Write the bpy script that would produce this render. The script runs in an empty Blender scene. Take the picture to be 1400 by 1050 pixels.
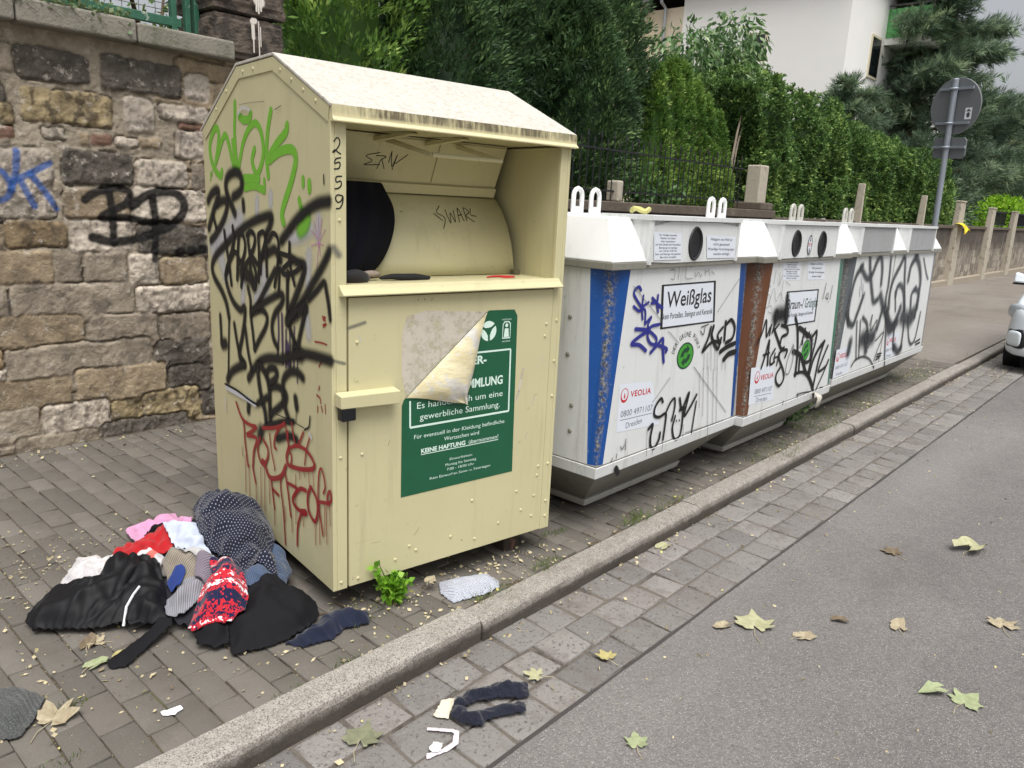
import bpy, bmesh, math, random
import numpy as np
from mathutils import Matrix, Vector
random.seed(7); RNG = np.random.default_rng(11)
sc = bpy.context.scene
COL = sc.collection
PI = math.pi

# ------------------------------------------------------------------ node materials
def srgb(r, g, b):
    f = lambda c: (c/255)/12.92 if c <= 10 else ((c/255+.055)/1.055)**2.4
    return (f(r), f(g), f(b), 1.0)

class NT:
    def __init__(s, name):
        s.m = bpy.data.materials.new(name); s.m.use_nodes = True
        s.t = s.m.node_tree; s.t.nodes.clear()
        s.out = s.t.nodes.new('ShaderNodeOutputMaterial')
        s.tc = None
    def n(s, typ, inp=None, **props):
        nd = s.t.nodes.new('ShaderNode' + typ)
        for k, v in props.items(): setattr(nd, k, v)
        for k, v in (inp or {}).items():
            sk = nd.inputs[k]
            if isinstance(v, bpy.types.NodeSocket): s.t.links.new(v, sk)
            else: sk.default_value = v
        return nd
    def obj(s):
        if s.tc is None: s.tc = s.n('TexCoord')
        return s.tc.outputs['Object']
    def mapped(s, scale, vec=None):
        return s.n('Mapping', {'Vector': vec or s.obj(), 'Scale': scale}).outputs[0]
    def noise(s, scale, detail=4, rough=.55, vec=None, dist=0.):
        return s.n('TexNoise', {'Vector': vec or s.obj(), 'Scale': scale, 'Detail': detail, 'Roughness': rough, 'Distortion': dist}).outputs['Fac']
    def ramp(s, fac, a, b, lo=0., hi=1.):
        r = s.n('MapRange', {'Value': fac, 'From Min': a, 'From Max': b, 'To Min': lo, 'To Max': hi}); r.clamp = True
        return r.outputs[0]
    def mix(s, fac, a, b, blend='MIX'):
        m = s.n('Mix', data_type='RGBA', blend_type=blend)
        for i, v in ((0, fac), (6, a), (7, b)):
            if isinstance(v, bpy.types.NodeSocket): s.t.links.new(v, m.inputs[i])
            else: m.inputs[i].default_value = v
        return m.outputs[2]
    def math(s, op, a, b=0.):
        m = s.n('Math', operation=op)
        for i, v in ((0, a), (1, b)):
            if isinstance(v, bpy.types.NodeSocket): s.t.links.new(v, m.inputs[i])
            else: m.inputs[i].default_value = v
        return m.outputs[0]
    def attr(s, name, out='Fac'):
        return s.n('Attribute', attribute_name=name).outputs[out]
    def finish(s, col, rough=.6, bump=None, bstr=.2, bdist=.01, metal=0., spec=.5, alpha=None, sheen=0.):
        p = s.n('BsdfPrincipled', {'Base Color': col, 'Roughness': rough, 'Metallic': metal, 'Specular IOR Level': spec})
        if sheen: p.inputs['Sheen Weight'].default_value = sheen
        if bump is not None:
            b = s.n('Bump', {'Height': bump, 'Strength': bstr, 'Distance': bdist})
            s.t.links.new(b.outputs[0], p.inputs['Normal'])
        sh = p.outputs[0]
        if alpha is not None:
            tr = s.n('BsdfTransparent')
            mx = s.n('MixShader', {0: alpha, 1: tr.outputs[0], 2: sh}); sh = mx.outputs[0]
        s.t.links.new(sh, s.out.inputs[0])
        return s.m

def plain(name, c, rough=.6, var=.12, scale=30., bump=0., bscale=None, metal=0., spec=.5, sheen=0., c2=None, c2lo=.5, c2hi=.7, c2scale=6.):
    """a base colour broken up by noise, with an optional second colour in patches and a fine bump"""
    n = NT(name); c = srgb(*c)
    d = tuple(x*(1-var) for x in c[:3]) + (1,); l = tuple(min(1, x*(1+var)) for x in c[:3]) + (1,)
    col = n.mix(n.noise(scale, 5), d, l)
    if c2: col = n.mix(n.ramp(n.noise(c2scale, 6, .65), c2lo, c2hi), col, srgb(*c2))
    b = n.noise(bscale or scale*3, 5) if bump else None
    return n.finish(col, rough, b, bump, metal=metal, spec=spec, sheen=sheen)

# ------------------------------------------------------------------ meshes and objects
def link(o, parent=None):
    COL.objects.link(o)
    if parent is not None: o.parent = parent
    return o

def np_mesh(name, V, F, mats, parent=None, smooth=False, attrs=None, midx=None, loc=None):
    """V (n,3); F (m,k) array of equal polygons, or a list of tuples"""
    me = bpy.data.meshes.new(name); V = np.asarray(V, np.float32)
    if isinstance(F, np.ndarray):
        m, k = F.shape
        me.vertices.add(len(V)); me.vertices.foreach_set('co', V.ravel())
        me.loops.add(m*k); me.loops.foreach_set('vertex_index', F.astype(np.int32).ravel())
        me.polygons.add(m); me.polygons.foreach_set('loop_start', np.arange(0, m*k, k, dtype=np.int32))
        me.update(calc_edges=True)
    else:
        me.from_pydata([tuple(v) for v in V], [], [tuple(int(i) for i in f) for f in F]); me.update()
    for mm in (mats if isinstance(mats, (list, tuple)) else [mats]): me.materials.append(mm)
    if midx is not None: me.polygons.foreach_set('material_index', np.asarray(midx, np.int32))
    if smooth: me.polygons.foreach_set('use_smooth', np.ones(len(me.polygons), bool))
    for an, av in (attrs or {}).items():
        av = np.asarray(av, np.float32)
        if av.ndim == 1:
            a = me.attributes.new(an, 'FLOAT', 'POINT'); a.data.foreach_set('value', av)
        elif av.shape[1] == 3:
            a = me.attributes.new(an, 'FLOAT_VECTOR', 'POINT'); a.data.foreach_set('vector', av.ravel())
        else:
            a = me.attributes.new(an, 'FLOAT_COLOR', 'POINT'); a.data.foreach_set('color', av.ravel())
    o = bpy.data.objects.new(name, me)
    if loc is not None: o.location = loc
    return link(o, parent)

class B:
    """collects simple shapes into ONE mesh; mat index per shape"""
    def __init__(s): s.v = []; s.f = []; s.m = []
    def add(s, V, F, mi=0):
        k = len(s.v); s.v += [tuple(map(float, p)) for p in V]; s.f += [tuple(i+k for i in f) for f in F]; s.m += [mi]*len(F); return s
    def box(s, x0, x1, y0, y1, z0, z1, mi=0):
        V = [(x, y, z) for z in (z0, z1) for y in (y0, y1) for x in (x0, x1)]
        return s.add(V, [(0,2,3,1),(4,5,7,6),(0,1,5,4),(2,6,7,3),(0,4,6,2),(1,3,7,5)], mi)
    def prism(s, P, Q, mi=0):
        """two matching rings of 3-D points"""
        n = len(P)
        F = [tuple(range(n))[::-1], tuple(range(n, 2*n))] + [(i, (i+1) % n, n+(i+1) % n, n+i) for i in range(n)]
        return s.add(list(P)+list(Q), F, mi)
    def ext_x(s, yz, x0, x1, mi=0): return s.prism([(x0, y, z) for y, z in yz], [(x1, y, z) for y, z in yz], mi)
    def ext_y(s, xz, y0, y1, mi=0): return s.prism([(x, y0, z) for x, z in xz], [(x, y1, z) for x, z in xz], mi)
    def ext_z(s, xy, z0, z1, mi=0): return s.prism([(x, y, z0) for x, y in xy], [(x, y, z1) for x, y in xy], mi)
    def tube(s, pts, r, n=8, mi=0, closed=False):
        pts = [Vector(p) for p in pts]; R = r if isinstance(r, (list, tuple)) else [r]*len(pts)
        V = []; up = Vector((0, 0, 1)); m = len(pts)
        for i, p in enumerate(pts):
            d = (pts[(i+1) % m]-pts[i-1]) if closed else (pts[min(i+1, m-1)]-pts[max(i-1, 0)])
            d.normalize()
            if i == 0:
                a = d.cross(up)
                if a.length < .05: a = d.cross(Vector((1, 0, 0)))
            else: a = prev_a-d*prev_a.dot(d)
            a.normalize(); prev_a = a; b = a.cross(d)
            V += [p + R[i]*(math.cos(2*PI*k/n)*a + math.sin(2*PI*k/n)*b) for k in range(n)]
        F = []
        for i in range(m if closed else m-1):
            j = (i+1) % m
            F += [(i*n+k, i*n+(k+1) % n, j*n+(k+1) % n, j*n+k) for k in range(n)]
        if not closed: F += [tuple(range(n))[::-1], tuple(range((m-1)*n, m*n))]
        return s.add(V, F, mi)
    def dome(s, c, r, axis, h=.5, n=8, mi=0):
        c = Vector(c); ax = Vector(axis).normalized(); a = ax.orthogonal().normalized(); b = ax.cross(a)
        V = []; F = []
        for j in range(3):
            t = j*PI/6; rr = r*math.cos(t); zz = r*h*math.sin(t)*1.15
            V += [c+ax*zz+rr*(math.cos(2*PI*k/n)*a+math.sin(2*PI*k/n)*b) for k in range(n)]
        for j in range(2): F += [(j*n+k, j*n+(k+1) % n, (j+1)*n+(k+1) % n, (j+1)*n+k) for k in range(n)]
        F.append(tuple(range(2*n, 3*n)))
        return s.add(V, F, mi)
    def build(s, name, mats, parent=None, bevel=0., seg=2, smooth=False, loc=None):
        o = np_mesh(name, s.v, s.f, mats, parent, smooth, midx=s.m, loc=loc)
        bm = bmesh.new(); bm.from_mesh(o.data); bmesh.ops.recalc_face_normals(bm, faces=bm.faces[:]); bm.to_mesh(o.data); bm.free()
        if bevel:
            md = o.modifiers.new('bevel', 'BEVEL'); md.width = bevel; md.segments = seg; md.limit_method = 'ANGLE'; md.angle_limit = .6
        return o

def thing(name, label, cat, loc=(0, 0, 0), rz=0., group=None):
    o = bpy.data.objects.new(name, None); o.location = loc; o.rotation_euler.z = rz; o.empty_display_size = .1
    return tag(link(o), label, cat, group)
def tag(o, label, cat, group=None):
    o['label'] = label; o['category'] = cat
    if group: o['group'] = group
    return o
def kind(o, k): o['kind'] = k; return o

# ------------------------------------------------------------------ numpy noise
def vnoise(x, y, seed=0):
    xi = np.floor(x).astype(np.int64); yi = np.floor(y).astype(np.int64); fx = x-xi; fy = y-yi
    def h(a, b):
        k = (a*374761393 + b*668265263 + seed*974634541) & 0xffffffff
        k = ((k ^ (k >> 13))*1274126177) & 0xffffffff
        return ((k ^ (k >> 16)) & 0xffff)/65535.
    u = fx*fx*(3-2*fx); v = fy*fy*(3-2*fy)
    return (h(xi, yi)*(1-u)+h(xi+1, yi)*u)*(1-v)+(h(xi, yi+1)*(1-u)+h(xi+1, yi+1)*u)*v
def fbm(x, y, oct=4, seed=0, gain=.5):
    s = 0; a = 1.; t = 0
    for i in range(oct):
        s = s+a*vnoise(x*2**i, y*2**i, seed+i*17); t += a; a *= gain
    return s/t
def sstep(a, b, x):
    t = np.clip((x-a)/(b-a), 0, 1); return t*t*(3-2*t)

# ------------------------------------------------------------------ painted strokes
def smooth_path(P, per=6):
    P = np.asarray(P, float)
    if len(P) < 3:
        t = np.linspace(0, 1, 4)[:, None]; return P[0]*(1-t)+P[1]*t
    Q = np.vstack([2*P[0]-P[1], P, 2*P[-1]-P[-2]]); out = []
    for i in range(1, len(Q)-2):
        t = np.linspace(0, 1, per, endpoint=False)[:, None]
        a, b, c, d = Q[i-1], Q[i], Q[i+1], Q[i+2]
        out.append(.5*(2*b+(c-a)*t+(2*a-5*b+4*c-d)*t**2+(3*b-a-3*c+d)*t**3))
    out.append(P[-1:]); return np.vstack(out)

def paint(name, strokes, place, mats, parent, lift=.0012):
    """strokes: (colour, hardness, width 1/10 mm, flat list of 1/10 mm); place(a, b, h) -> 3-D"""
    V = []; F = []; M = []; D = []; H = []
    keys = list(mats)
    for si, (c, hard, w, pts) in enumerate(strokes):
        P = smooth_path(np.array(pts, float).reshape(-1, 2)*1e-4)
        r = w*.5e-4*(1.22 if hard > .5 else 1.72 if hard > 0 else 1.3 if hard == 0 else 1.0); hh = 0. if hard < 0 else hard if hard > .5 else hard*.55
        T = np.gradient(P, axis=0); T /= np.maximum(np.linalg.norm(T, axis=1), 1e-9)[:, None]
        N = np.stack([-T[:, 1], T[:, 0]], 1); n = len(P); k0 = len(V)
        ww = r*np.ones(n)
        for i in range(n):
            h = lift+si*3.5e-5+i*2e-6
            for o, d in ((-1, 1.), (0, 0.), (1, 1.)):
                q = P[i]+N[i]*o*ww[i]; V.append(place(q[0], q[1], h)); D.append(d); H.append(hh)
        for i in range(n-1):
            a = k0+3*i
            F += [(a, a+1, a+4, a+3), (a+1, a+2, a+5, a+4)]; M += [keys.index(c)]*2
        for end, sg in ((0, -1), (n-1, 1)):            # round caps
            c0 = k0+3*end+1; prev = k0+3*end+(2 if sg < 0 else 0); h = lift+si*3.5e-5+end*2e-6
            a0 = math.atan2(N[end][1], N[end][0])
            steps = 5
            for j in range(1, steps+1):
                ang = a0+PI*j/steps if sg < 0 else a0+PI+PI*j/steps
                if j == steps: cur = k0+3*end+(0 if sg < 0 else 2)
                else:
                    q = P[end]+r*np.array([math.cos(ang), math.sin(ang)]); V.append(place(q[0], q[1], h)); D.append(1.); H.append(hh); cur = len(V)-1
                F.append((c0, prev, cur)); M.append(keys.index(c)); prev = cur
    return np_mesh(name, V, F, [mats[k] for k in keys], parent, midx=M, attrs={'d': D, 'hard': H})

def spray_mat(name, c, rough=.5, op=1.):
    """paint that thins out towards the edge of the stroke the way spray does"""
    n = NT(name)
    d = n.attr('d'); hd = n.attr('hard')
    dn = n.math('ADD', d, n.math('MULTIPLY', n.math('SUBTRACT', n.noise(420, 2), .5), n.math('MULTIPLY', n.math('SUBTRACT', 1., hd), .5)))
    a = n.math('DIVIDE', n.math('SUBTRACT', 1., dn), n.math('MAXIMUM', n.math('SUBTRACT', 1., hd), .04))
    cl = n.n('Clamp', {0: a}).outputs[0]
    sm = n.math('MULTIPLY', n.math('MULTIPLY', cl, cl), n.math('SUBTRACT', 3., n.math('MULTIPLY', cl, 2.)))
    wear = n.ramp(n.noise(55, 6, .7), .25, .36, .55, 1.)
    al = n.math('MULTIPLY', n.math('MULTIPLY', sm, wear), op)
    col = n.mix(n.noise(40, 4), tuple(x*.8 for x in srgb(*c)[:3])+(1,), srgb(*c))
    return n.finish(col, rough, alpha=al)

# ------------------------------------------------------------------ lettering
def glyphs(txt, bold=0., spacing=1.):
    cu = bpy.data.curves.new('letters', 'FONT'); cu.body = txt; cu.size = 1.; cu.offset = bold; cu.space_character = spacing; cu.resolution_u = 3
    o = bpy.data.objects.new('letters', cu); COL.objects.link(o)
    me = bpy.data.meshes.new_from_object(o.evaluated_get(bpy.context.evaluated_depsgraph_get()))
    V = np.empty(len(me.vertices)*3, np.float32); me.vertices.foreach_get('co', V); V = V.reshape(-1, 3)[:, :2].copy()
    F = [tuple(p.vertices) for p in me.polygons]
    bpy.data.objects.remove(o); bpy.data.curves.remove(cu); bpy.data.meshes.remove(me)
    return V, F
class Letters:
    def __init__(s, place): s.b = B(); s.place = place; s.k = 0
    def line(s, txt, a, b, height=None, mi=0, bold=0., h=.0012, spacing=1.):
        """writes txt along the baseline a -> b (panel metres), fitted to that length; height = cap height"""
        V, F = glyphs(txt, bold, spacing)
        if not len(V): return s
        x0, x1 = V[:, 0].min(), V[:, 0].max(); a = np.array(a, float); b = np.array(b, float)
        L = np.linalg.norm(b-a); u = (b-a)/L; up = np.array([-u[1], u[0]])
        sx = L/max(x1-x0, 1e-6); sy = height/.7 if height else sx
        s.k += 1; hh = h+s.k*2e-5
        P = [a+u*(x-x0)*sx+up*y*sy for x, y in V]
        s.b.add([s.place(p[0], p[1], hh) for p in P], F, mi); return s
    def poly(s, pts, mi=0, h=.001):
        s.k += 1; hh = h+s.k*2e-5
        s.b.add([s.place(p[0], p[1], hh) for p in pts], [tuple(range(len(pts)))], mi); return s
    def frame(s, pts, w, mi=0, h=.001):
        pts = [np.array(p, float) for p in pts]; c = sum(pts)/len(pts); n = len(pts)
        inn = [p+(c-p)/max(np.linalg.norm(c-p), 1e-6)*w*1.4 for p in pts]
        s.k += 1; hh = h+s.k*2e-5
        s.b.add([s.place(p[0], p[1], hh) for p in pts+inn], [(i, (i+1) % n, n+(i+1) % n, n+i) for i in range(n)], mi); return s
    def ring(s, c, rx, rz, w, mi=0, h=.001, n=28, a0=0., a1=2*PI):
        s.k += 1; hh = h+s.k*2e-5; V = []; F = []
        for i in range(n+1):
            t = a0+(a1-a0)*i/n
            for q in (1., 1-w): V.append(s.place(c[0]+rx*q*math.cos(t), c[1]+rz*q*math.sin(t), hh))
        F = [(2*i, 2*i+2, 2*i+3, 2*i+1) for i in range(n)]
        s.b.add(V, F, mi); return s
    def disc(s, c, rx, rz, mi=0, h=.001, n=28):
        return s.poly([(c[0]+rx*math.cos(2*PI*i/n), c[1]+rz*math.sin(2*PI*i/n)) for i in range(n)], mi, h)
    def build(s, name, mats, parent):
        return np_mesh(name, s.b.v, s.b.f, mats, parent, midx=s.b.m)
SIDE_TAGS=[
('white',0,1252,[7859,12692,9721,11928,11217,11303]),
('white',0,538,[4757,13683,4782,13351]),
('white',0,702,[3110,12194,2073,12401,1412,12647]),
('white',0,616,[851,13012,946,12471]),
('white',0,712,[7766,10318,7862,9381]),
('white',0,655,[1606,11809,1731,10742]),
('white',0,570,[6062,13464,6103,13003]),
('white',0,617,[1857,9721,1719,9012]),
('white',0,1031,[5676,10776,5521,10160,6397,9651]),
('white',0,1131,[10436,11274,9790,10368]),
('green',0.85,263,[9706,14502,9855,14296,10393,14482,10852,14860,11066,15366,10878,15778,10418,16152,10067,16167,9921,15870,10127,15347,10393,14856]),
('green',0.85,247,[10393,14856,9976,15262,9553,15698,9170,15886,8852,15599,8539,14999,8275,14601]),
('green',0.85,228,[8387,15625,8230,14995,8157,14641]),
('green',0.85,242,[8002,17030,8048,16615,8143,15774,7935,14601,7612,15026,7226,15593,6653,16024,6022,16199,5547,15944,5318,15395,5419,14888,5930,14390,6269,14596,6414,14936,6155,15286]),
('green',0.85,272,[7615,16535,7147,16362,6620,16373,6419,16528]),
('green',0.85,248,[4544,16551,4818,16022,4988,15423,5044,14956,4976,14593,4920,14321]),
('green',0.85,293,[3196,15988,3340,15757,4073,15435,4652,15094,4905,14882]),
('green',0.85,293,[4763,14881,4003,15119,3198,15225,2690,15147,2537,14858,2819,14314,3287,13716,3623,13316,3779,12987,3659,12739]),
('green',0.85,308,[7257,14224,5843,14223]),
('green',0.85,251,[7239,13870,6224,13955,5329,13812]),
('green',0.85,206,[5300,14171,5296,13986]),
('green',0.85,199,[1988,14268,1982,14049]),
('green',0.85,257,[1512,14139,1505,13906]),
('green',0.8,235,[2309,13566,2156,13297,1999,13131]),
('green',0.3,533,[1722,12938,1894,12723,2274,12564]),
('green',0.6,105,[11068,14439,11110,14141]),
('green',0.6,90,[10900,14524,10929,14312]),
('pink',0.5,46,[850,13045,849,12611,843,12073]),
('pink',0.5,47,[1375,12581,874,12307,930,11795,1023,11376]),
('pink',0.5,46,[368,12672,759,12282,736,11811]),
('pink',0.5,46,[584,13024,753,12483]),
('pink',0.5,46,[1393,12101,878,12206,496,12166]),
('pink',0.5,46,[1164,12930,946,12471]),
('red',0.5,53,[642,9823,410,9821,605,9740,413,9716]),
('red',0.5,52,[611,9546,338,9623,574,9481]),
('red',0.5,54,[1230,8875,748,8921,319,8924]),
('red',0.5,55,[769,8233,935,8056]),
('red',0.5,67,[916,7362,961,7241]),
('red',0.5,62,[1131,7017,889,6961,813,6792]),
('red',0.5,63,[1063,6621,1069,6431]),
('red',0.5,62,[776,6689,701,6521]),
('red',0.5,50,[492,6831,462,6506]),
('purple',0.5,138,[4295,9375,4299,8590,4448,7809]),
('purple',0.5,161,[3959,9423,3961,8646,3977,7617]),
('purple',0.5,112,[3617,8895,3700,7513]),
('purple',0.5,98,[3293,8946,3276,7596]),
('purple',0.5,97,[2878,9125,3008,7493]),
('purple',0.5,84,[2663,8099,2712,7127]),
('purple',0.4,369,[3511,8332,3454,7718]),
('black',0.25,390,[8512,13518,7748,13735,7493,14054,7735,14385,8348,14463,9046,14280,9301,13951,9153,13585,8780,13226,8388,12872]),
('black',0.25,381,[11540,13270,11031,13586,10365,13748,10200,13561,10865,12902,11571,12125]),
('black',0.25,361,[10444,13152,9668,13344,9193,13254,9468,12787,10019,12338,10811,11861,11376,11604]),
('black',0.3,273,[10907,12597,10560,12094]),
('black',0.45,293,[7454,13366,7418,13070]),
('black',0.3,68,[431,14375,417,14102]),
('black',0.2,403,[49,13580,835,13492,1627,13265,2467,12920,3180,12512,3835,12109]),
('black',0.25,354,[5259,12204,4837,12606,4717,12928,5711,12809,6993,12514,8147,12128,9647,11527,10865,10975,11358,10484,11122,10055,10271,9564,9757,9092,9509,8547]),
('black',0.3,312,[9392,10580,9710,10201,9382,9624,8820,9214,8130,9025,7652,9196,7699,8722,8005,7985,8449,7116,8115,6912,7894,6777]),
('black',0.3,250,[7231,10044,7000,9575,7022,8988,6847,8258,6738,7642]),
('black',0.3,263,[6884,9050,5897,9331,5347,9146,5533,8714,6153,8163,6704,7648]),
('black',0.3,280,[4471,11010,5308,10303,6193,9555,6995,9034]),
('black',0.25,293,[6874,9155,5455,9711,4148,10147,3795,10095,4032,9759,4585,9373,4894,8893,4771,8393,4426,8132]),
('black',0.35,207,[4071,11048,4190,10238]),
('black',0.3,263,[3358,10969,3418,10254,3425,9498,3201,8961,2734,8467]),
('black',0.35,332,[3058,11547,2455,11455,1952,11393,2139,10948,2687,10269,3252,9674]),
('black',0.15,367,[66,12032,514,11559,1320,10859,2001,10281,2713,9748,3507,9200]),
('black',0.3,460,[3457,9265,2541,9698,1931,9964]),
('black',0.3,236,[1669,10251,1008,10649,469,10986,294,10699,132,10240,30,9825]),
('black',0.3,278,[1848,9939,2122,9463,2405,8900,2621,8411]),
('black',0.3,361,[5833,11351,5009,11611,4421,11733,3973,11395]),
('black',0.3,610,[7851,10602,6969,10484,6555,10284]),
('black',0.25,379,[7480,6287,6868,6804,6175,7259,5212,7565,4114,7731,3162,8007,2261,8268,1412,8368,-52,8444]),
('black',0.3,584,[2874,8328,2394,8225]),
('black',0.35,269,[8895,8327,8589,7491,8277,7059,7830,6834]),
('black',0.3,260,[7646,8345,7427,7433,7095,6759]),
('black',0.35,275,[10570,8440,10538,7246]),
('black',0.35,476,[10437,7217,10037,7309]),
('black',0.5,157,[9476,8507,9661,7260,9860,5790]),
('black',0.25,381,[9971,5720,9408,6184,8568,6556,7835,6789]),
('black',0.3,366,[6407,7066,6396,6556,6165,5833,5803,5271,5711,4819]),
('black',0.3,352,[6188,7109,5628,6841,5322,6361,5306,5606,5287,4886]),
('black',0.3,298,[5572,6895,5243,7147,4732,7249,4495,7093,4762,6813,5287,6557]),
('black',0.3,318,[5298,6408,4480,6586,3807,6511,3726,6267,4230,5904,5223,5329]),
('black',0.25,341,[2214,7405,2648,7508,3286,7418,3849,7065,4009,6648,3910,6062,3487,5494]),
('black',0.4,332,[2878,6503,2786,6169]),
('black',0.35,362,[7525,5209,7613,4896]),
('black',0.3,302,[6546,5440,5541,5932]),
('black',0.1,586,[6421,4122,6253,4367]),
('black',0.3,236,[5941,4607,5159,4927,4052,5318,3058,5572]),
('black',0.15,344,[4641,4471,3910,4784,3216,4947,2802,4921]),
('black',0.5,45,[2825,6104,2851,5596]),
('black',0.5,75,[1655,6111,1772,5698,2131,5498]),
('black',0.85,220,[9638,12103,9515,11600,9237,10853,9036,9969]),
('black',0.85,218,[8648,12326,8596,11748,9089,11079,9511,10612,9699,10289]),
('black',0.85,210,[7972,12159,8172,11363,8349,10257]),
('black',0.85,203,[7976,12118,7480,12027,7357,11590,7689,11073,8135,10950]),
('black',0.85,202,[7059,12053,6896,11262,6812,10419,6573,10079]),
('black',0.85,197,[7143,12088,6674,12255,6291,12042,6545,11571,6833,11348,6304,10714,6461,10132]),
('black',0.85,193,[5970,12160,5957,11341,6067,10418]),
('black',0.85,187,[5915,12202,5450,12307,5327,11971,5730,11360,5831,10761]),
('black',0.85,188,[5225,12016,5238,11208,5227,10704]),
('black',0.85,177,[5029,11991,4551,12315,4095,12092,4185,11301,4533,10391]),
('black',0.85,172,[3117,12067,3137,11394,2755,10646]),
('black',0.85,171,[3865,11645,2968,11572,2246,11366,2821,11059,3634,10923,3946,11098]),
('black',0.85,177,[3064,11437,3713,11120]),
('black',0.85,207,[9237,10853,8465,11341,7596,10875,6678,11280,5869,10915]),
('black',0.85,212,[7740,10571,7912,10009]),
('black',0.85,176,[3264,11052,3374,10708]),
('red',0.8,153,[8971,4910,8521,4476,8158,4318,7367,4316,6747,4396,7341,4037,7839,3759,6738,3915,7099,3283,7267,2570,7274,2485,7232,2372,7016,1897]),
('red',0.8,141,[8191,4309,8099,3834,8086,3420,7856,2476,7754,2422]),
('red',0.8,145,[6377,4054,6674,3487,6459,3061,6069,2996,5651,3382,5601,3794,6034,4048]),
('red',0.8,302,[6161,3067,5950,3010]),
('red',0.8,88,[5379,4482,5239,3818,4996,3302,4946,3081]),
('red',0.8,155,[6043,4541,4982,4820,4242,5089,3879,5295]),
('red',0.8,124,[4335,5027,4820,4518,4940,4098,4744,4019]),
('red',0.8,105,[3783,5172,3614,4660,3501,4393]),
('red',0.8,102,[3229,5499,3087,5026,2772,4711,2215,5387]),
('red',0.8,77,[1710,5293,2005,4749,2149,4167]),
('red',0.8,143,[3412,4456,2813,4700,2084,4763,1544,4599,1307,4387]),
('red',0.8,163,[1306,4403,1481,4207,2279,3943,3110,3772,3624,3735,3765,3996,3570,4390]),
('red',0.8,105,[3593,5037,3544,4381,3301,4153,3361,3836]),
('red',0.8,191,[5789,2838,5515,2634,4941,2745,4280,3073,3849,3610]),
('red',0.8,100,[4328,3018,4400,2605,4241,1951,4125,1200,4044,269]),
('red',0.8,117,[5328,2581,5184,1946,5050,1427]),
('red',0.8,127,[5212,2218,4612,2140]),
('red',0.8,122,[3913,3265,3688,2608,3478,1673]),
('red',0.8,129,[3668,2960,2896,3023]),
('red',0.8,156,[2070,3185,2561,3096,3081,2697,3267,2385,2936,2214,2437,2202]),
('red',0.8,253,[2437,2202,2107,2301]),
('red',0.8,120,[2523,2133,2845,1481,2927,673]),
('red',0.8,145,[1664,3466,1918,3016,1859,2483,1359,2222,1113,2677,1173,3161,1586,3455]),
('red',0.8,95,[636,3558,481,3855,651,4324,833,4414,993,4041,1024,3069,682,1930]),
('red',0.8,124,[985,3118,167,3367,18,3627,121,3800,307,3564,278,3258]),
('red',0.6,58,[8445,3085,8423,2879,8400,2672]),
('red',0.6,58,[8097,2761,8134,1940,8172,1108]),
('red',0.6,57,[7698,2458,7724,1729,7750,991]),
('red',0.6,56,[6961,1933,6960,1471,6958,1007]),
('red',0.6,55,[6383,2776,6422,1818,6461,844]),
('red',0.6,54,[5982,2859,6015,1932,6048,991]),
('red',0.6,53,[5527,2478,5524,1994,5521,1506]),
('red',0.6,53,[5079,1417,5065,1077,5050,735]),
('red',0.6,49,[3389,1705,3372,1381,3354,1055]),
('red',0.6,47,[2954,3529,2970,2545,2986,1544]),
('red',0.6,47,[2357,2155,2335,1918,2312,1680]),
('red',0.6,44,[1445,4147,1424,3868,1404,3588]),
('red',0.6,44,[1798,4037,1778,3755,1758,3472]),
('red',0.6,45,[1319,2237,1303,1793,1288,1343]),
('red',0.6,44,[952,2950,944,2230,936,1501]),
('red',0.6,43,[536,3168,522,2603,507,2033]),
('red',0.6,43,[390,3148,379,2441,367,1726]),
('red',0.6,42,[132,3309,113,2912,93,2513]),
('red',0.6,50,[3995,1880,3977,1571,3959,1261]),
('red',0.6,46,[2609,3822,2585,3645,2560,3468]),
('red',0.6,45,[2198,3950,2172,3812,2146,3674]),
('silver',0.7,229,[10059,5360,8755,5376,7681,5395,6764,5349]),
('black',0.7,107,[10221,5474,8742,5494,7368,5407,6561,5397]),
('silver',0.7,117,[1664,5481,1516,5347]),
('silver',0.6,75,[10199,4880,10255,4220]),
('black',0.6,40,[4574,5474,3352,5559,2128,5569]),
('black',0.6,27,[4087,16542,3546,16646]),
('grey',0.5,30,[7411,16918,6159,16913,4988,16874]),
('white',0.3,125,[7555,16589,7104,16788,6385,16673]),
]
POST_TAGS=[
('black',0.8,37,[121,15401,228,15519,316,15448,297,15291,153,15108,82,15072,154,15149,259,15085,348,15038]),
('black',0.8,40,[347,14927,186,14876,149,14747,292,14788,327,14696,273,14597,130,14573]),
('black',0.8,41,[378,14365,198,14333,197,14181,341,14213,365,14093,267,13993,141,13971]),
('black',0.8,41,[399,13767,229,13783,167,13668,245,13558,361,13610,420,13742,408,13547,316,13382,189,13362]),
('grey',0,149,[7,8451,461,8300]),
('grey',0,315,[85,12136,265,11903]),
]
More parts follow.
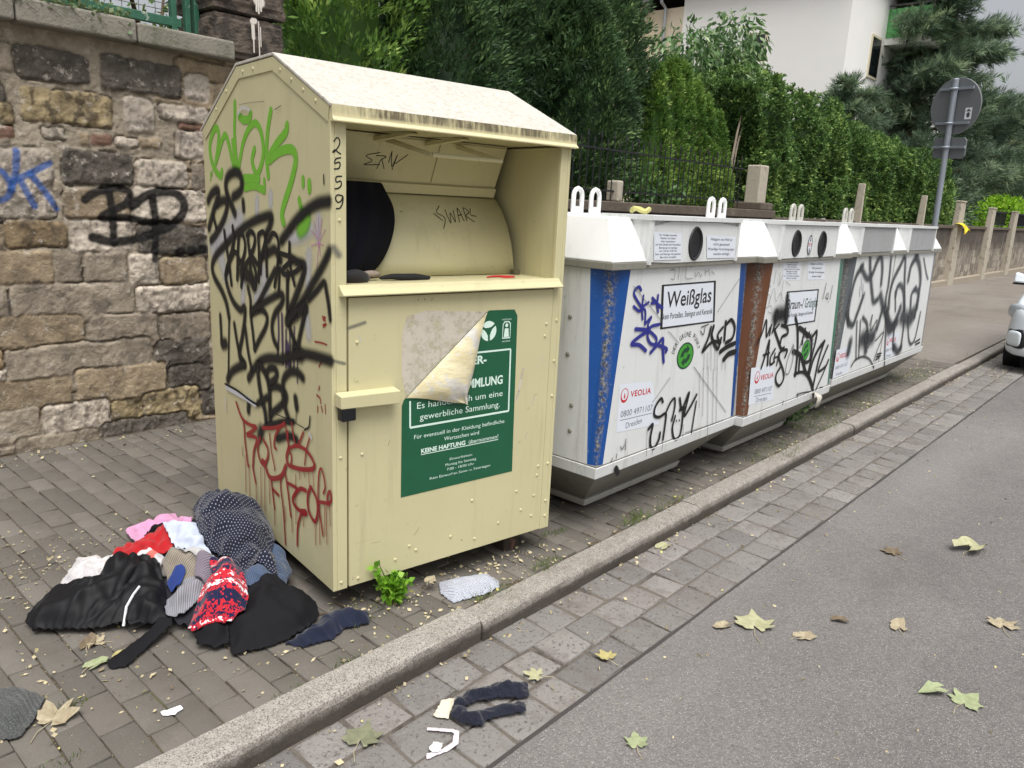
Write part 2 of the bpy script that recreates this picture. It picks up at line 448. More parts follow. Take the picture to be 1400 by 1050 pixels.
BIN1_TAGS=[
('blue',0.55,161,[2412,12489,2220,12637,1932,12534,1866,12329,2179,12018,2537,11698,2407,11537,1911,11782]),
('blue',0.55,141,[2648,12223,2622,11650,2741,11147]),
('blue',0.55,143,[3134,11895,2631,11692,2921,11500,2980,10889]),
('blue',0.55,145,[3013,10930,3490,11197,3242,10845,3405,10634]),
('blue',0.55,173,[3424,12071,4157,11611]),
('blue',0.55,171,[3896,12166,3848,11872,3383,11836]),
('blue',0.55,160,[3831,11830,4032,11377]),
('blue',0.55,162,[3880,11783,4401,11550]),
('blue',0.55,200,[2223,10739,3269,10580,2591,10359,1979,10074,2654,9960,3263,9630]),
('blue',0.55,176,[3422,10632,3300,10291,3618,9940,4043,9860,4098,10124,3616,10438,3371,10549,3565,10743,4234,10783]),
('blue',0.55,205,[3692,9493,4221,9796,4682,10057,4771,9555,4975,8885]),
('blue',0.55,196,[4306,9787,5123,9517,5064,9362]),
('grey',0.6,56,[1774,12687,2887,11953,4256,11040,4449,10900]),
('grey',0.6,53,[5143,10365,5636,10065,6247,9678]),
('grey',0.6,69,[8046,8253,9840,6936,12322,5112]),
('grey',0.6,53,[12099,12608,11040,11778,9964,10948]),
('grey',0.6,52,[5712,7996,4890,7404,4293,7002]),
('grey',0.6,62,[7831,4757,9983,4692,12172,4678]),
('black',0.7,176,[9433,10197,9257,9617,8774,8961,9414,9276,9754,9366]),
('black',0.7,215,[9716,10222,9653,9678,10450,8937,10731,9472]),
('black',0.7,185,[9789,9438,10732,9241]),
('black',0.7,167,[10803,10077,10301,9717,10561,9284]),
('black',0.7,203,[11059,10361,11143,9328]),
('black',0.7,208,[11201,10222,11707,10401,12221,9954,12075,9366,11343,9178]),
('black',0.7,269,[10797,8735,11514,8926,12440,9039]),
('black',0.7,321,[11342,8266,11840,8497,12622,8541]),
('black',0.7,58,[8333,10098,8678,9870,8795,10252]),
('black',0.7,58,[8391,10287,9120,10372]),
('black',0.75,151,[5259,6844,5028,7056,4577,6719,4553,6301,5017,6112,5570,6202,5697,5936,5615,4834]),
('black',0.75,166,[4119,5668,4488,5836,4382,5218,4485,4714,4800,4550,5205,4917,5263,5259]),
('black',0.75,140,[5637,6218,6000,6696,6379,6841,6472,6346,6302,5718]),
('black',0.75,148,[6610,5883,6450,5249,6800,4594,7297,4748,7404,5405,7355,6197]),
('black',0.75,163,[6887,6771,7251,6186,7824,6956,7528,5747,8100,6127,8645,6689]),
('black',0.75,118,[8701,6311,8650,5863,8516,4623]),
('black',0.75,194,[7029,6141,7443,6182]),
('black',0.75,80,[6760,5634,6793,5573]),
('black',0.75,81,[7058,5608,7091,5546]),
('grey',0.5,45,[9000,8845,9074,8410,9149,7972]),
('grey',0.5,45,[9353,8856,9435,8392,9517,7924]),
('grey',0.5,46,[9671,9274,9813,8550,9957,7816]),
('grey',0.5,46,[10121,9126,10255,8447,10391,7759]),
('grey',0.5,47,[10452,8835,10553,8308,10654,7777]),
('grey',0.5,48,[11104,8346,11158,8026,11212,7704]),
('grey',0.5,48,[11525,8191,11568,7923,11610,7653]),
('grey',0.5,45,[4007,5610,4085,4958,4144,4303]),
('grey',0.5,46,[4702,4560,4700,4398,4679,4240]),
('grey',0.5,47,[5579,4869,5603,4562,5607,4258]),
('grey',0.5,50,[7570,5261,7606,4914,7620,4570]),
('grey',0.5,51,[8574,4611,8548,4576,8500,4539]),
('grey',0.5,51,[9079,8065,9334,6725,9572,5356]),
('grey',0.5,52,[9580,8114,10003,6041,10418,3890]),
('grey',0.5,53,[10216,7862,10539,6277,10847,4649]),
('grey',0.5,54,[10628,7867,10946,6331,11248,4756]),
('grey',0.5,50,[8726,7887,8901,6905,9055,5909]),
('black',0.6,48,[1061,4679,1205,4849]),
('black',0.6,48,[1523,4982,1509,4782]),
('black',0.6,49,[1779,5282,1934,5097,2078,5296]),
('black',0.6,49,[2170,5558,2202,5040]),
('black',0.6,350,[1541,4238,1699,4021]),
('grey',0.3,50,[4524,13511,5215,13453]),
('grey',0.3,50,[4786,13310,5168,13298,5172,12866,4865,12878]),
('grey',0.3,51,[5557,13483,5561,12850]),
('grey',0.3,52,[6247,13384,6270,12862,6925,12836]),
('grey',0.3,53,[6311,13462,6808,13409]),
('grey',0.3,54,[7115,13115,7241,12906,7451,13104,7750,12887,7800,13051]),
('grey',0.3,55,[8142,13247,8206,12953]),
('grey',0.3,56,[8179,13079,8545,13193,8601,12939]),
('grey',0.3,57,[8829,13100,9127,12963]),
]
BIN2_TAGS=[
('black',-0.9,1693,[2664,10318,3271,10358,4122,10339]),
('black',-0.9,863,[4011,11352,4131,10646,4282,9841]),
('black',-0.9,629,[2688,10574,2694,9884]),
('black',0.7,148,[528,8849,1035,9432,1420,10193,1710,9198,2046,9681]),
('black',0.7,152,[2200,9840,2125,9244]),
('black',0.7,140,[2655,9844,2449,9344]),
('black',0.7,205,[2676,9540,3286,8958,3891,8364,4211,8194,4461,8258]),
('black',0.7,141,[3290,9791,2802,9528]),
('black',0.7,208,[3689,9691,4566,9461,4740,9086,3972,8958,3834,8548]),
('black',0.7,181,[1528,7361,1898,8143,2184,8945,2266,8188,2357,7431]),
('black',0.7,141,[1606,8124,2419,8149]),
('black',0.7,158,[3172,8308,2683,7877,2766,7424,3309,7513]),
('black',0.7,131,[3256,8032,3208,7503]),
('black',0.7,118,[3131,7758,3803,7791]),
('black',0.7,133,[3841,8011,3722,7260]),
('black',0.7,185,[4825,7626,5023,8038,4088,8073,3957,7638,4812,6802,5052,6214,4505,5865,3944,6186,3832,6657,4299,7051]),
('grey',0.6,141,[5890,8289,5287,7388,5241,6560,5786,6534,6134,7379,5930,8238]),
('black',0.65,319,[5974,7863,7198,7491,7890,6931,8538,6218,9420,5655,10203,4890,10601,4218]),
('black',0.65,268,[5637,10001,6140,9414,6423,8744,6660,7975,6793,7301,6871,6199]),
('black',0.65,228,[7198,7491,7382,6322]),
('black',0.65,215,[6716,6316,7974,6268,9017,5908]),
('black',0.65,318,[6467,9294,7394,8978,8134,8578]),
('black',0.65,191,[7511,9155,7301,8565,7337,8185]),
('black',0.65,253,[8190,8763,8911,8118,9006,6990,8116,6903,7478,7363]),
('black',0.65,236,[8896,8505,9536,8807,9590,8146,9390,7484,9028,6055]),
('black',0.65,291,[11215,7957,10378,7572,9614,6868,9261,5925]),
('black',0.65,245,[11176,7886,10649,6844,10300,4977]),
('black',0.65,213,[11992,7575,11338,6763,10856,5937,12116,6132,12511,6520]),
('black',0.65,145,[12482,6421,11685,5495,10544,4303]),
('black',0.6,66,[10022,11911,9777,10878]),
('black',0.6,68,[10416,11224,10246,10994,10693,10848,10597,11262]),
('black',0.6,68,[11211,11714,11107,10799]),
('black',0.6,68,[10828,10670,10860,10620]),
('grey',0.4,46,[1173,12791,1346,12044,1038,12428]),
('grey',0.4,47,[1855,12973,1782,12231]),
('grey',0.4,48,[2490,12870,2521,12114,2853,12689]),
('grey',0.4,47,[829,11823,1508,11496,1434,11083,1771,11940]),
('grey',0.4,48,[1960,11973,2398,11190,2862,11674,3449,11126]),
('grey',0.4,48,[1012,10861,1761,10978,1991,10539,1460,10662]),
('grey',0.4,49,[3078,12300,3024,11152]),
('grey',0.4,50,[3501,12282,4109,12041]),
('black',0.5,76,[7515,4802,8351,4819,9893,4683]),
('black',0.5,75,[7715,4917,7711,4575]),
('black',0.5,83,[11517,4694,12138,4655]),
('black',0.5,71,[5461,4743,5363,4522]),
]
BIN3_TAGS=[
('soot',0,696,[2902,12766,1802,12017,1320,10715,1232,9630,1530,8813,2682,8407,3147,8996,3690,9834,4103,10561]),
('soot',0,728,[4247,13467,4783,12342,5950,10715,6742,9896,7687,10034]),
('soot',0,716,[2590,12654,4279,11800,5328,12011,6055,12932,6844,13358,7610,12445,7928,11201]),
('soot',0,1000,[8155,10337,9582,9180,11498,8007,12878,7540,13981,8522,14229,8933]),
('soot',0,607,[9440,13179,9841,11182,9780,9843,10734,8414]),
('soot',0,748,[12999,13245,12092,12381,11007,11469,10611,10336,10934,9087]),
('soot',0,657,[13363,13101,14276,10987,15527,8773]),
('soot',0,703,[12303,10107,12408,10759,13402,10851,14521,10126,15613,8403]),
('soot',0,425,[12032,10398,12927,8740]),
('soot',0,866,[16684,13213,15395,12427,15229,11229]),
('soot',0,940,[16406,13253,18023,12283,19120,10922,19190,9275,19167,7767]),
('soot',0,1884,[15189,8072,17938,7636,18430,8124]),
('soot',0,709,[17865,10388,16953,9849,17349,8648,17267,7912]),
('soot',0,727,[17911,10312,19227,9873,19525,8499]),
('soot',0,320,[18909,12990,20590,11612,21504,11049]),
('soot',0,312,[3505,8606,4032,7092,4622,5598]),
('soot',0,299,[4285,8606,5201,5661]),
('soot',0,495,[4713,8828,5963,8210,6423,7315]),
('soot',0,1779,[5317,7093,6719,7021,7922,7038]),
('soot',0,1152,[6175,7338,6690,6023]),
('soot',0,1173,[2712,7098,2585,6351]),
('soot',0,208,[6612,8089,6946,8852,7050,7588,8313,8348,8069,7159,7083,6249]),
('soot',0,218,[8746,6617,10628,7125,9618,5699,9154,4919]),
('soot',0,280,[3738,5151,4494,5548,6191,5612,8002,5161,9460,4288]),
('soot',0,529,[13362,7588,13714,5972,14293,5328]),
('soot',0,1009,[14168,5561,15438,4980,16436,5169]),
('soot',0,552,[16392,5249,16254,6606,15991,7515]),
('soot',0,428,[17304,7407,18492,5789,19613,5214,20598,5815,20888,8040]),
('soot',0,789,[9238,9018,8660,7645]),
('soot',0,1126,[10728,8638,11949,7144,13968,7681]),
('soot',0,678,[1037,9355,1724,8566]),
('soot',0,411,[9759,9252,10830,7801,12276,4108]),
('black',0.5,126,[9764,5404,10871,5349]),
('black',0.5,126,[9647,5209,10752,5150]),
('black',0.5,125,[9566,4939,10481,5041]),
('black',0.5,155,[20657,5262,22213,5421]),
('black',0.5,156,[21071,5023,22420,5082]),
('white',0.6,230,[2992,11973,3487,11091]),
('white',0.6,229,[3054,11235,3246,10608]),
('white',0.6,232,[3691,11453,3852,10700]),
]
WALL_TAGS=[
('blue',0.3,323,[12386,14855,12784,15081,12927,15617,12701,16236,12434,16376]),
('blue',0.3,344,[13356,17410,13224,16267,12956,15407]),
('blue',0.3,330,[14900,16907,13958,16364,13042,15834]),
('blue',0.3,334,[13427,15854,13957,14636]),
('blue',0.3,337,[13900,16253,14477,15473,15028,14501]),
('black',0.4,470,[16476,15051,17108,15473,18249,15753,18929,15549,18652,14891,17284,14096,18715,14087,20018,13842,21015,13856]),
('black',0.4,441,[17782,15559,17911,14167,17861,12629]),
('black',0.4,537,[16756,12962,17810,12724,19109,12864,20227,13232,21393,13799,22087,14686,21806,15484,20868,15666,19871,15409,18995,14759]),
('black',0.4,470,[20205,15302,20304,13478,20134,11683]),
('black',0.5,698,[21714,12097,21792,12096]),
('black',0.5,710,[22456,12151,22536,12150]),
('black',0.5,668,[23161,12207,23243,12206]),
]
FLAP_TAGS=[
('black',0.7,27,[3518,15406,2969,15260,3265,15103,2971,14942,3609,14983]),
('black',0.7,28,[3391,15290,3800,15283,3607,15126,3524,14833]),
('black',0.7,28,[3628,15200,3828,14852]),
('black',0.7,28,[3993,15477,3956,15078]),
('black',0.7,28,[3993,15477,4134,14944,4259,15389,4180,14837]),
('black',0.7,28,[4265,15061,4707,15421]),
]
POSTER={'tr':[[0.7878,0.9776]],'br':[[0.8006,0.3047]],'bl':[[0.2697,0.3033]],'peel':[[0.6376,0.9747],[0.2838,0.6815],[0.5407,0.6316]],'res':[[0.2653,0.9122],[0.2835,0.9776],[0.369,0.9928],[0.5215,0.9828],[0.6376,0.9747],[0.2838,0.6815],[0.2671,0.7666]],'frame':[[0.5863,0.8213],[0.7612,0.8207]],'frameb':[[0.3045,0.5673],[0.7659,0.5675]],'ER':[[0.5704,0.7773],[0.6441,0.7847]],'MML':[[0.5585,0.6849],[0.7281,0.6874]],'ERt':[[0.5716,0.8027]],'l3':[[0.5471,0.6363],[0.7309,0.6333]],'l4':[[0.3451,0.5916],[0.7189,0.5904]],'l5':[[0.3221,0.5213],[0.7465,0.522]],'l6':[[0.4559,0.4953],[0.6205,0.493]],'l7':[[0.3538,0.4593],[0.7184,0.4613]],'l8':[[0.4845,0.4093],[0.5918,0.4107]],'l9':[[0.4654,0.3908],[0.6111,0.3877]],'l10':[[0.4725,0.3715],[0.6026,0.3697]],'l11':[[0.3958,0.3488],[0.6833,0.3484]],'logo':[[0.6478,0.9],[0.6095,0.9027],[0.6459,0.94],[0.6496,0.8616]],'logo2':[[0.7128,0.9304],[0.7586,0.866]],'bar':[[0.0078,0.7365],[0.2326,0.7325],[0.0072,0.6832],[0.2331,0.6735]],'lock':[[0.0153,0.6821],[0.0667,0.6386]],'seamL':[[0.0583,1.0484],[0.0546,0.0058]],'seamR':[[0.972,1.0257],[0.9799,0.0019]],'ledge':[[0.0268,1.0617],[1.0161,1.0538],[0.027,1.0808],[0.9783,1.0728]],'open':[[0.0517,1.5975],[0.9343,1.5875],[0.0535,1.1205],[0.9779,1.0787]]}
PROFILE={'pts':[[1.1965,0.0014],[1.1826,1.6131],[1.2208,1.6116],[0.7654,1.828],[0.4198,1.8277],[0.0047,1.6434],[0.0051,1.6085],[0.0001,-0.0033]]}
BIN1={'sign':[[0.4184,1.2639],[0.9477,1.2616],[0.9822,1.0437],[0.4388,1.0524]],'wtext':[[0.4761,1.1525],[0.9162,1.1543],[0.4635,1.2222]],'sub':[[0.4561,1.098],[0.9457,1.0911]],'dot':[[0.7082,0.8943],[0.6232,0.9041],[0.6946,0.9629]],'plate':[[0.1355,0.8284],[0.4115,0.8063],[0.5185,0.5706],[0.138,0.6018]],'vlogo':[[0.1816,0.7702],[0.1514,0.7749],[0.177,0.8018]],'vtext':[[0.231,0.755],[0.4074,0.7467],[0.2272,0.7804]],'num':[[0.1622,0.6695],[0.4365,0.6571]],'city':[[0.2138,0.6073],[0.3513,0.6096]],'st1':[[0.2684,1.5047],[0.5075,1.5002],[0.5303,1.3803],[0.2887,1.3815]],'st2':[[0.7523,1.4931],[1.0607,1.4852],[1.0778,1.3776],[0.7763,1.3813]],'hole':[[0.6545,1.4494],[0.5868,1.4498],[0.6401,1.5203]],'box':[[0.2444,1.5676],[1.1042,1.5581],[1.1303,1.3591],[0.2559,1.3712]]}
BIN2={'sign':[[0.3851,1.1686],[0.8944,1.1584],[0.904,0.9475],[0.4155,0.9563]],'wtext':[[0.42,1.0597],[0.9055,1.0449],[0.3985,1.1267]],'sub':[[0.4415,1.0096],[0.8471,1.0017]],'dot':[[0.8152,0.7669],[0.7441,0.7748],[0.7908,0.8363]],'plate':[[0.0228,0.7528],[0.3386,0.7257],[0.3938,0.5083],[0.0453,0.5293]],'vlogo':[[0.1185,0.684],[0.0862,0.6885],[0.1109,0.7112]],'vtext':[[0.1645,0.6601],[0.3475,0.6547],[0.1567,0.6875]],'num':[[0.107,0.5851],[0.3487,0.5705]],'city':[[0.1416,0.531],[0.296,0.5194]],'st1':[[0.2794,1.3529],[0.5396,1.3428],[0.5563,1.2283],[0.3051,1.2386]],'st2':[[0.6526,1.3446],[0.9345,1.3337],[0.967,1.2161],[0.6833,1.2253]],'hole':[[0.3805,1.4434],[0.3142,1.4439],[0.3578,1.5123]],'hole2':[[0.7786,1.4362],[0.6928,1.4369],[0.7496,1.5141]],'oct':[[0.5755,1.4399],[0.5116,1.4404],[0.5535,1.5025]]}
BIN3={'v1':[[0.0551,0.6208],[0.2417,0.6116]],'v2':[[1.2336,0.6185]],'seam':[[0.9759,0.9252],[1.1914,0.3938]]}
STONES={'d0':[[1.3801,2.2672],[1.7204,2.1132]],'d1':[[1.7865,2.2838],[2.2301,2.1125]],'w2':[[2.2566,2.2564],[2.3985,2.1095]],'g3':[[1.2745,2.2587],[1.3607,2.1246]],'y4':[[1.3856,2.0676],[1.8309,1.9067]],'y5':[[1.2289,1.9669],[1.3356,1.8777]],'w6':[[1.8936,2.0814],[2.0571,1.8943]],'w7':[[2.1038,2.0678],[2.3928,1.9873]],'b8':[[2.0811,2.0938],[2.2409,2.0785]],'w9':[[2.1821,1.9239],[2.349,1.768]],'r10':[[2.2098,1.9707],[2.3506,1.9403]],'r11':[[1.2457,1.8583],[1.3342,1.8106]],'w12':[[1.4751,1.8711],[1.5717,1.8161]],'b13':[[1.6591,1.8655],[1.6972,1.8051]],'r14':[[1.7123,1.8618],[1.8186,1.8098]],'w15':[[1.844,1.8516],[1.9567,1.8133]],'b16':[[1.9713,1.8574],[2.0888,1.8124]],'w17':[[1.209,1.7585],[1.4971,1.4054]],'d18':[[1.5576,1.7694],[1.9189,1.5937]],'w19':[[1.946,1.7393],[2.2413,1.5943]],'g20':[[2.2751,1.7443],[2.3539,1.5867]],'b21':[[1.5513,1.5629],[1.8949,1.4067]],'w22':[[1.9236,1.5739],[2.3449,1.3953]],'o23':[[1.2481,1.3847],[1.5418,1.2472]],'w24':[[1.5638,1.3896],[1.8946,1.2197]],'d25':[[1.9279,1.3652],[2.3357,1.2009]],'b26':[[1.1581,1.2238],[1.4573,1.0482]],'g27':[[1.4813,1.2136],[1.6013,1.0418]],'g28':[[1.622,1.2115],[1.8523,1.0308]],'w29':[[1.8711,1.1896],[2.0294,1.0166]],'b30':[[2.0515,1.1763],[2.3412,1.0226]],'g31':[[1.1396,1.0294],[1.2199,0.8685]],'g32':[[1.2471,1.0385],[1.8748,0.8233]],'w33':[[1.9047,1.0036],[2.3467,0.8409]],'b34':[[1.1244,0.8705],[1.5937,0.6501]],'g35':[[1.6228,0.8429],[2.0077,0.6501]],'g36':[[2.0308,0.8241],[2.345,0.6496]],'g37':[[1.1923,0.6947],[1.9622,0.4241]],'d38':[[1.9891,0.6586],[2.329,0.4568]],'b39':[[1.1103,0.5211],[1.497,0.3091]],'b40':[[1.5258,0.5351],[2.0413,0.2633]],'d41':[[2.0661,0.4905],[2.3297,0.3156]],'o42':[[1.1268,0.6963],[1.1756,0.5988]],'w43':[[1.3428,0.3525],[1.6936,0.1262]],'y44':[[1.7135,0.3335],[1.8834,0.1549]],'y45':[[1.905,0.3476],[2.25,0.1401]],'d46':[[2.2692,0.3177],[2.4021,0.1349]],'g47':[[1.0903,0.3602],[1.3164,0.1635]],'g48':[[1.193,0.1887],[1.6237,0.0466]],'d49':[[1.6429,0.19],[2.1604,0.034]]}
G_navy_dotted={'o':[[1.5287,3.3126],[1.622,3.375],[1.6915,3.3981],[1.7829,3.3464],[1.7738,3.1701],[1.5546,2.681],[1.4977,2.5438],[1.4216,2.4489],[1.3459,2.2746],[1.3139,2.3252],[1.2729,2.4102],[1.2615,2.4912],[1.2422,2.5699],[1.2398,2.6406],[1.2658,2.7257]]}
G_pink={'o':[[1.1948,3.2425],[1.2847,3.2428],[1.3667,3.2889],[1.4469,3.3237],[1.2883,2.7962],[1.2292,2.7576],[1.2825,3.1222],[1.1993,3.0491],[1.1169,2.8587],[1.1419,2.9908]]}
G_black_inner={'o':[[1.1971,3.0723],[1.2825,3.1222],[1.2333,2.7909],[1.2239,2.7225],[1.1644,2.7396],[1.1191,2.8376]]}
G_red={'o':[[0.9962,2.8603],[1.0989,3.0087],[1.1321,2.8691],[1.2089,2.8387],[1.2656,2.7371],[1.2491,2.6809],[1.1708,2.7055],[1.145,2.6743],[1.0425,2.7796]]}
G_white_blue={'o':[[1.1698,2.8063],[1.2289,2.7813],[1.2586,2.7111],[1.239,2.6064],[1.2377,2.5197],[1.2063,2.5125],[1.196,2.5992],[1.155,2.6722]]}
G_lace={'o':[[0.8081,2.8384],[0.8946,2.994],[0.9425,3.0167],[0.9975,2.8499],[1.0363,2.777],[0.9803,2.7267],[0.902,2.7037],[0.8594,2.7437]]}
G_coral_top={'o':[[1.0292,2.7723],[1.0977,2.736],[1.1172,2.6382],[1.1132,2.5851],[1.0809,2.5835],[1.0487,2.6259],[1.0389,2.697]]}
G_grey_top={'o':[[1.1162,2.6407],[1.1984,2.604],[1.2341,2.5129],[1.2173,2.4293],[1.1468,2.481],[1.0738,2.5466],[1.0636,2.6022]]}
G_beige_stripe={'o':[[1.0695,2.6037],[1.133,2.5819],[1.1966,2.4939],[1.1773,2.4146],[1.1172,2.4428],[1.0624,2.5225]]}
G_jacket={'o':[[0.6664,2.7436],[0.6869,2.7777],[0.7985,2.8437],[0.8987,2.7201],[1.0032,2.7841],[1.0511,2.7254],[1.0727,2.6106],[1.0355,2.4868],[1.0027,2.3952],[0.9497,2.406],[0.8815,2.4885],[0.8068,2.5304],[0.6701,2.6653]]}
G_strap={'o':[[1.0115,2.3931],[0.9685,2.4054],[0.8797,2.373],[0.7704,2.3358],[0.7681,2.2942],[0.8043,2.2642],[0.897,2.3176],[1.0034,2.3655]]}
G_stripe_sleeve={'o':[[0.9994,2.4262],[1.0422,2.4794],[1.1054,2.4825],[1.1497,2.4443],[1.1489,2.3847],[1.0898,2.3779],[1.0391,2.368],[0.9932,2.3957]]}
G_blue_bit={'o':[[1.057,2.5327],[1.1014,2.5279],[1.1228,2.4965],[1.0883,2.4795],[1.0544,2.4946]]}
G_knit_hat={'o':[[1.1852,2.4613],[1.2381,2.4685],[1.2666,2.3988],[1.2323,2.2884],[1.2123,2.2411],[1.1783,2.2085],[1.1218,2.1967],[1.0516,2.2535],[1.0168,2.294],[1.0643,2.3374],[1.1211,2.388],[1.1602,2.4023]]}
G_hat_black={'o':[[1.0266,2.2625],[1.0594,2.2688],[1.1272,2.225],[1.0923,2.1523],[1.0457,2.1664],[1.0125,2.2147]]}
G_black_big={'o':[[1.1304,2.2345],[1.1897,2.2245],[1.2363,2.2859],[1.321,2.2803],[1.4066,2.2328],[1.4254,2.1537],[1.4023,2.0987],[1.3044,2.041],[1.1849,2.0561],[1.0667,2.0995]]}
G_denim_bit={'o':[[1.228,2.0407],[1.3285,2.0608],[1.4527,2.0889],[1.4968,2.0653],[1.5592,2.018],[1.5093,1.953],[1.4242,1.9819],[1.3606,1.9578],[1.2674,1.9844]]}
G_jeans={'o':[[1.4736,2.5446],[1.5074,2.5091],[1.4716,2.3828],[1.3421,2.2315],[1.2709,2.2706],[1.2188,2.3122],[1.285,2.392],[1.3958,2.4062]]}
G_white_grey2={'o':[[1.1037,2.5875],[1.1692,2.5252],[1.2014,2.5454],[1.2244,2.505],[1.2134,2.4634],[1.1597,2.5065],[1.1298,2.5321]]}
G_bottom_layer={'o':[[0.8414,2.8582],[1.0469,2.9857],[1.2,3.0366],[1.2717,2.8756],[1.5511,3.3163],[1.7499,3.2863],[1.6915,2.9769],[1.4661,2.5121],[1.454,2.3839],[1.339,2.2174],[1.2122,2.2084],[1.1341,2.2188],[1.0497,2.2889],[1.0083,2.4072],[0.9247,2.4797],[0.8889,2.6228]]}
G_piping={'o':[[0.8816,2.473],[0.9074,2.506],[0.9381,2.5221],[0.9629,2.5235]]}
G_buckle={'o':[[0.9137,2.4537],[0.9265,2.4396]]}
G_stripe2={'o':[[1.1631,2.5133],[1.2067,2.4713],[1.1635,2.3984],[1.1271,2.3999],[1.1206,2.4496]]}
LOOSE={'sock':[[1.8937,2.0073],[1.976,1.9887],[2.0827,1.9324],[2.0772,1.8538],[2.0445,1.8193],[1.9692,1.8187],[1.827,1.8536],[1.8392,1.9397]],'grey_hat':[[0.452,2.4252],[0.518,2.3804],[0.5637,2.3217],[0.581,2.2717],[0.5301,2.1906],[0.4804,2.1426],[0.448,2.1502],[0.415,2.2396]],'paper':[[0.7918,1.993],[0.8167,1.9871],[0.8463,1.9813],[0.8448,1.9596],[0.8126,1.9502],[0.7878,1.9698]]}
GUT={'tights':[[1.4798,1.4974],[1.5385,1.541],[1.6169,1.5478],[1.6733,1.5206],[1.7344,1.4985],[1.7816,1.438],[1.7288,1.3857],[1.6518,1.4553],[1.5892,1.4951],[1.5393,1.5009],[1.5323,1.4693],[1.621,1.4264],[1.7022,1.3818],[1.6693,1.3456],[1.6063,1.3806],[1.5477,1.4084],[1.5171,1.3967],[1.4843,1.4447]],'scrap':[[1.4396,1.54],[1.5179,1.5817],[1.5477,1.5668],[1.5534,1.5473],[1.4947,1.5109],[1.4706,1.4966]],'strap':[[1.3858,1.505],[1.3958,1.5139],[1.4486,1.4513],[1.4543,1.4301],[1.4141,1.3937],[1.3717,1.3915],[1.3212,1.4056],[1.296,1.4094],[1.3186,1.4294],[1.3597,1.4105],[1.4046,1.4104],[1.4371,1.4392]],'strapw':[[1.3314,1.4384],[1.364,1.4475],[1.3765,1.4233],[1.3493,1.3992],[1.3279,1.4131]]}
LEAF_P={'l':[[0.775,2.4869],[0.8016,2.4793],[0.749,2.3536],[0.5644,2.1589],[1.362,1.898],[0.7289,2.4559],[0.8356,2.3539]]}
LEAF_R={'l':[[1.2149,1.6138],[1.7084,1.7014],[1.848,1.4477],[3.0862,1.7003],[1.8006,1.0112],[2.7219,1.0597],[2.6354,1.1488],[2.7959,0.8882],[2.7906,0.3269],[2.7823,0.4186],[3.4951,0.3363],[4.2348,0.6021],[3.8934,0.8687],[3.0295,0.8294],[4.1641,0.8149],[4.2204,0.729],[3.1626,0.643],[2.8493,0.7062],[2.1158,1.3423],[2.2033,1.5427],[2.4154,0.3339]]}
# ------------------------------------------------------------------ camera, light, sky
cam_d = bpy.data.cameras.new('camera'); cam = link(bpy.data.objects.new('camera', cam_d))
cam_d.sensor_width = 36; cam_d.lens = 36*1041.64/1400; cam_d.clip_start = .05; cam_d.clip_end = 2000
CR = ((0.66969305, -0.74112275, 0.04741617), (0.14063479, 0.18925529, 0.97180466), (0.7292003, 0.64414246, -0.2309706))
cam.matrix_world = Matrix(((CR[0][0], CR[1][0], -CR[2][0], 0), (CR[0][1], CR[1][1], -CR[2][1], 0), (CR[0][2], CR[1][2], -CR[2][2], 1.6), (0, 0, 0, 1)))
sc.camera = cam
SUN_EL, SUN_AZ = math.radians(66), math.radians(-124)     # direction towards the sun: azimuth measured from +X
sun_d = bpy.data.lights.new('sun', 'SUN'); sun_d.energy = 1.5; sun_d.angle = math.radians(42); sun_d.color = (1., .98, .95)
sun = link(bpy.data.objects.new('sun', sun_d)); sun.location = (0, -5, 30)
sdir = Vector((math.cos(SUN_EL)*math.cos(SUN_AZ), math.cos(SUN_EL)*math.sin(SUN_AZ), math.sin(SUN_EL)))
sun.rotation_euler = (-sdir).to_track_quat('-Z', 'Y').to_euler()
world = bpy.data.worlds.new('World'); sc.world = world; world.use_nodes = True
wt = world.node_tree; wt.nodes.clear()
sky = wt.nodes.new('ShaderNodeTexSky'); sky.sky_type = 'NISHITA'; sky.sun_disc = False; sky.sun_elevation = SUN_EL
sky.sun_rotation = PI/2-SUN_AZ; sky.air_density = 1.; sky.dust_density = 5.; sky.ozone_density = 1.
hs = wt.nodes.new('ShaderNodeHueSaturation'); hs.inputs['Saturation'].default_value = .22
bg = wt.nodes.new('ShaderNodeBackground'); bg.inputs[1].default_value = .076
wo = wt.nodes.new('ShaderNodeOutputWorld')
wt.links.new(sky.outputs[0], hs.inputs['Color']); wt.links.new(hs.outputs[0], bg.inputs[0]); wt.links.new(bg.outputs[0], wo.inputs[0])
vs = sc.view_settings; vs.view_transform = 'Standard'; vs.look = 'None'; vs.gamma = 1.; vs.exposure = 1.03
sc.cycles.transparent_max_bounces = 32; sc.cycles.max_bounces = 8; sc.cycles.use_denoising = True

RZ = .055                                                  # carriageway level
KZ = .12                                                   # pavement level above the carriageway
def kerb_y(x): return 1.684           # street side of the kerb

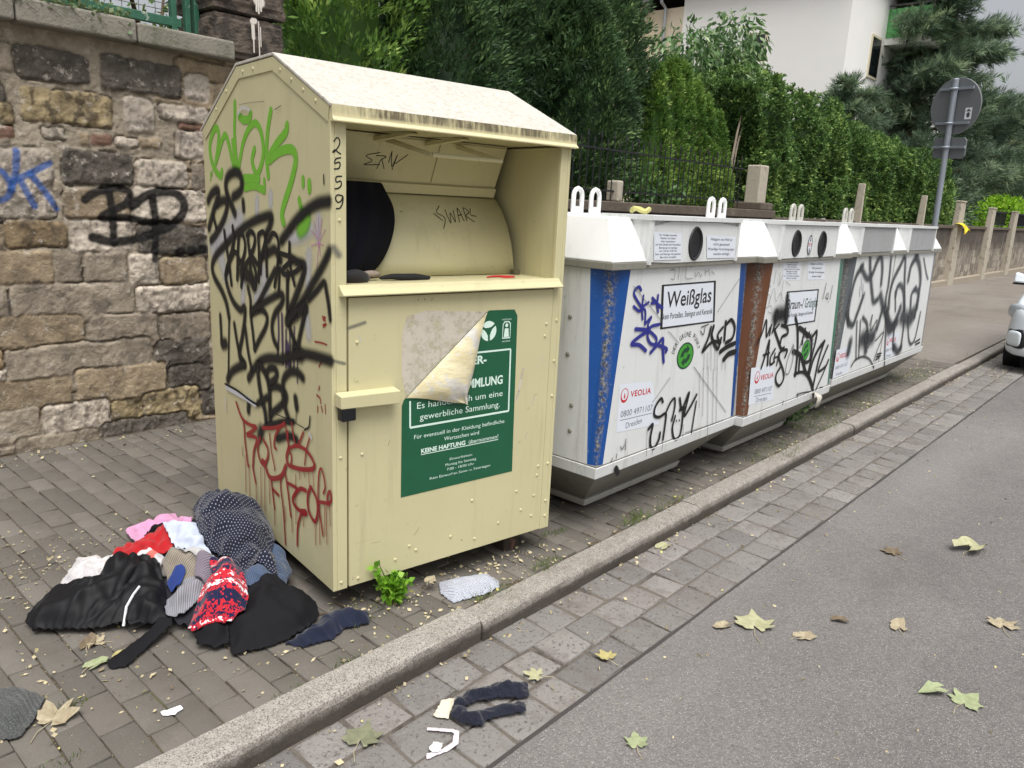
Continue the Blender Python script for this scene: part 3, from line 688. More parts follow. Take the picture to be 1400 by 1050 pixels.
# ------------------------------------------------------------------ carriageway
def asphalt(name, base, patch, sc1=120):
    n = NT(name)
    st = n.n('TexVoronoi', {'Vector': n.obj(), 'Scale': sc1}, feature='F1')
    grit = n.ramp(st.outputs['Color'], .2, .9)
    c = n.mix(n.noise(2.3, 6, .6), srgb(*base), srgb(*patch))
    c = n.mix(n.math('MULTIPLY', grit, .6), c, tuple(x*.42 for x in srgb(*base)[:3])+(1,))
    lt = n.ramp(n.noise(230, 2, .5), .61, .67)
    c = n.mix(n.math('MULTIPLY', lt, .5), c, srgb(196, 192, 186))
    dk = n.ramp(n.noise(.9, 7, .7, dist=.6), .50, .66)
    c = n.mix(n.math('MULTIPLY', dk, .45), c, srgb(88, 83, 81))
    pb = n.ramp(n.noise(.35, 3, .5, vec=n.mapped((.5, 2.2, 1))), .45, .6)
    c = n.mix(n.math('MULTIPLY', pb, .22), c, srgb(160, 156, 152))
    h = n.math('ADD', n.math('MULTIPLY', st.outputs['Distance'], -1.), n.math('MULTIPLY', n.noise(60, 4), .6))
    return n.finish(c, n.ramp(n.noise(30, 3), .3, .7, .6, .85), h, .55, .006, spec=.35)
M_ROAD = asphalt('asphalt', (123, 119, 116), (102, 98, 96))
M_WALK = asphalt('footway_asphalt', (138, 129, 119), (124, 115, 106), 170)
kind(B().box(-400, 400, -400, 400, -.4, -.06).build('ground', plain('soil', (92, 84, 70), .95, .3, 3)), 'structure')
kind(np_mesh('road', [(-12, -9, RZ+.003), (70, -9, RZ+.003), (70, 1.2185, RZ+.003), (-12, 1.2185, RZ+.003)], [(0, 1, 2, 3)], M_ROAD), 'structure')
seam = []
for i in range(161):
    x = -1+i*.1; w = .003+.006*vnoise(np.array(x*4.), np.array(3.), 2); y = 1.2185+.006*(fbm(np.array(x*3.), np.array(.5), 3, 9)-.5)
    seam += [(x, y-w, RZ+.0042), (x, y+w, RZ+.0042)]
kind(np_mesh('road_joint', seam, [(2*i, 2*i+2, 2*i+3, 2*i+1) for i in range(160)], plain('bitumen', (64, 60, 58), .8, .3, 60)), 'structure')

# stone blocks as one bevelled mesh each, gathered into a sheet
def blocks(name, quads, zt, depth, bev, mat_, rnd=.003, dome=0.):
    """quads: list of 4 corners (x, y) anticlockwise"""
    Q = np.array(quads, float); m = len(Q); c = Q.mean(1, keepdims=True)
    def inset(Qi, d):
        v = c-Qi; L = np.linalg.norm(v, axis=2, keepdims=True); return Qi+v/np.maximum(L, 1e-6)*d*1.35
    zz = zt+RNG.normal(0, rnd, (m, 1)); tilt = RNG.normal(0, .012, (m, 2))
    def ring(Qi, dz):
        d = Qi-c; z = zz+dz+d[:, :, 0]*tilt[:, :1]+d[:, :, 1]*tilt[:, 1:]
        return np.concatenate([Qi, z[:, :, None]], 2)
    rings = [ring(Q, -depth), ring(Q, -bev*1.1), ring(inset(Q, bev*.35), -bev*.35), ring(inset(Q, bev*1.2), 0)]
    if dome: rings.append(ring(inset(Q, bev*3.4), dome))
    k = len(rings); V = np.stack(rings, 1).reshape(m, k*4, 3)
    f = [[r*4+j, r*4+(j+1) % 4, r*4+4+(j+1) % 4, r*4+4+j] for r in range(k-1) for j in range(4)]+[[4*k-4, 4*k-3, 4*k-2, 4*k-1]]
    F = (np.array(f)[None]+(np.arange(m)*k*4)[:, None, None]).reshape(-1, 4)
    t = np.repeat(RNG.random(m), k*4); t2 = np.repeat(RNG.random(m), k*4)
    o = np_mesh(name, V.reshape(-1, 3), F, mat_, attrs={'tint': t, 'tint2': t2})
    return kind(o, 'structure')

def paver_mat():
    n = NT('concrete_paver'); t = n.attr('tint'); t2 = n.attr('tint2')
    c = n.mix(t, srgb(93, 89, 83), srgb(113, 108, 101)); c = n.mix(n.ramp(t2, .82, .98, 0, .3), c, srgb(112, 103, 95))
    c = n.mix(n.ramp(n.noise(5, 6, .65), .48, .68, 0, .6), c, srgb(88, 84, 77))
    c = n.mix(n.ramp(n.noise(330, 3, .6), .62, .72, 0, .5), c, srgb(178, 172, 160))
    c = n.mix(n.ramp(n.noise(290, 3, .6), .30, .38, .5, 0), c, srgb(62, 58, 52))
    return n.finish(c, .85, n.math('ADD', n.noise(240, 4), n.noise(26, 4)), .35, .004, spec=.3)
def sett_mat():
    n = NT('granite_sett'); t = n.attr('tint'); t2 = n.attr('tint2')
    c = n.mix(t, srgb(110, 107, 104), srgb(136, 132, 128)); c = n.mix(n.ramp(t2, .7, .95, 0, .4), c, srgb(126, 119, 113))
    c = n.mix(n.ramp(n.noise(9, 6, .7), .5, .66, 0, .6), c, srgb(100, 92, 86))
    c = n.mix(n.ramp(n.noise(70, 5, .7), .56, .63, 0, .75), c, srgb(66, 62, 60))
    c = n.mix(n.ramp(n.noise(260, 2, .6), .62, .72, 0, .5), c, srgb(190, 184, 176))
    return n.finish(c, .7, n.math('ADD', n.noise(90, 5), n.noise(22, 3)), .6, .006, spec=.4)
def joint_mat():
    n = NT('joint_soil')
    c = n.mix(n.ramp(n.noise(120, 5, .7), .4, .65), srgb(58, 50, 42), srgb(112, 100, 80))
    c = n.mix(n.ramp(n.noise(2.6, 5, .6), .56, .68, 0, .7), c, srgb(84, 92, 48))
    c = n.mix(n.ramp(n.noise(200, 3), .66, .70), c, srgb(196, 182, 140))
    return n.finish(c, .95, n.noise(160, 5), .8, .006)
M_JOINT = joint_mat()
kind(B().box(-3, 9.32, 1.76, 4.9, -.03, KZ-.008).build('pavement_bed', M_JOINT), 'structure')
PW = .0905
pav = []
for r in range(-26, 103):
    x0 = r*PW+.004*math.sin(r*1.7)+.002; x1 = (r+1)*PW-.003+.004*math.sin((r+1)*1.7)
    off = (r % 2)*.095+.01*math.sin(r*.9)
    for k in range(0, 18):
        y0 = 1.725+off+(k-1)*.1915; y1 = y0+.1875
        ya = max(y0, kerb_y(x0)+.123); yb = min(y1, 4.665)
        if yb-ya < .03: continue
        j = lambda: random.uniform(-.0022, .0022)
        pav.append([(x0+j(), ya+j()), (x1+j(), ya+j()), (x1+j(), yb+j()), (x0+j(), yb+j())])
blocks('pavement', pav, KZ, .02, .0035, paver_mat(), .0018)
kind(B().box(9.33, 70, 1.83, 4.9, -.03, KZ-.002).build('pavement_asphalt', M_WALK), 'structure')

M_GRIT = plain('gutter_grit', (104, 97, 89), .95, .35, 90, .6, 200, c2=(64, 58, 52), c2lo=.5, c2hi=.64, c2scale=5)
kind(B().box(-3, 16, 1.205, 1.70, -.06, RZ-.0065).build('gutter_bed', M_GRIT), 'structure')
setts = []
for row in range(3):
    x = -1.6+row*.07
    while x < 14:
        L = random.uniform(.135, .205)
        def yy(xx, t): return 1.228+t*(kerb_y(xx)+.002-1.228)
        g = .005; j = lambda: random.uniform(-.008, .008)
        a, b = row/3., (row+1)/3.
        setts.append([(x+g+j(), yy(x, a)+g+j()*.6), (x+L-g+j(), yy(x+L, a)+g+j()*.6), (x+L-g+j(), yy(x+L, b)-g+j()*.6), (x+g+j(), yy(x, b)-g+j()*.6)])
        x += L
blocks('gutter', setts, RZ-.001, .03, .006, sett_mat(), .0022, .001)

# kerb of long granite stones
def granite(name='kerb_granite'):
    n = NT(name)
    v = n.n('TexVoronoi', {'Vector': n.obj(), 'Scale': 300.}); sp = n.n('SeparateColor', {0: v.outputs['Color']})
    c = n.mix(n.ramp(sp.outputs[0], .15, .9), srgb(138, 133, 126), srgb(172, 166, 157))
    c = n.mix(n.ramp(sp.outputs[1], .80, .86, 0, .8), c, srgb(84, 80, 76))
    c = n.mix(n.ramp(n.noise(7, 6, .7), .5, .7, 0, .45), c, srgb(112, 104, 92))
    nz = n.n('SeparateXYZ', {0: n.obj()}).outputs[2]
    grime = n.math('MULTIPLY', n.ramp(n.math('ADD', nz, n.math('MULTIPLY', n.noise(30, 5, .7), .05)), .156, .108), .93)   # wet road dirt spattered up the face
    c = n.mix(grime, c, n.mix(n.noise(40, 5, .7), srgb(46, 40, 35), srgb(78, 69, 61)))
    return n.finish(c, .75, n.math('ADD', n.noise(120, 5), n.noise(300, 3)), .45, .004)
kb = B()
KJ = [-1.9, -.75, .45, 1.81, 3.42, 4.58, 5.75, 6.95, 8.1, 9.3, 10.45, 11.6, 12.8, 14, 15.2, 16.4, 17.6, 19, 21, 23, 26, 30, 36, 44, 60]
for a, b in zip(KJ[:-1], KJ[1:]):
    dz = random.uniform(-.003, .004)+(.012 if b <= 1.82 else 0); dy = random.uniform(-.004, .004)
    ns = max(2, int((b-a)/.06)) if a < 9 else 6; R = []
    for i in range(ns+1):
        x = a+.004+(b-a-.008)*i/ns; y0 = kerb_y(x)+dy; q = .0025
        jz = lambda s=1: random.uniform(-q, q)*s
        z = KZ+.004+dz; w = .119
        pr = [(y0+.002+jz(), -.05), (y0+jz(), .05), (y0+jz(), z-.03), (y0+.006+jz(.6), z-.012), (y0+.017, z-.003+jz(.4)), (y0+.035, z+jz(.3)), (y0+.075, z+jz(.4)), (y0+w-.008, z+jz(.3)), (y0+w, z-.008), (y0+w, -.05)]
        R.append([(x, y, zz) for y, zz in pr])
    m = len(R[0])
    kb.add([p for r in R for p in r], [(i*m+k, i*m+(k+1) % m, (i+1)*m+(k+1) % m, (i+1)*m+k) for i in range(ns) for k in range(m)]+[tuple(range(m)), tuple(range(ns*m, ns*m+m))[::-1]])
ko = kb.build('kerb', granite(), smooth=False); kind(ko, 'structure')

# ------------------------------------------------------------------ old stone wall
def stone_mat():
    n = NT('wall_stone'); c = n.attr('col', 'Color'); c0 = c; rk = n.attr('rock')
    v1 = n.noise(38, 6, .7); v2 = n.noise(9, 6, .7)
    c = n.mix(n.ramp(v1, .35, .7, .0, .5), c, n.mix(.5, c, srgb(60, 54, 48)))
    c = n.mix(n.ramp(n.noise(16, 6, .72), .57, .66, 0, .7), c, srgb(205, 196, 184))
    c = n.mix(n.math('MULTIPLY', n.ramp(v2, .54, .68, 0, .65), rk), c, srgb(72, 66, 60))
    c = n.mix(n.ramp(n.noise(2.2, 5, .6), .42, .62, 0, .2), c, n.mix(.5, c, srgb(86, 78, 70)))
    c = n.mix(n.attr('paint'), c, c0)
    return n.finish(c, .9, n.math('ADD', n.noise(55, 8, .7), n.math('MULTIPLY', n.noise(180, 4), .4)), .9, .012, spec=.25)
WX0, WX1, WZ0, WZ1, WS = -1.3, 2.93, .06, 2.40, .0072
gx = np.arange(WX0, WX1+WS, WS); gz = np.arange(WZ0, WZ1+WS, WS); X, Z = np.meshgrid(gx, gz)
wx = X+.02*(fbm(X*9, Z*9, 3, 5)-.5)+.012*(fbm(X*34, Z*34, 3, 6)-.5); wz = Z+.024*(fbm(X*7, Z*9, 3, 7)-.5)+.012*(fbm(X*34, Z*34, 3, 8)-.5)
lin = lambda *c: np.array(srgb(*c)[:3])
SC = {'d': (100, 94, 86), 'w': (204, 192, 176), 'g': (162, 150, 133), 'y': (170, 153, 118), 'o': (156, 136, 106), 'b': (164, 147, 122), 'r': (146, 114, 98)}
mort = lin(176, 164, 145)
colr = np.ones(X.shape+(3,))*(mort*(.65+.6*fbm(X*14, Z*14, 5, 3, .6))[..., None])
rough_m = fbm(X*40, Z*40, 4, 21, .6)
hgt = .002+.022*(fbm(X*8, Z*8, 4, 22)-.5)+.016*(rough_m-.5); rock = np.zeros(X.shape)
stl = [(k[0], min(p[0][0], p[1][0]), max(p[0][0], p[1][0]), min(p[0][1], p[1][1]), max(p[0][1], p[1][1])) for k, p in STONES.items()]
z = .1; rs = random.Random(4)
while z < 2.36:                                            # courses where the wall runs on out of sight or behind the container
    h = rs.choice([.13, .16, .19, .21, .12]); h = min(h, 2.37-z)
    for lo, hi in ((-1.3, 1.33), (2.38, 2.95)):
        x = lo-rs.uniform(0, .2)
        while x < hi:
            w = rs.uniform(.18, .55); e = min(x+w, hi-.012)
            if e-x > .06: stl.insert(0, (rs.choice('gbgwbbgdg'), x+.006, e-.006, z+.005, z+h-.005))
            x += w
    z += h
for si, (c, x0, x1, z0, z1) in enumerate(stl):
    cx, cz, hx, hz = (x0+x1)/2, (z0+z1)/2, (x1-x0)/2, (z1-z0)/2; r = min(.025, hx*.5, hz*.5)
    qx = np.abs(wx-cx)-hx+r; qz = np.abs(wz-cz)-hz+r
    sd = np.hypot(np.maximum(qx, 0), np.maximum(qz, 0))+np.minimum(np.maximum(qx, qz), 0)-r
    sd = sd-.007+.012*(fbm(X*26, Z*26, 4, 31)-.5); ins = sstep(.003, -.006, sd)
    grv = sstep(.007, .001, np.abs(sd-.001))*sstep(.46, .56, fbm(X*5+si, Z*5, 3, 12)); hgt = hgt-.016*grv; colr = colr*(1-.35*grv)[..., None]
    base = lin(*SC[c])*(.88+.24*rs.random())
    n1 = fbm(X*11+si*3.1, Z*11, 5, 40+si, .6); n2 = fbm(X*30, Z*22+si, 4, 70+si, .6)
    cc = base*(.42+1.14*n1)[..., None]
    if c in 'yo': cc = cc*(1-.7*sstep(.52, .66, n2))[..., None]+lin(70, 60, 50)*(.7*sstep(.52, .66, n2))[..., None]
    if c == 'w': cc = cc*(1-.6*sstep(.55, .7, n2))[..., None]+lin(96, 86, 78)*(.6*sstep(.55, .7, n2))[..., None]
    if c == 'd': cc = cc*(1-.5*sstep(.6, .75, n2))[..., None]+lin(130, 124, 116)*(.5*sstep(.6, .75, n2))[..., None]
    rg = 1.15 if c in 'dyw' else .6
    hh = .003+.010*rs.random()+.007*sstep(0, .02, -sd)-.010*grv+rg*(.022*(n1-.5)+.016*(n2-.5)+.009*(rough_m-.5))
    hgt = hgt*(1-ins)+hh*ins; rock = np.maximum(rock, ins); colr = colr*(1-ins[..., None])+cc*ins[..., None]
pmask = np.zeros(X.shape)
pc = {'blue': lin(52, 92, 160), 'black': lin(30, 29, 29)}
for c, hard, w, pts in WALL_TAGS:                          # spray paint lying on the rough stone
    P = smooth_path(np.array(pts, float).reshape(-1, 2)*1e-4, 5); r = w*.5e-4*1.15; D = np.full(X.shape, 9.)
    for a, b in zip(P[:-1], P[1:]):
        d = b-a; t = np.clip(((X-a[0])*d[0]+(Z-a[1])*d[1])/max(d@d, 1e-9), 0, 1)
        D = np.minimum(D, np.hypot(X-a[0]-t*d[0], Z-a[1]-t*d[1]))
    al = (sstep(r*1.15, r*.6, D+.006*(rough_m-.5))*(.96 if c == 'black' else .85)*sstep(.15, .4, rough_m+.25))[..., None]
    colr = colr*(1-al)+pc[c]*al; pmask = np.maximum(pmask, al[..., 0])
nx, nz_ = len(gx), len(gz); I = np.arange(nx*nz_).reshape(nz_, nx)
F = np.stack([I[:-1, :-1], I[:-1, 1:], I[1:, 1:], I[1:, :-1]], -1).reshape(-1, 4)
sw = thing('stone_wall', 'old rough sandstone wall with blue and black graffiti and grey coping', 'wall', (0, 0, 0))
M_STONE = stone_mat()
np_mesh('stonework', np.stack([X.ravel(), (4.715-hgt).ravel(), Z.ravel()], 1), F, M_STONE, sw, True, {'col': np.concatenate([np.clip(colr, 0, 1).reshape(-1, 3), np.ones((nx*nz_, 1))], 1), 'rock': rock.ravel(), 'paint': pmask.ravel()})
B().box(WX0, WX1, 4.75, 5.15, 0, 2.36).build('wall_core', plain('mortar', (140, 128, 110), .95, .3, 20), sw)
M_COPE = plain('coping_stone', (134, 129, 118), .9, .28, 14, .6, 60, c2=(96, 98, 78), c2lo=.5, c2hi=.68, c2scale=7)
for a, b in ((-1.3, .2), (.206, 1.36), (1.366, 1.95), (1.956, 2.53)):
    cp = B().box(a, b, 4.60, 5.2, 2.362+random.uniform(-.004, .004), 2.475+random.uniform(-.006, .006)).build('coping', M_COPE, sw, .014, 3)
# rusticated pillar standing on the end of the wall
gp = thing('gate_pillar', 'dark rusticated sandstone pillar splashed with white paint at the wall end', 'pillar', (2.66, 4.86, 2.38))
def rock_block(name, x0, x1, y0, y1, z0, z1, m, parent, amp=.018, bev=.03):
    o = B().box(x0, x1, y0, y1, z0, z1).build(name, m, parent)
    bm = bmesh.new(); bm.from_mesh(o.data); bmesh.ops.subdivide_edges(bm, edges=bm.edges[:], cuts=11, use_grid_fill=True)
    for v in bm.verts:
        e = sum(1 for c, lo, hi in ((v.co.x, x0, x1), (v.co.y, y0, y1), (v.co.z, z0, z1)) if min(c-lo, hi-c) < bev)
        s = Vector(((x0+x1)/2, (y0+y1)/2, (z0+z1)/2))
        k = float(fbm(np.array(v.co.x*13+v.co.z*7), np.array(v.co.y*11+v.co.z*12), 4, 91))-.5
        v.co += (v.co-s).normalized()*(k*amp*2-(.5*bev if e >= 2 else 0))
    bm.to_mesh(o.data); bm.free()
    return o
M_PIL = plain('pillar_stone', (92, 82, 73), .95, .35, 22, .9, 70, c2=(58, 52, 48), c2lo=.48, c2hi=.6, c2scale=9)
rock_block('pillar_block', -.24, .235, -.22, .25, 0, .255, M_PIL, gp)
rock_block('pillar_block', -.25, .245, -.23, .26, .265, .62, M_PIL, gp)
rock_block('pillar_block', -.25, .245, -.23, .26, .63, 1.05, M_PIL, gp)
pp = [('white', .6, 420, [350, 3900, 320, 5200]), ('white', .6, 700, [380, 3800, 300, 3600, 420, 3450]), ('white', .6, 120, [200, 3500, 190, 2900]), ('white', .6, 120, [330, 3500, 340, 2800]), ('white', .6, 120, [470, 3500, 500, 2950]),
      ('white', .6, 230, [-100, 2350, -60, 1300]), ('white', .6, 330, [-120, 2250, 60, 2300]), ('white', .6, 90, [-60, 1500, -50, 500]), ('white', .6, 80, [300, 2300, 320, 300]), ('white', .6, 70, [420, 2000, 430, 900])]
M_WPAINT = spray_mat('white_paint', (222, 214, 204), .6)
paint('paint_splash', pp, lambda a, b, h: (a, -.255-h*2, b), {'white': M_WPAINT}, gp)

# green garden fence on top of the old wall
M_GREEN = plain('green_paint', (48, 98, 76), .5, .2, 30, .3, 90, c2=(150, 160, 150), c2lo=.62, c2hi=.66, c2scale=14)
gf = thing('metal_fence', 'green painted steel fence panels with peeling bottom rail on the coping', 'fence', (0, 4.86, 2.475))
B().box(-1.2, 2.32, -.02, .02, .055, .105).box(-1.2, 2.32, -.02, .02, .95, .99).build('rail', M_GREEN, gf, .004)
for x in (-.8, .3, 1.25, 2.26, 2.345, 2.40): B().box(x, x+.032, -.022, .022, 0, 1.02).build('post', M_GREEN, gf, .003)
gw = B()
for i in range(22): gw.tube([(-1.2, 0, .14+i*.036), (2.26, 0, .14+i*.036)], .0025, 5)
for i in range(36): gw.tube([(-1.15+i*.095, .004, .1), (-1.15+i*.095, .004, .95)], .002, 5)
gw.build('wire_mesh', plain('dull_wire', (90, 96, 88), .5, .1), gf)

# ------------------------------------------------------------------ low garden wall further on, iron fence, posts
lw = thing('garden_wall', 'low weathered garden wall with a dark stone coping behind the bottle banks', 'wall', (0, 0, 0))
def block_mat():
    n = NT('block_wall_stone')
    mp = n.n('Mapping', {'Vector': n.obj(), 'Rotation': (PI/2, 0, 0)}).outputs[0]
    br = n.n('TexBrick', {'Vector': mp, 'Color1': srgb(176, 166, 150), 'Color2': srgb(108, 99, 88), 'Mortar': srgb(150, 142, 130), 'Scale': 1., 'Mortar Size': .008, 'Brick Width': .36, 'Row Height': .19, 'Bias': -.2})
    c = n.mix(n.ramp(n.noise(7, 6, .7), .45, .66, 0, .6), br.outputs[0], srgb(92, 84, 76))
    st = n.noise(1., 6, .7, vec=n.mapped((9, 9, .9)))
    c = n.mix(n.ramp(st, .48, .62, 0, .75), c, srgb(70, 62, 56))
    zz = n.n('SeparateXYZ', {0: n.obj()}).outputs[2]
    c = n.mix(n.math('MULTIPLY', n.ramp(n.math('ADD', zz, n.math('MULTIPLY', st, .9)), 1.25, 1.6), .8), c, srgb(62, 55, 50))
    return n.finish(c, .9, n.math('ADD', n.math('MULTIPLY', br.outputs['Fac'], -1.), n.noise(60, 5)), .6, .012)
M_BLOCK = block_mat()
B().box(2.95, 10.4, 4.74, 5.05, 0, 1.56).build('wall_body', M_BLOCK, lw, .005)
M_DCOPE = plain('dark_coping', (92, 82, 72), .9, .3, 16, .5, 60, c2=(120, 112, 98), c2lo=.55, c2hi=.7)
for a, b in ((2.95, 4.6), (4.606, 6.3), (6.306, 8.0), (8.006, 9.7), (9.706, 10.75)): B().box(a, b, 4.66, 5.1, 1.562, 1.665+random.uniform(-.004, .004)).build('coping', M_DCOPE, lw, .012, 3)
M_POST = plain('sandstone_post', (178, 170, 154), .9, .2, 18, .5, 70, c2=(120, 112, 98), c2lo=.56, c2hi=.72)
pst = thing('stone_post', 'pale square stone post on the garden wall between iron fence and hedge', 'post', (10.33, 4.87, 1.668), 0, 'posts along the garden wall')
B().box(-.03, .22, -.13, .08, 0, .60).build('shaft', M_POST, pst, .02, 3); B().box(-.08, .32, -.205, .2, -.002, .10).build('base', M_DCOPE, pst, .015, 2)
p2 = thing('stone_post', 'short pale stone post on the garden wall right behind the first bottle bank', 'post', (6.95, 4.87, 1.668), 0, 'posts along the garden wall')
B().box(.06, .16, -.06, .10, 0, .22).build('shaft', M_POST, p2, .02, 3)
fe = thing('iron_fence', 'black wrought iron fence with spiked bars on the garden wall before conifers', 'fence', (0, 4.87, 1.665))
M_IRON = plain('black_iron', (26, 27, 30), .5, .2, 40)
B().box(3.0, 10.05, -.008, .008, .10, .118).box(3.0, 10.05, -.008, .008, .52, .538).build('rail', M_IRON, fe)
fb = B(); x = 3.05; k = 0
while x < 10.05:
    top = .64 if k % 2 == 0 else .58
    fb.tube([(x, 0, .0), (x, 0, top)], .0065, 5); fb.tube([(x, 0, top), (x, 0, top+.02), (x, 0, top+.07)], [.013, .011, .001], 5); x += .115; k += 1
fb.build('bars', M_IRON, fe)
bw = thing('block_wall', 'stained stone block wall with pale piers running beside the far footway', 'wall', (0, 0, 0))
B().box(10.76, 48, 4.76, 5.02, .25, 1.5).build('wall_body', M_BLOCK, bw, .006)
B().box(10.76, 48, 4.66, 5.04, 0, .255).build('plinth', plain('plinth_stone', (156, 146, 130), .9, .25, 10, .5, 60), bw, .02)
B().box(10.76, 48, 4.71, 5.06, 1.502, 1.58).build('coping', M_DCOPE, bw, .01)
for x, zt, w, lab in ((14.3, 2.25, .06, 'slim pale post against the clipped hedge front, nearest of the wall piers'), (18.3, 2.2, .07, 'slim pale post at the far end of the clipped hedge'), (21.6, 2.16, .24, 'broad pale concrete pier beside the leaning sign pole with yellow cloth'), (25.3, 2.1, .22, 'dark edged concrete pier starting the far mesh fence'), (28.7, 2.08, .26, 'farthest concrete pier between two black fence panels')):
    q = thing('wall_pier', lab, 'post', (x, 4.70, 0), 0, 'posts along the garden wall')
    k_ = .35 if w < .1 else 1.
    B().prism([(-w, -.08, .02), (w, -.08, .02), (w, .12, .02), (-w, .12, .02)], [(-w*k_, -.06, zt-.03), (w*k_, -.06, zt-.03), (w*k_, .06, zt-.03), (-w*k_, .06, zt-.03)]).build('shaft', M_POST, q, .012)
    if w > .1: B().box(-w-.01, w+.01, -.075, .075, zt-.028, zt+.01).build('cap', M_POST, q, .012)
for a, b, lab in ((25.6, 28.4, 'black mesh fence panel between the dark edged pier and farthest pier'), (29.0, 34, 'last black mesh fence panel beyond the farthest pier')):
    q = thing('fence_panel', lab, 'fence', (a, 4.86, 1.585), 0, 'black fence panels on the block wall')
    f = B().box(0, b-a, -.02, .02, .42, .47).box(0, b-a, -.02, .02, .05, .08)
    x = .05
    while x < b-a: f.box(x, x+.02, -.008, .008, .08, .42); x += .12
    f.build('panel', M_IRON, q)
yc = B()
for i in range(7):
    t = i/6; yc.add([(-.34+.62*t, -.02-.06*math.sin(3*t), .16-.1*abs(t-.4)), (-.34+.62*t, -.1-.05*math.cos(5*t), .02-.08*math.sin(2*t)), (-.34+.62*t, -.14, -.12+.1*t-.06*math.sin(7*t)), (-.34+.62*t, .12, .11-.05*t)], [])
V = yc.v; F = []
for i in range(6):
    a = i*4; F += [(a, a+1, a+5, a+4), (a+1, a+2, a+6, a+5), (a+3, a, a+4, a+7)]
yo = np_mesh('cloth', V, F, plain('yellow_cloth', (222, 200, 40), .8, .15), None, True, loc=(21.65, 4.6, 1.52)); md = yo.modifiers.new('thick', 'SOLIDIFY'); md.thickness = .02; md = yo.modifiers.new('smooth', 'SUBSURF'); md.levels = md.render_levels = 2
tag(yo, 'bright yellow cloth hung over the block wall at the broad pier', 'cloth')

# ------------------------------------------------------------------ road sign seen from behind
sg = thing('road_sign', 'grey backs of a round and a small square road sign on leaning pole', 'road sign', (10.09, 2.4, KZ)); sg.rotation_euler = (0, -math.radians(5.2), 0)
M_GALV = plain('galvanised_steel', (150, 157, 166), .5, .12, 25, .15, 80, metal=.3)
M_SBACK = plain('sign_back_grey', (112, 115, 118), .6, .08, 12)
B().tube([(0, 0, -.02), (0, 0, 3.04)], .031, 14).dome((0, 0, 3.04), .031, (0, 0, 1), .3).build('pole', M_GALV, sg, smooth=False)
rz = math.radians(-23)
def sgn(p): return (p[0]*math.cos(rz)-p[1]*math.sin(rz), p[0]*math.sin(rz)+p[1]*math.cos(rz), p[2])
n_ = 40; c1 = [(0.045, .30*math.cos(2*PI*i/n_), 2.76+.30*math.sin(2*PI*i/n_)) for i in range(n_)]
B().prism([sgn(p) for p in c1], [sgn((p[0]+.02, p[1], p[2])) for p in c1]).build('round_plate', M_SBACK, sg, .004)
c2 = [(.045, y, z) for y, z in ((-.2, 2.235), (-.17, 2.205), (.17, 2.205), (.2, 2.235), (.2, 2.40), (.17, 2.43), (-.17, 2.43), (-.2, 2.40))]
B().prism([sgn(p) for p in c2], [sgn((p[0]+.015, p[1], p[2])) for p in c2]).build('square_plate', M_SBACK, sg, .003)
for zz, w in ((2.945, .2), (2.585, .2), (2.33, .2)):
    B().prism([sgn((.02, -w, zz-.014)), sgn((.044, -w, zz-.014)), sgn((.044, w, zz-.014)), sgn((.02, w, zz-.014))], [sgn((.02, -w, zz+.014)), sgn((.044, -w, zz+.014)), sgn((.044, w, zz+.014)), sgn((.02, w, zz+.014))]).tube([sgn((.04*math.cos(t)-.005, .038*math.sin(t), zz)) for t in np.linspace(PI*.5, PI*1.5, 9)], .012, 6).build('clamp', M_GALV, sg)
sl = Letters(lambda a, b, h: sgn((.0445-h, a, b)))
sl.poly([(-.21, 2.62), (-.13, 2.62), (-.13, 2.74), (-.21, 2.74)], 0).disc((-.17, 2.665), .02, .028, 1); sl.poly([(-.2, 2.70), (-.14, 2.70), (-.17, 2.73)], 1)
sl.build('inspection_sticker', [plain('sticker_white', (226, 228, 230), .5, .05), plain('sticker_grey', (70, 80, 92), .5, .05)], sg)
# ------------------------------------------------------------------ clothing donation container
def painted(name, c, dirt=(120, 112, 84), amt=.5, rust=0., rough=.42):
    n = NT(name); b = srgb(*c)
    col = n.mix(n.noise(3, 5, .6), tuple(x*.93 for x in b[:3])+(1,), tuple(min(1, x*1.05) for x in b[:3])+(1,))
    st = n.noise(1., 6, .7, vec=n.mapped((14, 14, 1.3)))
    col = n.mix(n.ramp(st, .55, .75, 0, amt*.5), col, srgb(*dirt))
    col = n.mix(n.ramp(n.noise(28, 6, .75), .62, .72, 0, amt), col, srgb(*dirt))
    if rust: col = n.mix(n.ramp(n.noise(19, 7, .8), .69, .72, 0, rust), col, srgb(84, 58, 44))
    sc_ = n.noise(1., 3, .6, vec=n.n('Mapping', {'Vector': n.obj(), 'Rotation': (.3, .9, .4), 'Scale': (4, 160, 40)}).outputs[0])
    col = n.mix(n.ramp(sc_, .70, .74, 0, .3), col, tuple(x*.72 for x in b[:3])+(1,))
    return n.finish(col, n.ramp(n.noise(12, 4), .3, .7, rough, rough+.22), n.noise(2.2, 3), .12, .02, spec=.4)
M_CREAM = painted('cream_paint', (199, 192, 152), (138, 130, 98), .5)
CW, CD, CA = 1.0287, 1.192, -.1504
cc_ = thing('clothing_container', 'cream steel clothing donation container covered in black and green graffiti', 'donation bin', (1.4507, 2.0814, .22), CA)
PRF = [(1.19, 0), (1.19, 1.612), (.765, 1.828), (.42, 1.828), (0., 1.645), (0., 0)]
b = B()
b.ext_x(PRF, 0, .016); b.ext_x(PRF, CW-.016, CW)
b.box(.016, CW-.016, 1.172, 1.19, 0, 1.61)                              # back
b.box(.016, .055, 0, .018, 0, 1.606).box(.977, CW-.016, 0, .018, 0, 1.606)   # front posts
b.box(.055, .977, .03, .05, 0, 1.06)                                     # sheet behind the door
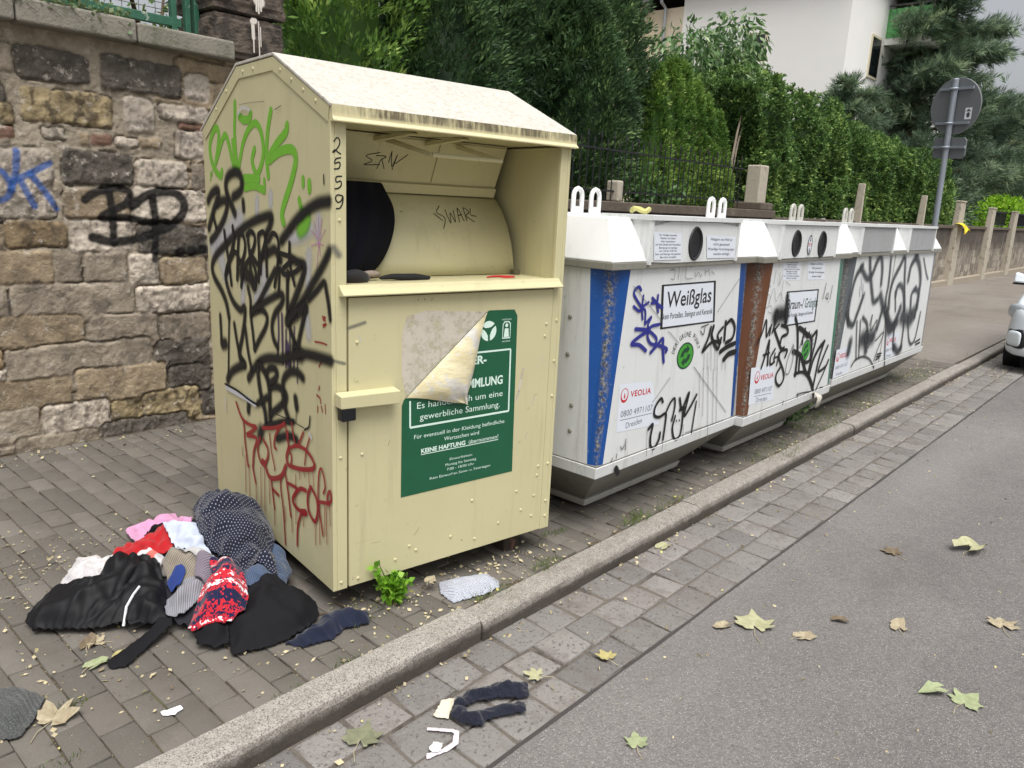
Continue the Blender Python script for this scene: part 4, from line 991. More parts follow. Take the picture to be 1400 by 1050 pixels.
b.box(.016, .05, .018, .55, 1.06, 1.60).box(.982, CW-.016, .018, .55, 1.06, 1.60)  # chute cheeks
b.box(.05, .982, .018, .6, 1.062, 1.088)                                  # chute floor
b.box(.05, .982, .50, .52, 1.088, 1.6).box(.05, .982, .06, .52, 1.606, 1.622)
b.box(.02, CW-.02, .02, 1.17, .004, .02)
b.build('body', M_CREAM, cc_, .0025)
# gable trim on both sides
def inset_prof(d): return [(1.19-d, 1.58), (.765-.4*d, 1.828-d*1.02), (.42+.2*d, 1.828-d*1.02), (.0+.012, 1.645-d*1.1)]
b = B(); A_ = [(1.19, 1.612), (.765, 1.828), (.42, 1.828), (0., 1.645)]; I_ = inset_prof(.043)
for i in range(3):
    b.ext_x([A_[i], A_[i+1], I_[i+1], I_[i]], -.004, 0.)
for y, z in ((1.0, 1.69), (.88, 1.75), (.6, 1.806), (.7, 1.806), (.36, 1.78), (.27, 1.742), (.18, 1.703), (.09, 1.664)): b.dome((-.004, y, z), .007, (-1, 0, 0))
b.build('gable_trim', M_CREAM, cc_, .001)
b = B()
for i in range(3): b.ext_x([A_[i], A_[i+1], I_[i+1], I_[i]], CW, CW+.004)
b.build('gable_trim', M_CREAM, cc_, .001)
def roof_mat():
    n = NT('roof_paint')
    c = n.mix(n.noise(5, 6, .7), srgb(186, 182, 172), srgb(206, 203, 195))
    c = n.mix(n.ramp(n.noise(46, 7, .8), .47, .62, 0, .7), c, srgb(164, 156, 138))
    c = n.mix(n.ramp(n.noise(150, 4, .7), .6, .7, 0, .6), c, srgb(112, 102, 82))
    c = n.mix(n.ramp(n.noise(13, 6, .75), .6, .72, 0, .3), c, srgb(190, 178, 160))
    return n.finish(c, .7, n.noise(60, 5), .2, .004)
M_ROOF = roof_mat()
b = B(); rp = [(-.012, 1.641), (.42, 1.832), (.765, 1.832), (1.2, 1.612)]; ro = [(-.016, 1.650), (.418, 1.842), (.767, 1.842), (1.205, 1.620)]
for i in range(3): b.ext_x([rp[i], rp[i+1], ro[i+1], ro[i]], -.006, CW+.007)
b.build('roof', M_ROOF, cc_, .002)
def fascia_mat():
    n = NT('mouldy_fascia'); z_ = n.n('SeparateXYZ', {0: n.obj()}).outputs[2]
    st = n.noise(1., 4, .7, vec=n.mapped((70, 70, 8))); st2 = n.noise(9, 4)
    lim = n.ramp(z_, 1.614, 1.626)
    f = n.math('MULTIPLY', lim, n.ramp(n.math('ADD', n.math('MULTIPLY', st, .7), n.math('MULTIPLY', st2, .5)), .42, .66))
    x_ = n.n('SeparateXYZ', {0: n.obj()}).outputs[0]
    f = n.math('MULTIPLY', f, n.ramp(x_, .03, .12, .3, 1.))
    return n.finish(n.mix(f, srgb(206, 197, 156), srgb(104, 96, 74)), .7, n.noise(90, 4), .2, .003)
B().ext_x([(-.016, 1.650), (-.019, 1.612), (-.030, 1.603), (-.030, 1.598), (-.004, 1.598), (-.004, 1.64)], -.002, CW+.009).build('fascia', fascia_mat(), cc_, .0015)
# sill over the door
B().ext_x([(-.004, 1.055), (-.034, 1.058), (-.036, 1.063), (-.014, 1.080), (-.006, 1.092), (.02, 1.092), (.02, 1.055)], .026, 1.0).build('sill', M_CREAM, cc_, .002)
# front service door with rivets
b = B().box(.0605, .9725, -.004, .022, .006, 1.05)
for x, z in ((.095, .03), (.11, .5), (.09, .9), (.25, .06), (.31, .10), (.34, .075), (.5, .09), (.62, .05), (.74, .09), (.86, .12), (.92, .08), (.94, .26), (.945, .30), (.94, .86), (.945, .91), (.93, .17), (.60, .22), (.83, .21), (.39, 1.03)): b.dome((x, -.004, z), .0065, (0, -1, 0), .7)
b.build('door', M_CREAM, cc_, .0012)
b = B()
for z in (.06, .13, .30, .6, .75, .92): b.dome((1.003, 0, z), .007, (0, -1, 0), .7)
for z in (.03, .5, 1.3): b.dome((.03, 0, z), .006, (0, -1, 0), .7)
b.build('rivet', M_CREAM, cc_)
lk = B().prism([(.008, -.05, .686), (.008, -.004, .686), (.008, -.004, .735), (.008, -.05, .729)], [(.235, -.05, .678), (.235, -.004, .678), (.235, -.004, .731), (.235, -.05, .725)]).build('lock_bar', M_CREAM, cc_, .003)
B().box(.014, .066, -.046, -.008, .640, .684).build('padlock', plain('black_lock', (18, 20, 26), .4, .1), lk, .004)
# swinging chute flap, drum and handle
fl = B().prism([(.056, .286, 1.602), (.934, .286, 1.602), (.934, .376, 1.402), (.056, .376, 1.402)], [(.056, .30, 1.604), (.934, .30, 1.604), (.934, .390, 1.408), (.056, .390, 1.408)])
def onflap(x, t, off): return (x, .286+(.376-.286)*t-off, 1.602-.2*t-off*.45)
def fl_box(x0, x1, t0, t1, h):
    fl.prism([onflap(x0, t0, 0), onflap(x1, t0, 0), onflap(x1, t1, 0), onflap(x0, t1, 0)], [onflap(x0, t0, h), onflap(x1, t0, h), onflap(x1, t1, h), onflap(x0, t1, h)])
fl_box(.056, .934, .82, 1., .012); fl_box(.18, .345, 0, .78, .004)
for x0, x1 in ((.06, .335), (.342, .60), (.607, .93)): fl_box(x0, x1, .03, .79, .005)
flo = fl.build('chute_flap', M_CREAM, cc_, .0015)
hb = B().tube([(.43, .08, 1.532), (.745, .08, 1.532)], .0085, 10)
for x in (.43, .745): hb.prism([(x-.006, .075, 1.525), (x+.006, .075, 1.525), (x+.006, .085, 1.539), (x-.006, .085, 1.539)], [(x-.07, .286, 1.575), (x-.05, .286, 1.575), (x-.05, .288, 1.592), (x-.07, .288, 1.592)])
for x in (.36, .58): hb.prism([(x, .10, 1.597), (x+.03, .10, 1.597), (x+.03, .12, 1.606), (x, .12, 1.606)], [(x-.05, .285, 1.575), (x-.02, .285, 1.575), (x-.02, .29, 1.59), (x-.05, .29, 1.59)])
hb.build('handle', M_CREAM, flo, .002)
dr = [(.395, 1.398), (.366, 1.384), (.326, 1.345), (.285, 1.288), (.25, 1.21), (.232, 1.14), (.224, 1.09)]
db = B(); V = []
for i in range(2):
    V += [((.052 if i == 0 else .945), y, z) for y, z in dr]
m = len(dr); F = [(k, k+1, m+k+1, m+k) for k in range(m-1)]
do = np_mesh('chute_drum', V, F, M_CREAM, cc_, True); md = do.modifiers.new('thick', 'SOLIDIFY'); md.thickness = .006; md.offset = 1
B().box(.925, .955, .19, .222, 1.089, 1.108).dome((.93, .372, 1.41), .008, (0, -1, 0)).build('hinge', plain('dark_hinge', (96, 90, 70), .5, .2), cc_, .003)
M_BRICK = plain('old_brick', (112, 84, 74), .9, .3, 40, .4, 90)
M_FW = plain('foot_wood', (62, 52, 44), .9, .3, 30)
for q in ((.2, .32, .25, .37), (.2, .3, .95, 1.08), (.88, .98, .9, 1.05), (.84, .92, .07, .2)): B().box(*q, -.1, 0).build('foot', M_FW, cc_, .006)

SP = {'green': spray_mat('green_spray', (120, 190, 54)), 'black': spray_mat('black_spray', (11, 11, 13), .6, .99), 'white': spray_mat('pale_spray', (208, 208, 214), .6, .72), 'red': spray_mat('red_marker', (158, 28, 34), .4, .95),
      'purple': spray_mat('purple_ink', (58, 40, 92), .4, .85), 'pink': spray_mat('pink_chalk', (206, 140, 190), .6, .6), 'blue': spray_mat('blue_marker', (34, 42, 140), .4), 'grey': spray_mat('faded_marker', (112, 112, 112), .5, .6),
      'silver': spray_mat('bare_metal', (206, 208, 216), .3, .95), 'soot': spray_mat('grey_black_spray', (46, 49, 54), .5, .88)}
def use(tags): return {k: SP[k] for k in SP if any(t[0] == k for t in tags)}
paint('graffiti', SIDE_TAGS, lambda a, b, h: (-.0004-h, a, b), use(SIDE_TAGS), cc_, .0006)
rs2 = random.Random(5); DT = [('black', .7, 40, [3300, 10330, 3310, 10335]), ('black', .7, 40, [3560, 10335, 3570, 10340]), ('grey', .0, 160, [600, 9500, 1200, 9650])]
for i in range(34):
    x, z = rs2.randint(700, 9600), rs2.randint(200, 10300); a = rs2.uniform(0, 6.3); l = rs2.choice([60, 120, 200, 350])
    if 2500 < x < 8200 and 2800 < z < 10000: continue
    DT.append((rs2.choice(['grey', 'black', 'white', 'silver']), .7, rs2.choice([12, 16, 24]), [x, z, int(x+l*math.cos(a)), int(z+l*math.sin(a))]))
paint('scuff', DT, lambda a, b, h: (a, -.004-h, b), use(DT), cc_, .0004)
paint('number', POST_TAGS, lambda a, b, h: (a, -h, b), use(POST_TAGS), cc_, .0008)
def pl_flap(a, b, h):
    t = (1.602-b)/.2; p = onflap(a, t, .005+h); return p
paint('scribble', FLAP_TAGS, pl_flap, use(FLAP_TAGS), flo)
dp = np.array(dr)[::-1]
def on_drum(x, z, h): return (x, float(np.interp(z, dp[:, 1], dp[:, 0]))-h-.009, z)
drt = [('black', .7, 26, q) for q in ([6300, 13550, 6050, 13300, 6350, 13100, 6150, 12700], [6500, 13400, 6550, 12900, 6700, 13300, 6800, 12950, 6900, 13400], [7000, 12950, 7150, 13500, 7250, 13000], [7050, 13200, 7250, 13250], [7400, 13000, 7450, 13500, 7650, 13350, 7450, 13200, 7750, 12980], [7800, 13500, 7700, 13250, 7950, 13200], [5900, 13250, 6200, 13000], [4400, 13300, 4460, 13270])]
paint('scribble', drt, on_drum, {'black': SP['black']}, do, .0015)

# green notice, half torn off
PO = thing  # (the notice is glued on: a part of the container)
M_PGREEN = plain('notice_green', (22, 88, 58), .5, .1, 20); M_INK = plain('notice_white', (214, 236, 224), .5, .05)
pk_ = POSTER['peel']; Pt = lambda k, i=0: POSTER[k][i]
place_p = lambda a, b, h: (a, -.0045-h, b)
PL = Letters(place_p)
A0, B0, C0 = pk_
PL.poly([(.2697, .3033), (.8006, .3047), (.7885, .952), (.772, .977), (.650, .9795), A0, B0, (.276, .674), (.2685, .655)], 0, .0006)
po = PL.build('notice', [M_PGREEN], cc_)
T = Letters(place_p)
tl = Pt('frame', 1); bl_, br_ = POSTER['frameb']
fr = [(bl_[0], bl_[1]), (br_[0], br_[1]), (tl[0], tl[1]), (.300, tl[1])]
def bar(a, b, w):
    a = np.array(a); b = np.array(b); u = (b-a)/np.linalg.norm(b-a); nn = np.array([-u[1], u[0]])*w/2
    T.poly([a-nn, b-nn, b+nn, a+nn])
bar(fr[0], fr[1], .008); bar(fr[1], fr[2], .007); bar((.5863, tl[1]), fr[2], .007); bar((bl_[0], bl_[1]), (.3025, .668), .007)
T.line('ER-', (.5745, .7765), (.6441, .7765), .031, bold=.03)
T.line('MMLUNG', (.5585, .6855), (.7281, .6855), .034, bold=.03)
T.line('Es handelt sich um eine', (.3325, .6345), (.7309, .6345), .024)
T.line('gewerbliche Sammlung.', (.3451, .5905), (.7189, .5905), .024)
T.line('Für eventuell in der Kleidung befindliche', (.3221, .521), (.7465, .521), .0155)
T.line('Wertsachen wird', (.4559, .493), (.6205, .493), .0155)
T.line('KEINE HAFTUNG', (.3538, .461), (.5560, .461), .0165, bold=.035); T.line('übernommen!', (.5720, .461), (.7184, .461), .0165)
bar((.3538, .4555), (.7184, .4555), .003)
T.line('Einwurfzeiten:', (.4845, .410), (.5918, .410), .010); T.line('Montag bis Samstag', (.4654, .3895), (.6111, .3895), .010)
T.line('7:00 - 18:00 Uhr', (.4725, .3705), (.6026, .3705), .010); T.line('Kein Einwurf an Sonn- u. Feiertagen', (.3958, .3485), (.6833, .3485), .010)
# three leaf ring emblem and clothes tag emblem
lc = (.6478, .9005); lr = .0375
for k in range(3):
    a0 = PI/2+k*2*PI/3+.12; pts = []
    for i in range(15): t = a0-.95+i/14*1.85; pts.append((lc[0]+lr*math.cos(t), lc[1]+lr*1.03*math.sin(t)))
    for i in range(11): t = a0+.75-i/10*1.5; rr = lr*(.30+.16*abs(i-5)/5); pts.append((lc[0]+rr*math.cos(t), lc[1]+rr*math.sin(t)))
    T.poly(pts)
e0 = (.736, .897)
T.frame([(e0[0]-.02, e0[1]-.032), (e0[0]+.02, e0[1]-.032), (e0[0]+.02, e0[1]+.026), (e0[0]+.012, e0[1]+.036), (e0[0]-.012, e0[1]+.036), (e0[0]-.02, e0[1]+.026)], .0035)
T.disc((e0[0], e0[1]+.020), .0075, .0075); T.poly([(e0[0]-.013, e0[1]-.026), (e0[0]+.013, e0[1]-.026), (e0[0]+.009, e0[1]+.008), (e0[0]-.009, e0[1]+.008)])
T.line('KLEIDUNG', (.712, .9375), (.758, .9375), .006); T.line('SCHUHE', (.716, .8515), (.756, .8515), .006)
T.build('lettering', [M_INK], po)
def residue_mat():
    n = NT('glue_residue'); a = n.math('MULTIPLY', n.ramp(n.noise(16, 7, .75), .36, .52, .25, .92), 1.)
    return n.finish(n.mix(n.ramp(n.noise(30, 6, .7), .5, .7), srgb(206, 198, 184), srgb(180, 172, 150)), .8, alpha=a)
rs_ = POSTER['res']
rp_ = np.array([rs_[0], rs_[1], rs_[2], rs_[3], rs_[4], rs_[5], rs_[6]])
Letters(lambda a, b, h: (a, -.0042-h, b)).poly([tuple(p) for p in rp_], 0, .0003).poly([(.80, .60), (.828, .74), (.838, .735), (.815, .61)], 0, .0003).build('glue_residue', [residue_mat()], cc_)
def peel_mat():
    n = NT('torn_film'); x_ = n.noise(1., 5, .65, vec=n.n('Mapping', {'Vector': n.obj(), 'Rotation': (0, -.7, 0), 'Scale': (9, 9, 34)}).outputs[0])
    c = n.mix(n.ramp(x_, .42, .6), srgb(218, 208, 172), srgb(200, 188, 148)); c = n.mix(n.ramp(n.noise(12, 5, .7), .52, .58, 0, .8), c, srgb(200, 198, 196))
    return n.finish(c, .5, n.math('ADD', n.noise(14, 4, .6), x_), .4, .010)
V = []; N_ = 16
A0, B0, C0 = map(np.array, (A0, B0, C0))
for i in range(N_+1):
    for j in range(N_+1):
        s, t = i/N_, j/N_; p = (A0*(1-s)+B0*s)*(1-t)+C0*t
        lift = (.022*math.sin(PI*min(1, t*1.15))**.8*(1-.35*abs(s-.5))+.018*t+.006*math.sin(9*s+5*t)*t)*min(1., 4*min(s, 1-s)+.12+t*.5)
        p = p+np.array([-.018, .018])*math.sin(PI*t)*(.7-t)+.004*np.array([math.sin(23*s), math.cos(19*s+2)])*t*(1-abs(2*s-1))
        V.append((p[0], -.008-lift, p[1]))
F = [(i*(N_+1)+j, i*(N_+1)+j+1, (i+1)*(N_+1)+j+1, (i+1)*(N_+1)+j) for i in range(N_) for j in range(N_)]
np_mesh('torn_film', V, F, peel_mat(), po, True)

# ------------------------------------------------------------------ bottle banks
M_BWHITE = painted('white_bank_paint', (216, 218, 217), (112, 102, 82), .75, .9)
M_LID = painted('white_lid_paint', (222, 223, 222), (140, 134, 118), .45, .55)
M_HOP = painted('grey_hopper_paint', (122, 120, 113), (46, 44, 38), .8, .6)
M_SKIRT = painted('pale_skirt_paint', (176, 174, 166), (84, 78, 66), .8, .8)
M_COVER = painted('grey_cover_paint', (158, 160, 160), (84, 80, 74), .7, .4)
M_LIP = painted('grey_lip', (132, 130, 120), (70, 64, 52), .8, .7)
M_DARK = plain('dark_inside', (12, 12, 13), .8, .2); M_RUB = plain('black_rubber', (26, 27, 30), .5, .2, 60)
def strip_mat(name, c, chip):
    n = NT(name); t = n.attr('fold')
    col = n.mix(n.noise(6, 5), tuple(x*.85 for x in srgb(*c)[:3])+(1,), srgb(*c))
    ch = n.math('MULTIPLY', n.ramp(t, .55, .95), n.ramp(n.noise(48, 8, .8), .46, .52))
    col = n.mix(ch, col, n.mix(n.ramp(n.noise(80, 5, .7), .45, .55), srgb(*chip), srgb(146, 143, 134)))
    col = n.mix(n.ramp(n.noise(70, 5, .7), .66, .7, 0, .8), col, srgb(170, 166, 156))
    return n.finish(col, .45, n.noise(40, 4), .15, .004)
PM = [plain('print_black', (18, 18, 24), .5, .1), plain('sticker_pale', (220, 226, 234), .45, .04), plain('dot_green', (62, 150, 48), .5, .1), plain('print_red', (196, 28, 40), .5, .05), plain('print_grey', (112, 118, 128), .5, .1), plain('dot_dark', (14, 66, 38), .5, .1)]
def oval_panel(b, x0, x1, z0, z1, y, holes, mi):
    """upright panel with oval openings, each opening in its own cell"""
    xs = [x0]+[(holes[i][0]+holes[i+1][0])/2 for i in range(len(holes)-1)]+[x1]
    for (cx, cz, rx, rz), a, c in zip(holes, xs[:-1], xs[1:]):
        n = 32; V = []
        for i in range(n):
            t = 2*PI*i/n; ux, uz = math.cos(t), math.sin(t)
            s = min(((c if ux > 0 else a)-cx)/ux if abs(ux) > 1e-6 else 9, ((z1 if uz > 0 else z0)-cz)/uz if abs(uz) > 1e-6 else 9)
            V.append((cx+rx*ux, y, cz+rz*uz)); V.append((cx+s*ux, y, cz+s*uz))
        b.add(V, [(2*i, 2*i+1, (2*i+3) % (2*n), (2*i+2) % (2*n)) for i in range(n)], mi)
        for (px, pz) in ((a, z0), (a, z1), (c, z0), (c, z1)):           # corners left by the radial cut
            best = sorted(range(n), key=lambda i: (V[2*i+1][0]-px)**2+(V[2*i+1][2]-pz)**2)[:2]
            b.add([(px, y, pz), V[2*best[0]+1], V[2*best[1]+1]], [(0, 1, 2)], mi)
def arc_text(L, txt, c, r, rz, a0, a1, size, mi):
    n = len(txt)
    for i, ch in enumerate(txt):
        if ch == ' ': continue
        t = a0+(a1-a0)*(i+.5)/n; p = np.array([c[0]+r*math.cos(t), c[1]+rz*math.sin(t)]); u = np.array([math.sin(t), -math.cos(t)])
        L.line(ch, p-u*size*.32, p+u*size*.32, size, mi)
def bottle_bank(label, X, Y, w, d, cl, cr, chutes, tags, info, group='bottle banks'):
    r = thing('bottle_bank', label, 'bottle bank', (X, Y, 0), 0, group)
    z0, z1 = .46, 1.372
    def ring(z, k, j, m):     # k chamfer along x, j along y, m fold inset
        q = [(k, 0), (w-k, 0), (w-m, m*.28), (w, j), (w, d-j), (w-m, d-m), (w-k, d), (k, d), (m, d-m), (0, d-j), (0, j), (m, m*.7)]
        return [(x, y, z) for x, y in q]
    Rb, Rt = ring(z0, .05, .05, .012), ring(z1, .152, .11, .045)
    b = B(); b.add(Rb+Rt, [(0, 1, 13, 12), (3, 4, 16, 15), (6, 7, 19, 18), (9, 10, 22, 21)]+[tuple(range(12, 24))], 0)
    b.build('body', M_BWHITE, r, .002)
    Ms = {}
    for segs, c, chip, nm in (((((10, 11), (11, 0)), ((8, 9), (7, 8)))[:1], cl, (74, 70, 64), 'l'), ((((1, 2), (2, 3)),), cr, (74, 70, 64), 'r')):
        V = []; F = []; At = []
        for pair in segs:
            for (i, j) in pair:
                k0 = len(V); V += [Rb[i], Rb[j], Rt[j], Rt[i]]; F.append((k0, k0+1, k0+2, k0+3)); At += [1. if q in (2, 11, 8) else 0. for q in (i, j, j, i)]
        np_mesh('corner_strip', V, F, strip_mat('corner_'+nm, c, chip), r, attrs={'fold': At})
    B().prism([(0, 0, .405), (w, 0, .405), (w, d, .405), (0, d, .405)], [(-.006, -.006, .462), (w+.006, -.006, .462), (w+.006, d, .462), (-.006, d, .462)]).build('rim', M_BWHITE, r, .004)
    B().box(-.003, w+.003, -.003, d, .4615, .4675).build('seam', M_HOP, r)
    rv = B()
    for yy_, zz_ in ((.16, .60), (.16, .72), (.2, .95), (.2, 1.12), (.45, .55), (.5, .9), (.8, .7), (1.0, 1.1)): rv.dome((0, yy_, zz_), .012, (-1, 0, 0), .5)
    rv.build('rivet', M_LIP, r)
    i_ = .235
    B().prism([(i_, .22, .18), (w-i_, .22, .18), (w-i_, d-.22, .18), (i_, d-.22, .18)], [(.004, .004, .404), (w-.004, .004, .404), (w-.004, d, .404), (.004, d, .404)]).build('hopper', M_HOP, r, .003)
    B().prism([(i_-.005, .212, .150), (w-i_+.005, .212, .150), (w-i_+.005, d-.212, .150), (i_-.005, d-.212, .150)], [(i_-.018, .2, .186), (w-i_+.018, .2, .186), (w-i_+.018, d-.2, .186), (i_-.018, d-.2, .186)]).build('skirt', M_SKIRT, r, .004)
    M_F = M_HOP
    for fx in (i_+.05, w-i_-.15):
        for fy in (.3, d-.4): B().box(fx, fx+.1, fy, fy+.1, KZ, .152).build('foot', M_F, r)
    # lid: hipped, with upright inlet boxes
    B().prism([(-.016, -.018, z1+.004), (w+.016, -.018, z1+.004), (w+.016, d, z1+.004), (-.016, d, z1+.004)], [(.075, .085, 1.562), (w-.075, .085, 1.562), (w-.075, d-.1, 1.562), (.075, d-.1, 1.562)]).build('lid', M_LID, r, .006)
    lp = B().box(-.018, w+.018, -.02, .02, z1-.028, z1+.003).box(-.018, .02, .02, d, z1-.028, z1+.003).box(w-.02, w+.018, .02, d, z1-.028, z1+.003)
    lp.build('lip', M_LIP, r, .003)
    for (x0, x1, holes) in chutes:
        bx = B(); yb = -.026
        bx.box(x0, x1, yb+.012, .2, z1-.012, 1.570)
        bx.box(x0-.012, x1+.012, yb-.012, .24, 1.556, 1.576)
        bx.box(x0-.006, x0+.012, yb-.006, yb+.012, z1-.01, 1.556).box(x1-.012, x1+.006, yb-.006, yb+.012, z1-.01, 1.556)
        if not holes: B().box(x0+.016, x1-.016, yb+.002, yb+.011, z1, 1.548).build('inlet_cover', M_COVER, r, .003)
        else: oval_panel(bx, x0+.012, x1-.012, z1-.006, 1.552, yb+.002, holes, 0)
        c_ = bx.build('inlet_box', M_BWHITE, r, 0)
        for (cx, cz, rx, rz) in holes:
            rb = B(); n = 28
            E = lambda s, y: [(cx+rx*s*math.cos(2*PI*i/n), y, cz+rz*s*math.sin(2*PI*i/n)) for i in range(n)]
            rb.add(E(1.08, yb+.001)+E(1.0, yb-.005)+E(.86, yb+.002), [(k*n+i, k*n+(i+1) % n, (k+1)*n+(i+1) % n, (k+1)*n+i) for k in range(2) for i in range(n)])
            rb.add(E(.9, yb+.004)+[(cx+.01, yb+.010, cz)], [(i, (i+1) % n, n) for i in range(n)])
            rb.build('inlet_hole', M_RUB, c_)
    ps = (.5,) if len(chutes) == 1 else (.25, .75)
    for p in ps:
        for s in (-1, 1):
            lx = w*p+s*.078; pts = [(lx-.036, d/2, 1.558), (lx-.036, d/2, 1.655)]+[(lx-.036*math.cos(PI*k/6), d/2, 1.655+.036*math.sin(PI*k/6)) for k in range(1, 6)]+[(lx+.036, d/2, 1.655), (lx+.036, d/2, 1.558)]
            B().tube(pts, .0125, 8).box(lx-.034, lx+.034, d/2-.009, d/2+.009, 1.555, 1.60).build('lifting_eye', M_LID if info else M_SKIRT, r, smooth=False)
    paint('graffiti', tags, lambda a, b, h: (a, -h, b), use(tags), r, .004)
    if info:
        L = Letters(lambda a, b, h: (a, -h, b)); I = info
        L.poly(I['sign'], 1, .0012).frame(I['sign'], .016, 0, .0014)
        q = I['wtext']
        if I['name'] == 'white':
            L.line('Weißglas', q[0], q[1], .076, 0, .012, .0015); sz = .028
        else:
            m = np.array(q[0])*.44+np.array(q[1])*.56
            L.line('Braun-/', q[0], m-np.array([.02, 0]), .06, 0, .01, .0015); L.line('Grünglas', m, q[1], .06, 5, .01, .0015); sz = .022
        L.line('kein Porzellan, Steingut und Keramik', I['sub'][0], I['sub'][1], sz, 0, .008, .0015)
        L.build('sign_plate', PM, r); L = Letters(lambda a, b, h: (a, -h, b))
        c = I['dot'][0]; rx = abs(c[0]-I['dot'][1][0])*.98; rz = abs(I['dot'][2][1]-c[1])*1.0
        L.disc(c, rx, rz, 5, .0012).disc(c, rx*.88, rz*.88, 2, .0014)
        for sgn_ in (1, -1):                                   # two interlocked arrows
            P_ = [(-.62, -.05), (-.5, .3), (-.2, .55), (.1, .6), (.1, .8), (.45, .45), (.1, .1), (.1, .28), (-.15, .2), (-.25, -.05)]
            L.poly([(c[0]+sgn_*x*rx, c[1]+sgn_*y*rz) for x, y in P_], 5, .0016)
        arc_text(L, 'DER GRÜNE PUNKT', c, rx*1.42, rz*1.42, PI*.93, PI*.06, .026, 0)
        L.build('recycling_emblem', PM, r); L = Letters(lambda a, b, h: (a, -h, b))
        P_ = I['plate']; L.poly(P_, 1, .0009)
        v = I['vlogo']; vr = abs(v[0][0]-v[1][0])*1.05; vz = vr*1.08
        L.disc(v[0], vr, vz, 3, .0013).disc((v[0][0], v[0][1]+vz*.12), vr*.78, vz*.76, 1, .0015)
        L.poly([(v[0][0], v[0][1]+vz*.42), (v[0][0]+vr*.2, v[0][1]-vz*.1), (v[0][0]+vr*.16, v[0][1]-vz*.34), (v[0][0], v[0][1]-vz*.42), (v[0][0]-vr*.16, v[0][1]-vz*.34), (v[0][0]-vr*.2, v[0][1]-vz*.1)], 3, .0017)
        vt = I['vtext']; L.line('VEOLIA', vt[0], vt[1], abs(vt[2][1]-vt[0][1])*1.1, 3, .02, .0013, 1.1)
        L.line('0800 4971107', I['num'][0], I['num'][1], .030, 4, 0, .0013); L.line('Dresden', I['city'][0], I['city'][1], .028, 4, 0, .0013)
        nb, nt_ = np.array(I['num'][0]), np.array(I['num'][1]); L.poly([nb-(0, .016), nt_-(0, .016), nt_-(0, .013), nb-(0, .013)], 4, .0013)
        L.build('company_sticker', PM, r); L = Letters(lambda a, b, h: (a, -h, b))
        dy = .026 if I['name'] == 'white' else 0
        for key, rows in (('st1', ['Nur Hohlglas einwerfen', 'Flaschen und Gläser', 'bitte restentleert', 'und ohne Deckel und Verschlüsse', 'Benutzung nur werktags', 'von 7.00 bis 19.00 Uhr', 'Sonn- und Feiertags nicht gestattet', 'Bitte Lärm vermeiden']), ('st2', ['Ablagern von Müll ist', 'nicht gestattet!', 'Mutwillige Verunreinigungen', 'werden verfolgt!'])):
            Q = I[key]; a, b_, c2, d2 = map(np.array, Q); L.poly([(p[0], p[1]) for p in (a, b_, c2, d2)], 1, .0009+dy)
            for k, tx in enumerate(rows):
                t = (k+1.0)/(len(rows)+.6); s0 = a*(1-t)+d2*t; s1 = b_*(1-t)+c2*t; wd = min(.92, len(tx)/(34. if key == 'st1' else 28.)); mid = (s0+s1)/2
                L.line(tx, mid-(s1-s0)*wd/2, mid+(s1-s0)*wd/2, .0085 if key == 'st1' else .013, 0, 0, .0013+dy)
            L.build('notice_sticker', PM, r); L = Letters(lambda a, b, h: (a, -h, b))
        if 'oct' in I:
            o = I['oct'][0]; n8 = [(o[0]+.036*math.cos(PI/8+k*PI/4), o[1]+.062*math.sin(PI/8+k*PI/4)) for k in range(8)]
            L.poly(n8, 1, .0276).frame(n8, .006, 0, .0278); L.line('STOP', (o[0]-.024, o[1]-.009), (o[0]+.024, o[1]-.009), .02, 3, .01, .028)
            L.poly([(o[0]-.008, o[1]+.02), (o[0]+.008, o[1]+.02), (o[0]+.004, o[1]+.046), (o[0]-.004, o[1]+.046)], 0, .028); L.poly([(o[0]-.008, o[1]-.046), (o[0]+.008, o[1]-.046), (o[0]+.005, o[1]-.02), (o[0]-.005, o[1]-.02)], 0, .028)
            L.build('stop_sticker', PM, r)
    return r
BIN1['name'] = 'white'; BIN2['name'] = 'brown'
bottle_bank('white bottle bank with blue corners and the sign Weißglas, beside the cream container', 2.69, 1.85, 1.36, 1.32, (10, 74, 146), (10, 74, 146), [(.247, 1.09, [(.652, 1.452, .062, .075)])], BIN1_TAGS, BIN1)
bottle_bank('white bottle bank with brown and green corners and two round inlets', 4.06, 1.80, 1.36, 1.32, (104, 64, 40), (44, 116, 88), [(.16, 1.01, [(.375, 1.45, .062, .072), (.775, 1.442, .062, .076)])], BIN2_TAGS, BIN2)
b3 = bottle_bank('wide grey and white double bottle bank smeared with black spray, farthest along the kerb', 5.60, 1.85, 2.375, 1.32, (92, 98, 102), (120, 124, 126), [(.11, .86, []), (1.275, 2.04, [])], BIN3_TAGS, None)
v = BIN3['v1']; v2 = BIN3['v2'][0]
for (vx, vz_) in ((v[0][0], v[0][1]), (v2[0], v2[1])):
    L = Letters(lambda a, b, h: (a, -h, b))
    L.poly([(vx-.05, vz_+.06), (vx+.28, vz_+.06), (vx+.28, vz_-.18), (vx-.05, vz_-.18)], 1, .0009)
    L.disc((vx, vz_), .03, .034, 3, .0012).disc((vx, vz_+.004), .023, .026, 1, .0014).disc((vx, vz_-.006), .008, .012, 3, .0016); L.line('VEOLIA', (vx+.04, vz_-.015), (vx+.22, vz_-.015), .034, 3, .02, .0012)
    L.line('0800 4971107', (vx-.02, vz_-.09), (vx+.23, vz_-.09), .026, 4, 0, .0012); L.line('Dresden', (vx+.01, vz_-.14), (vx+.14, vz_-.14), .024, 4, 0, .0012)
    L.build('company_sticker', PM, b3)
